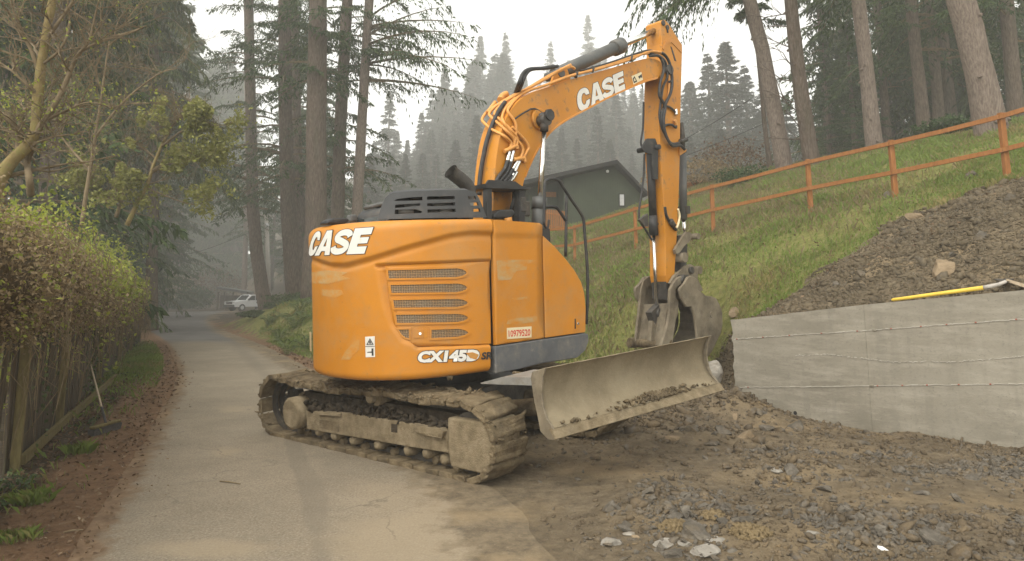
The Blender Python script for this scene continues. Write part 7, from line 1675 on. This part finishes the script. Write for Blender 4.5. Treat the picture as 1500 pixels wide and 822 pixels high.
bare_tree('leafy_small_tree', 'small crooked tree with yellow green leaves behind the fence', [
    ([(186, 330), (200, 300), (214, 275), (222, 250), (236, 215), (252, 185), (262, 168)], 0.06, 0.022, 14), ([(170, 318), (178, 292), (180, 270), (176, 240)], 0.05, 0.02, 7), ([(222, 252), (250, 240), (285, 232), (312, 226)], 0.03, 0.01, 14), ([(236, 215), (270, 190), (300, 180), (316, 185)], 0.035, 0.01, 16), ([(228, 232), (208, 215), (190, 205)], 0.03, 0.01, 10), ([(214, 275), (250, 290), (285, 300), (310, 290)], 0.02, 0.006, 8), ([(198, 300), (160, 290), (130, 270), (100, 262)], 0.022, 0.006, 10), ([(252, 185), (272, 165), (290, 155)], .03, .01, 12)],
    17, 'mossbranch', 33, ('rhodo', 4, 0.105, 0.12, lambda x, y: fbm(x, y, 0.03, 3) > -0.12), (0.46, 2))
bare_tree('bare_tree', 'thin bare brown branches behind the leafy small tree', [([(120, 330), (128, 270), (140, 200), (150, 130), (160, 60)], 0.05, 0.015, 7), ([(140, 200), (180, 150), (230, 110), (260, 100)], 0.03, 0.008, 7), ([(132, 250), (90, 200), (70, 150)], .03, .008, 10)], 15, 'twig', 44, None, (1.0, 2))

# ------------------------------------------------------------------ conifers with their own trunks
FIRC = dict(nb=62, zlo=9.0, zhi=29, rlo=4.6, rhi=0.8, droop=0.42, ntw=26, nbl=8, bl=0.27, bw=0.034, hang=0.6)
def fc(**k): d = dict(FIRC); d.update(k); return d
LT = [('straight fir trunk with dark bark, widest of the left group', [(462, 440), (463, 330), (463, 200), (465, 60), (466, 0)], 36, 33, 31, 'bark', fc(zlo=11, rlo=4.2), 6),
      ('slender fir trunk right of the widest left fir', [(490, 440), (494, 330), (498, 200), (505, 60), (509, 0)], 42, 21, 31, 'bark', fc(zlo=8, rlo=4.8), 5),
      ('pale slim fir trunk nearest the open sky', [(514, 440), (522, 330), (529, 200), (537, 60), (541, 0)], 38, 16.5, 30, 'barkpale', [fc(nb=34, zlo=12.5, rlo=3.4), fc(nb=16, zlo=11.5, zhi=15.5, rlo=6.5, rhi=5.5, azc=(-0.1, 0.9), droop=0.3, hang=0.9)], 4),
      ('fir trunk left of the widest left fir, leaning slightly', [(434, 440), (427, 380), (422, 300), (418, 150), (417, 0)], 44, 24, 32, 'bark', fc(zlo=8, rlo=7.2, nb=75, rhi=1.4), 5),
      ('dark fir trunk half hidden between two thicker trunks', [(444, 440), (439, 330), (434, 180), (431, 0)], 50, 18, 32, 'bark', fc(zlo=7, rlo=5.2), 3),
      ('curved fir trunk standing beside the white pickup', [(392, 455), (385, 430), (376, 370), (370, 300), (367, 150), (364, 0)], 54, 19, 34, 'bark', fc(zlo=8, rlo=8.5, nb=90, rhi=1.5), 3),
      ('thin pale trunk left of the curved fir', [(357, 440), (360, 350), (361, 200), (360, 60)], 112, 8, 40, 'barkpale', fc(nb=40, zlo=12, rlo=4), 0),
      ('grey barked cedar trunk behind the mossy left tree', [(70, 300), (73, 240), (78, 180), (82, 100), (84, 0)], 22, 27, 27, 'barkpale', dict(nb=110, zlo=8.0, zhi=26, rlo=4.4, rhi=1.0, droop=0.7, ntw=26, nbl=8, bl=0.34, bw=0.03, hang=1.3, mat='cedar'), 0),
      ('brown cedar trunk behind the small leafy tree', [(222, 400), (224, 330), (226, 200), (226, 60)], 38, 17, 30, 'bark', dict(nb=110, zlo=9, zhi=29, rlo=5.2, rhi=1.0, droop=0.6, ntw=26, nbl=7, bl=0.4, bw=0.042, hang=1.2, mat='cedar'), 0)]
for i, (lab, pxs, zc, w, ht, mm, cr, kn) in enumerate(LT): px_tree('cedar_tree' if 'cedar' in lab else 'fir_tree', lab, pxs, zc, w, ht, mm, cr, 'tall conifers along the lane', seed=i + 1, knots=kn * 3)
RT = [('pale fir trunk first right of the excavator arm', [(1152, 262), (1146, 230), (1132, 150), (1116, 70), (1098, 0)], 27, 22, 24, 'barkpale', [fc(nb=50, zlo=9.5, zhi=23, rlo=4.0), fc(nb=26, zlo=7.6, zhi=12.5, rlo=4.4, rhi=3.8, azc=(math.pi * 0.97, 0.75), droop=0.75, hang=1.3, ntw=38, nbl=10, bl=0.24, bw=0.028)], 6),
      ('dark fir trunk with dead side branches, second right of the arm', [(1194, 255), (1186, 220), (1174, 140), (1165, 70), (1158, 0)], 26, 21, 23, 'bark', fc(nb=44, zlo=9, zhi=22, rlo=3.6), 8),
      ('straight pale fir trunk between two fence posts', [(1286, 245), (1279, 200), (1271, 120), (1262, 40), (1257, 0)], 24, 21, 24, 'barkpale', fc(nb=54, zlo=6.5, zhi=23, rlo=4.4), 9),
      ('largest pale fir trunk at the right, leaning left', [(1456, 214), (1449, 175), (1436, 110), (1420, 45), (1407, 0)], 18.5, 38, 23, 'barkpale', fc(nb=50, zlo=8.5, zhi=22, rlo=4.2), 12),
      ('thin grey fir trunk left of the largest right fir', [(1356, 212), (1350, 150), (1342, 80), (1334, 0)], 33, 17, 28, 'bark', fc(nb=80, zlo=4.5, zhi=27, rlo=5.2), 4),
      ('dark thin fir trunk close left of the largest right fir', [(1376, 208), (1374, 150), (1368, 80), (1362, 0)], 36, 15, 28, 'bark', fc(nb=80, zlo=4.5, zhi=27, rlo=5.2), 3),
      ('very thin dark trunk beside the first pale right fir', [(1130, 268), (1126, 230), (1120, 180)], 33, 7, 12, 'bark', fc(nb=20, zlo=7, zhi=11.5, rlo=1.6, rhi=.4), 0),
      ('dim fir trunk behind the straight pale right fir', [(1300, 225), (1296, 150), (1290, 60), (1284, 0)], 40, 12, 28, 'bark', fc(nb=80, zlo=4, zhi=27, rlo=5.0), 0),
      ('dim dark fir trunk beyond the largest fir at the right edge', [(1492, 200), (1484, 120), (1474, 0)], 30, 20, 26, 'bark', fc(nb=80, zlo=3.5, zhi=25, rlo=5.0), 0)]
for i, (lab, pxs, zc, w, ht, mm, cr, kn) in enumerate(RT): px_tree('fir_tree', lab, pxs, zc, w, ht, mm, cr, 'firs above the orange fence', seed=i + 21, knots=kn * 4, flare=1.25)
# dead side branches of the second right fir
d2 = [o for o in COL.objects if o.get('label', '').startswith('dark fir trunk with dead')][0]; b = B(d2.location); rg = random.Random(6); tips = []
for (x, y) in ((1183, 205), (1181, 190), (1178, 165), (1176, 150), (1172, 120), (1169, 95), (1166, 70), (1162, 40), (1160, 20)):
    p = at(x - 3, y, 26); grow_twigs(b, p, Vector((-1, rg.uniform(-.4, .4), rg.uniform(-.1, .35))), rg.uniform(0.8, 1.7), 0.028, 1, rg, tips)
b.done('dead_branches', M['bark'], d2)

# background conifers: a few crown shapes shared by all copies (30 m tall models)
def model_tree(seed, mat, **k):
    cr = crown_mesh('crown', mat, seed, **k); tk = trunk_mesh([(0, 0, -0.5), (0, 0, 8), (0.1, 0, 18), (0, 0, 29.3)], [0.5, 0.36, 0.22, 0.04], 'bark', 8, seed); return cr, tk
DARK = [model_tree(61, 'fir', nb=130, zlo=2.0, zhi=29.6, rlo=5.4, rhi=0.5, droop=0.45, ntw=22, nbl=6, bl=0.42, bw=0.06, hang=0.7),
        model_tree(62, 'cedar', nb=130, zlo=2.0, zhi=29.3, rlo=5.0, rhi=0.6, droop=0.7, ntw=22, nbl=6, bl=0.46, bw=0.055, hang=1.2),
        model_tree(63, 'fir', nb=105, zlo=4.0, zhi=29.6, rlo=5.8, rhi=0.5, droop=0.4, ntw=22, nbl=6, bl=0.42, bw=0.058, hang=0.6)]
FARM = [model_tree(71, 'firfar', nb=220, zlo=2.0, zhi=29.9, rlo=6.4, rhi=0.08, droop=0.3, ntw=20, nbl=4, bl=0.42, bw=0.065, hang=0.5, stems=False),
        model_tree(72, 'firfar', nb=170, zlo=3.0, zhi=29.9, rlo=5.6, rhi=0.08, droop=0.25, ntw=20, nbl=4, bl=0.40, bw=0.06, hang=0.4, stems=False),
        model_tree(73, 'firfar', nb=240, zlo=1.5, zhi=29.9, rlo=7.2, rhi=0.08, droop=0.4, ntw=20, nbl=4, bl=0.44, bw=0.068, hang=0.6, stems=False)]
def bg_tree(models, k, px, zc, ht=None, ytop=None, label=None, group=None, wid=1.0, rz=0.0, name='conifer'):
    p = at(px, 400, zc)
    while ytop is None and roadd(np.array([p.x]), np.array([p.y]))[0] < 2.2 and zc < 170: zc += 4; ht = (ht or 30) + 1.2; p = at(px, 400, zc)
    z0 = hz1(p.x, p.y)
    if ytop is not None: q = at(px, ytop, zc); p = q; z0 = hz1(q.x, q.y); ht = max(9.0, q.z - z0)
    cr, tk = models[k % len(models)]; s = ht / 30.0; t = thing(name, label, 'tree', Vector((p.x, p.y, z0)), rz, group); t.scale = (s * wid, s * wid, s)
    link('trunk', tk, None, t); link('crown', cr, None, t); return t
rgb = random.Random(77)
GL = 'dark conifers closing in the lane at left'
LBG = [(-60, 20), (-20, 27), (25, 33), (62, 41), (105, 36), (135, 52), (160, 60), (182, 64), (205, 72), (240, 84), (262, 118), (286, 124), (300, 122), (322, 130), (338, 118), (352, 128), (196, 90), (228, 108), (120, 84), (150, 70), (90, 60), (220, 85), (262, 98), (300, 112), (330, 118), (20, 52), (-40, 40), (180, 104)]
for i, (x, z) in enumerate(LBG): bg_tree(DARK, i, x, z, ht=rgb.uniform(25, 33) if z < 100 else rgb.uniform(40, 50), label='dense dark conifer ' + ('behind the mossy tree at the left edge' if x < 60 else 'behind the creeper and the leafy small tree' if x < 200 else 'closing the view beyond the lane bend'), group=GL, wid=rgb.uniform(0.9, 1.25), rz=rgb.uniform(0, 6.28))
MBG = [(385, 128), (418, 122), (436, 118), (462, 82), (478, 74), (500, 95), (524, 100), (398, 120), (440, 125), (485, 122), (375, 135), (515, 84)]
for i, (x, z) in enumerate(MBG): bg_tree(DARK, i + 1, x, z, ht=rgb.uniform(20, 30) if x < 500 else rgb.uniform(13, 16), label='hazy conifer seen between the tall trunks beyond the lane bend', group='hazy conifers between the trunks', wid=rgb.uniform(0.9, 1.3), rz=rgb.uniform(0, 6.28))
def zone(x, what): return what + (' beside the pale slim trunk' if x < 600 else ' rising behind the hood and exhaust' if x < 700 else ' behind the boom' if x < 830 else ' behind the roof of the green house' if x < 945 else ' right of the excavator arm')
GF = 'pale misty conifers behind the excavator'
FBG = [(571, 133, 96, 'small misty spire fir left of the excavator, nearest the pale trunk'), (549, 205, 92, None), (597, 205, 104, None), (618, 165, 100, None), (634, 132, 112, None), (652, 100, 108, 'tall misty fir behind the exhaust, left of a twin top'), (668, 128, 118, None), (690, 92, 112, None), (704, 52, 132, 'misty double topped fir left of the boom'), (722, 105, 126, None), (741, 47, 138, 'narrow misty fir with the sharpest top left of the boom'), (768, 108, 128, None), (790, 118, 140, None), (806, 60, 150, None), (833, 88, 140, None), (861, 22, 158, 'faintest tallest misty fir above the boom'), (884, 70, 150, None), (905, 95, 138, None), (925, 110, 128, None),
       (1036, 78, 78, 'broad misty fir right of the excavator arm top'), (1010, 120, 84, None), (1062, 62, 70, None), (1090, 95, 74, None), (985, 165, 86, None), (1120, 110, 66, None), (1010, 200, 62, None), (1055, 190, 60, None), (1150, 140, 62, None), (1205, 120, 66, None), (1230, 100, 58, None)]
rg2 = random.Random(91); MID = []
SKX = [540, 560, 571, 590, 605, 630, 650, 680, 700, 720, 742, 765, 785, 810, 835, 861, 885, 905, 930, 960, 1000, 1036, 1060, 1090, 1130, 1200]
SKY_ = [240, 180, 133, 190, 180, 130, 92, 95, 52, 70, 47, 100, 115, 75, 80, 22, 70, 80, 105, 110, 115, 78, 62, 80, 100, 110]   # tree line against the sky
for x0, x1, st_, z0_, z1_, a0, a1 in ((548, 1010, 15, 185, 215, 12, 48), (548, 1130, 21, 145, 165, 55, 105), (545, 960, 25, 112, 128, 105, 150)):
    for x in np.arange(x0, x1, st_): x += rg2.uniform(-6, 6); MID.append((x, min(225, float(np.interp(x, SKX, SKY_)) + rg2.uniform(a0, a1)), rg2.uniform(z0_, z1_), None))
FBG = [(x, y, z * 1.75 if x < 960 and z > 90 else z * 1.45, l) for x, y, z, l in FBG]
for i, (x, y, z, lab) in enumerate(FBG): bg_tree(FARM, i, x, z, ytop=y, label=lab or zone(x, 'pale pointed misty conifer'), group=GF, wid=rgb.uniform(1.0, 1.35) * (0.9 if lab else 1.1) * (1.45 if x > 960 else 1), rz=rgb.uniform(0, 6.28))
for i, (x, y, z, lab) in enumerate(MID): bg_tree(FARM, i + 1, x, z, ytop=y, label=zone(x, ('nearer' if z < 130 else 'middle' if z < 180 else 'farther') + ' broad misty conifer'), group='broad misty conifers behind the house', wid=rgb.uniform(1.25, 1.8), rz=rgb.uniform(0, 6.28))
HIGH = [model_tree(66, 'fir', nb=100, zlo=10.0, zhi=29.6, rlo=5.6, rhi=0.5, droop=0.45, ntw=22, nbl=6, bl=0.42, bw=0.06, hang=0.8)]
for i, (x, z, h, lab) in enumerate([(256, 60, 33, 'tall bare stemmed fir left of the lane bend, before the leafy small tree'), (316, 66, 34, 'tall bare stemmed fir over the lane bend left of the pale thin trunk'), (300, 84, 40, 'far tall fir above the lane bend'), (446, 74, 33, 'tall fir behind the widest fir of the left group'), (340, 92, 38, 'far tall fir above the carport'), (192, 50, 36, 'tall dark fir over the fence end left of the lane'), (172, 40, 33, 'dark fir rising behind the crown of the leafy small tree'), (238, 64, 36, 'high crowned fir just left of the lane where it bends')]):
    bg_tree(HIGH, 0, x, z, ht=h, label=lab, group=GL, wid=1.4, rz=i * 1.3)
GR_ = 'dark firs behind the right hand trunks'
RBG = [(1228, 44, 24), (1255, 52, 27), (1318, 46, 28), (1335, 54, 30), (1390, 44, 28), (1412, 38, 27), (1440, 50, 30), (1468, 40, 28), (1510, 42, 27), (1545, 48, 28), (1360, 66, 30), (1425, 70, 30)]
for i, (x, z, h) in enumerate(RBG): bg_tree(DARK, i, x, z, ht=h, label='dark dense fir ' + ('behind the straight pale fir' if x < 1300 else 'left of the largest pale fir' if x < 1420 else 'behind and right of the largest pale fir'), group=GR_, wid=rgb.uniform(0.9, 1.2), rz=rgb.uniform(0, 6.28))
for i, (x, y, z, w) in enumerate([(1232, 130, 46, 1.5), (1212, 165, 42, 1.3), (1250, 175, 40, 1.4)]):
    bg_tree(DARK, 0, x, z, ytop=y, label='young olive green conifer left of the straight pale fir', group='young conifers above the orange fence', wid=w, rz=i)

# ------------------------------------------------------------------ haze
b = B(); b.box((-10, 155, 66), 330, 402, 136)
m, t, out = nodes('haze_air'); v = t.nodes.new('ShaderNodeVolumePrincipled'); v.inputs['Color'].default_value = (0.975, 0.972, 0.935, 1); v.inputs['Density'].default_value = 0.0027; v.inputs['Anisotropy'].default_value = 0.1
t.links.new(v.outputs[0], out.inputs['Volume'])
hz_ = b.done('haze', m); tag(hz_, 'thin pale mist over the whole place', kind='stuff')
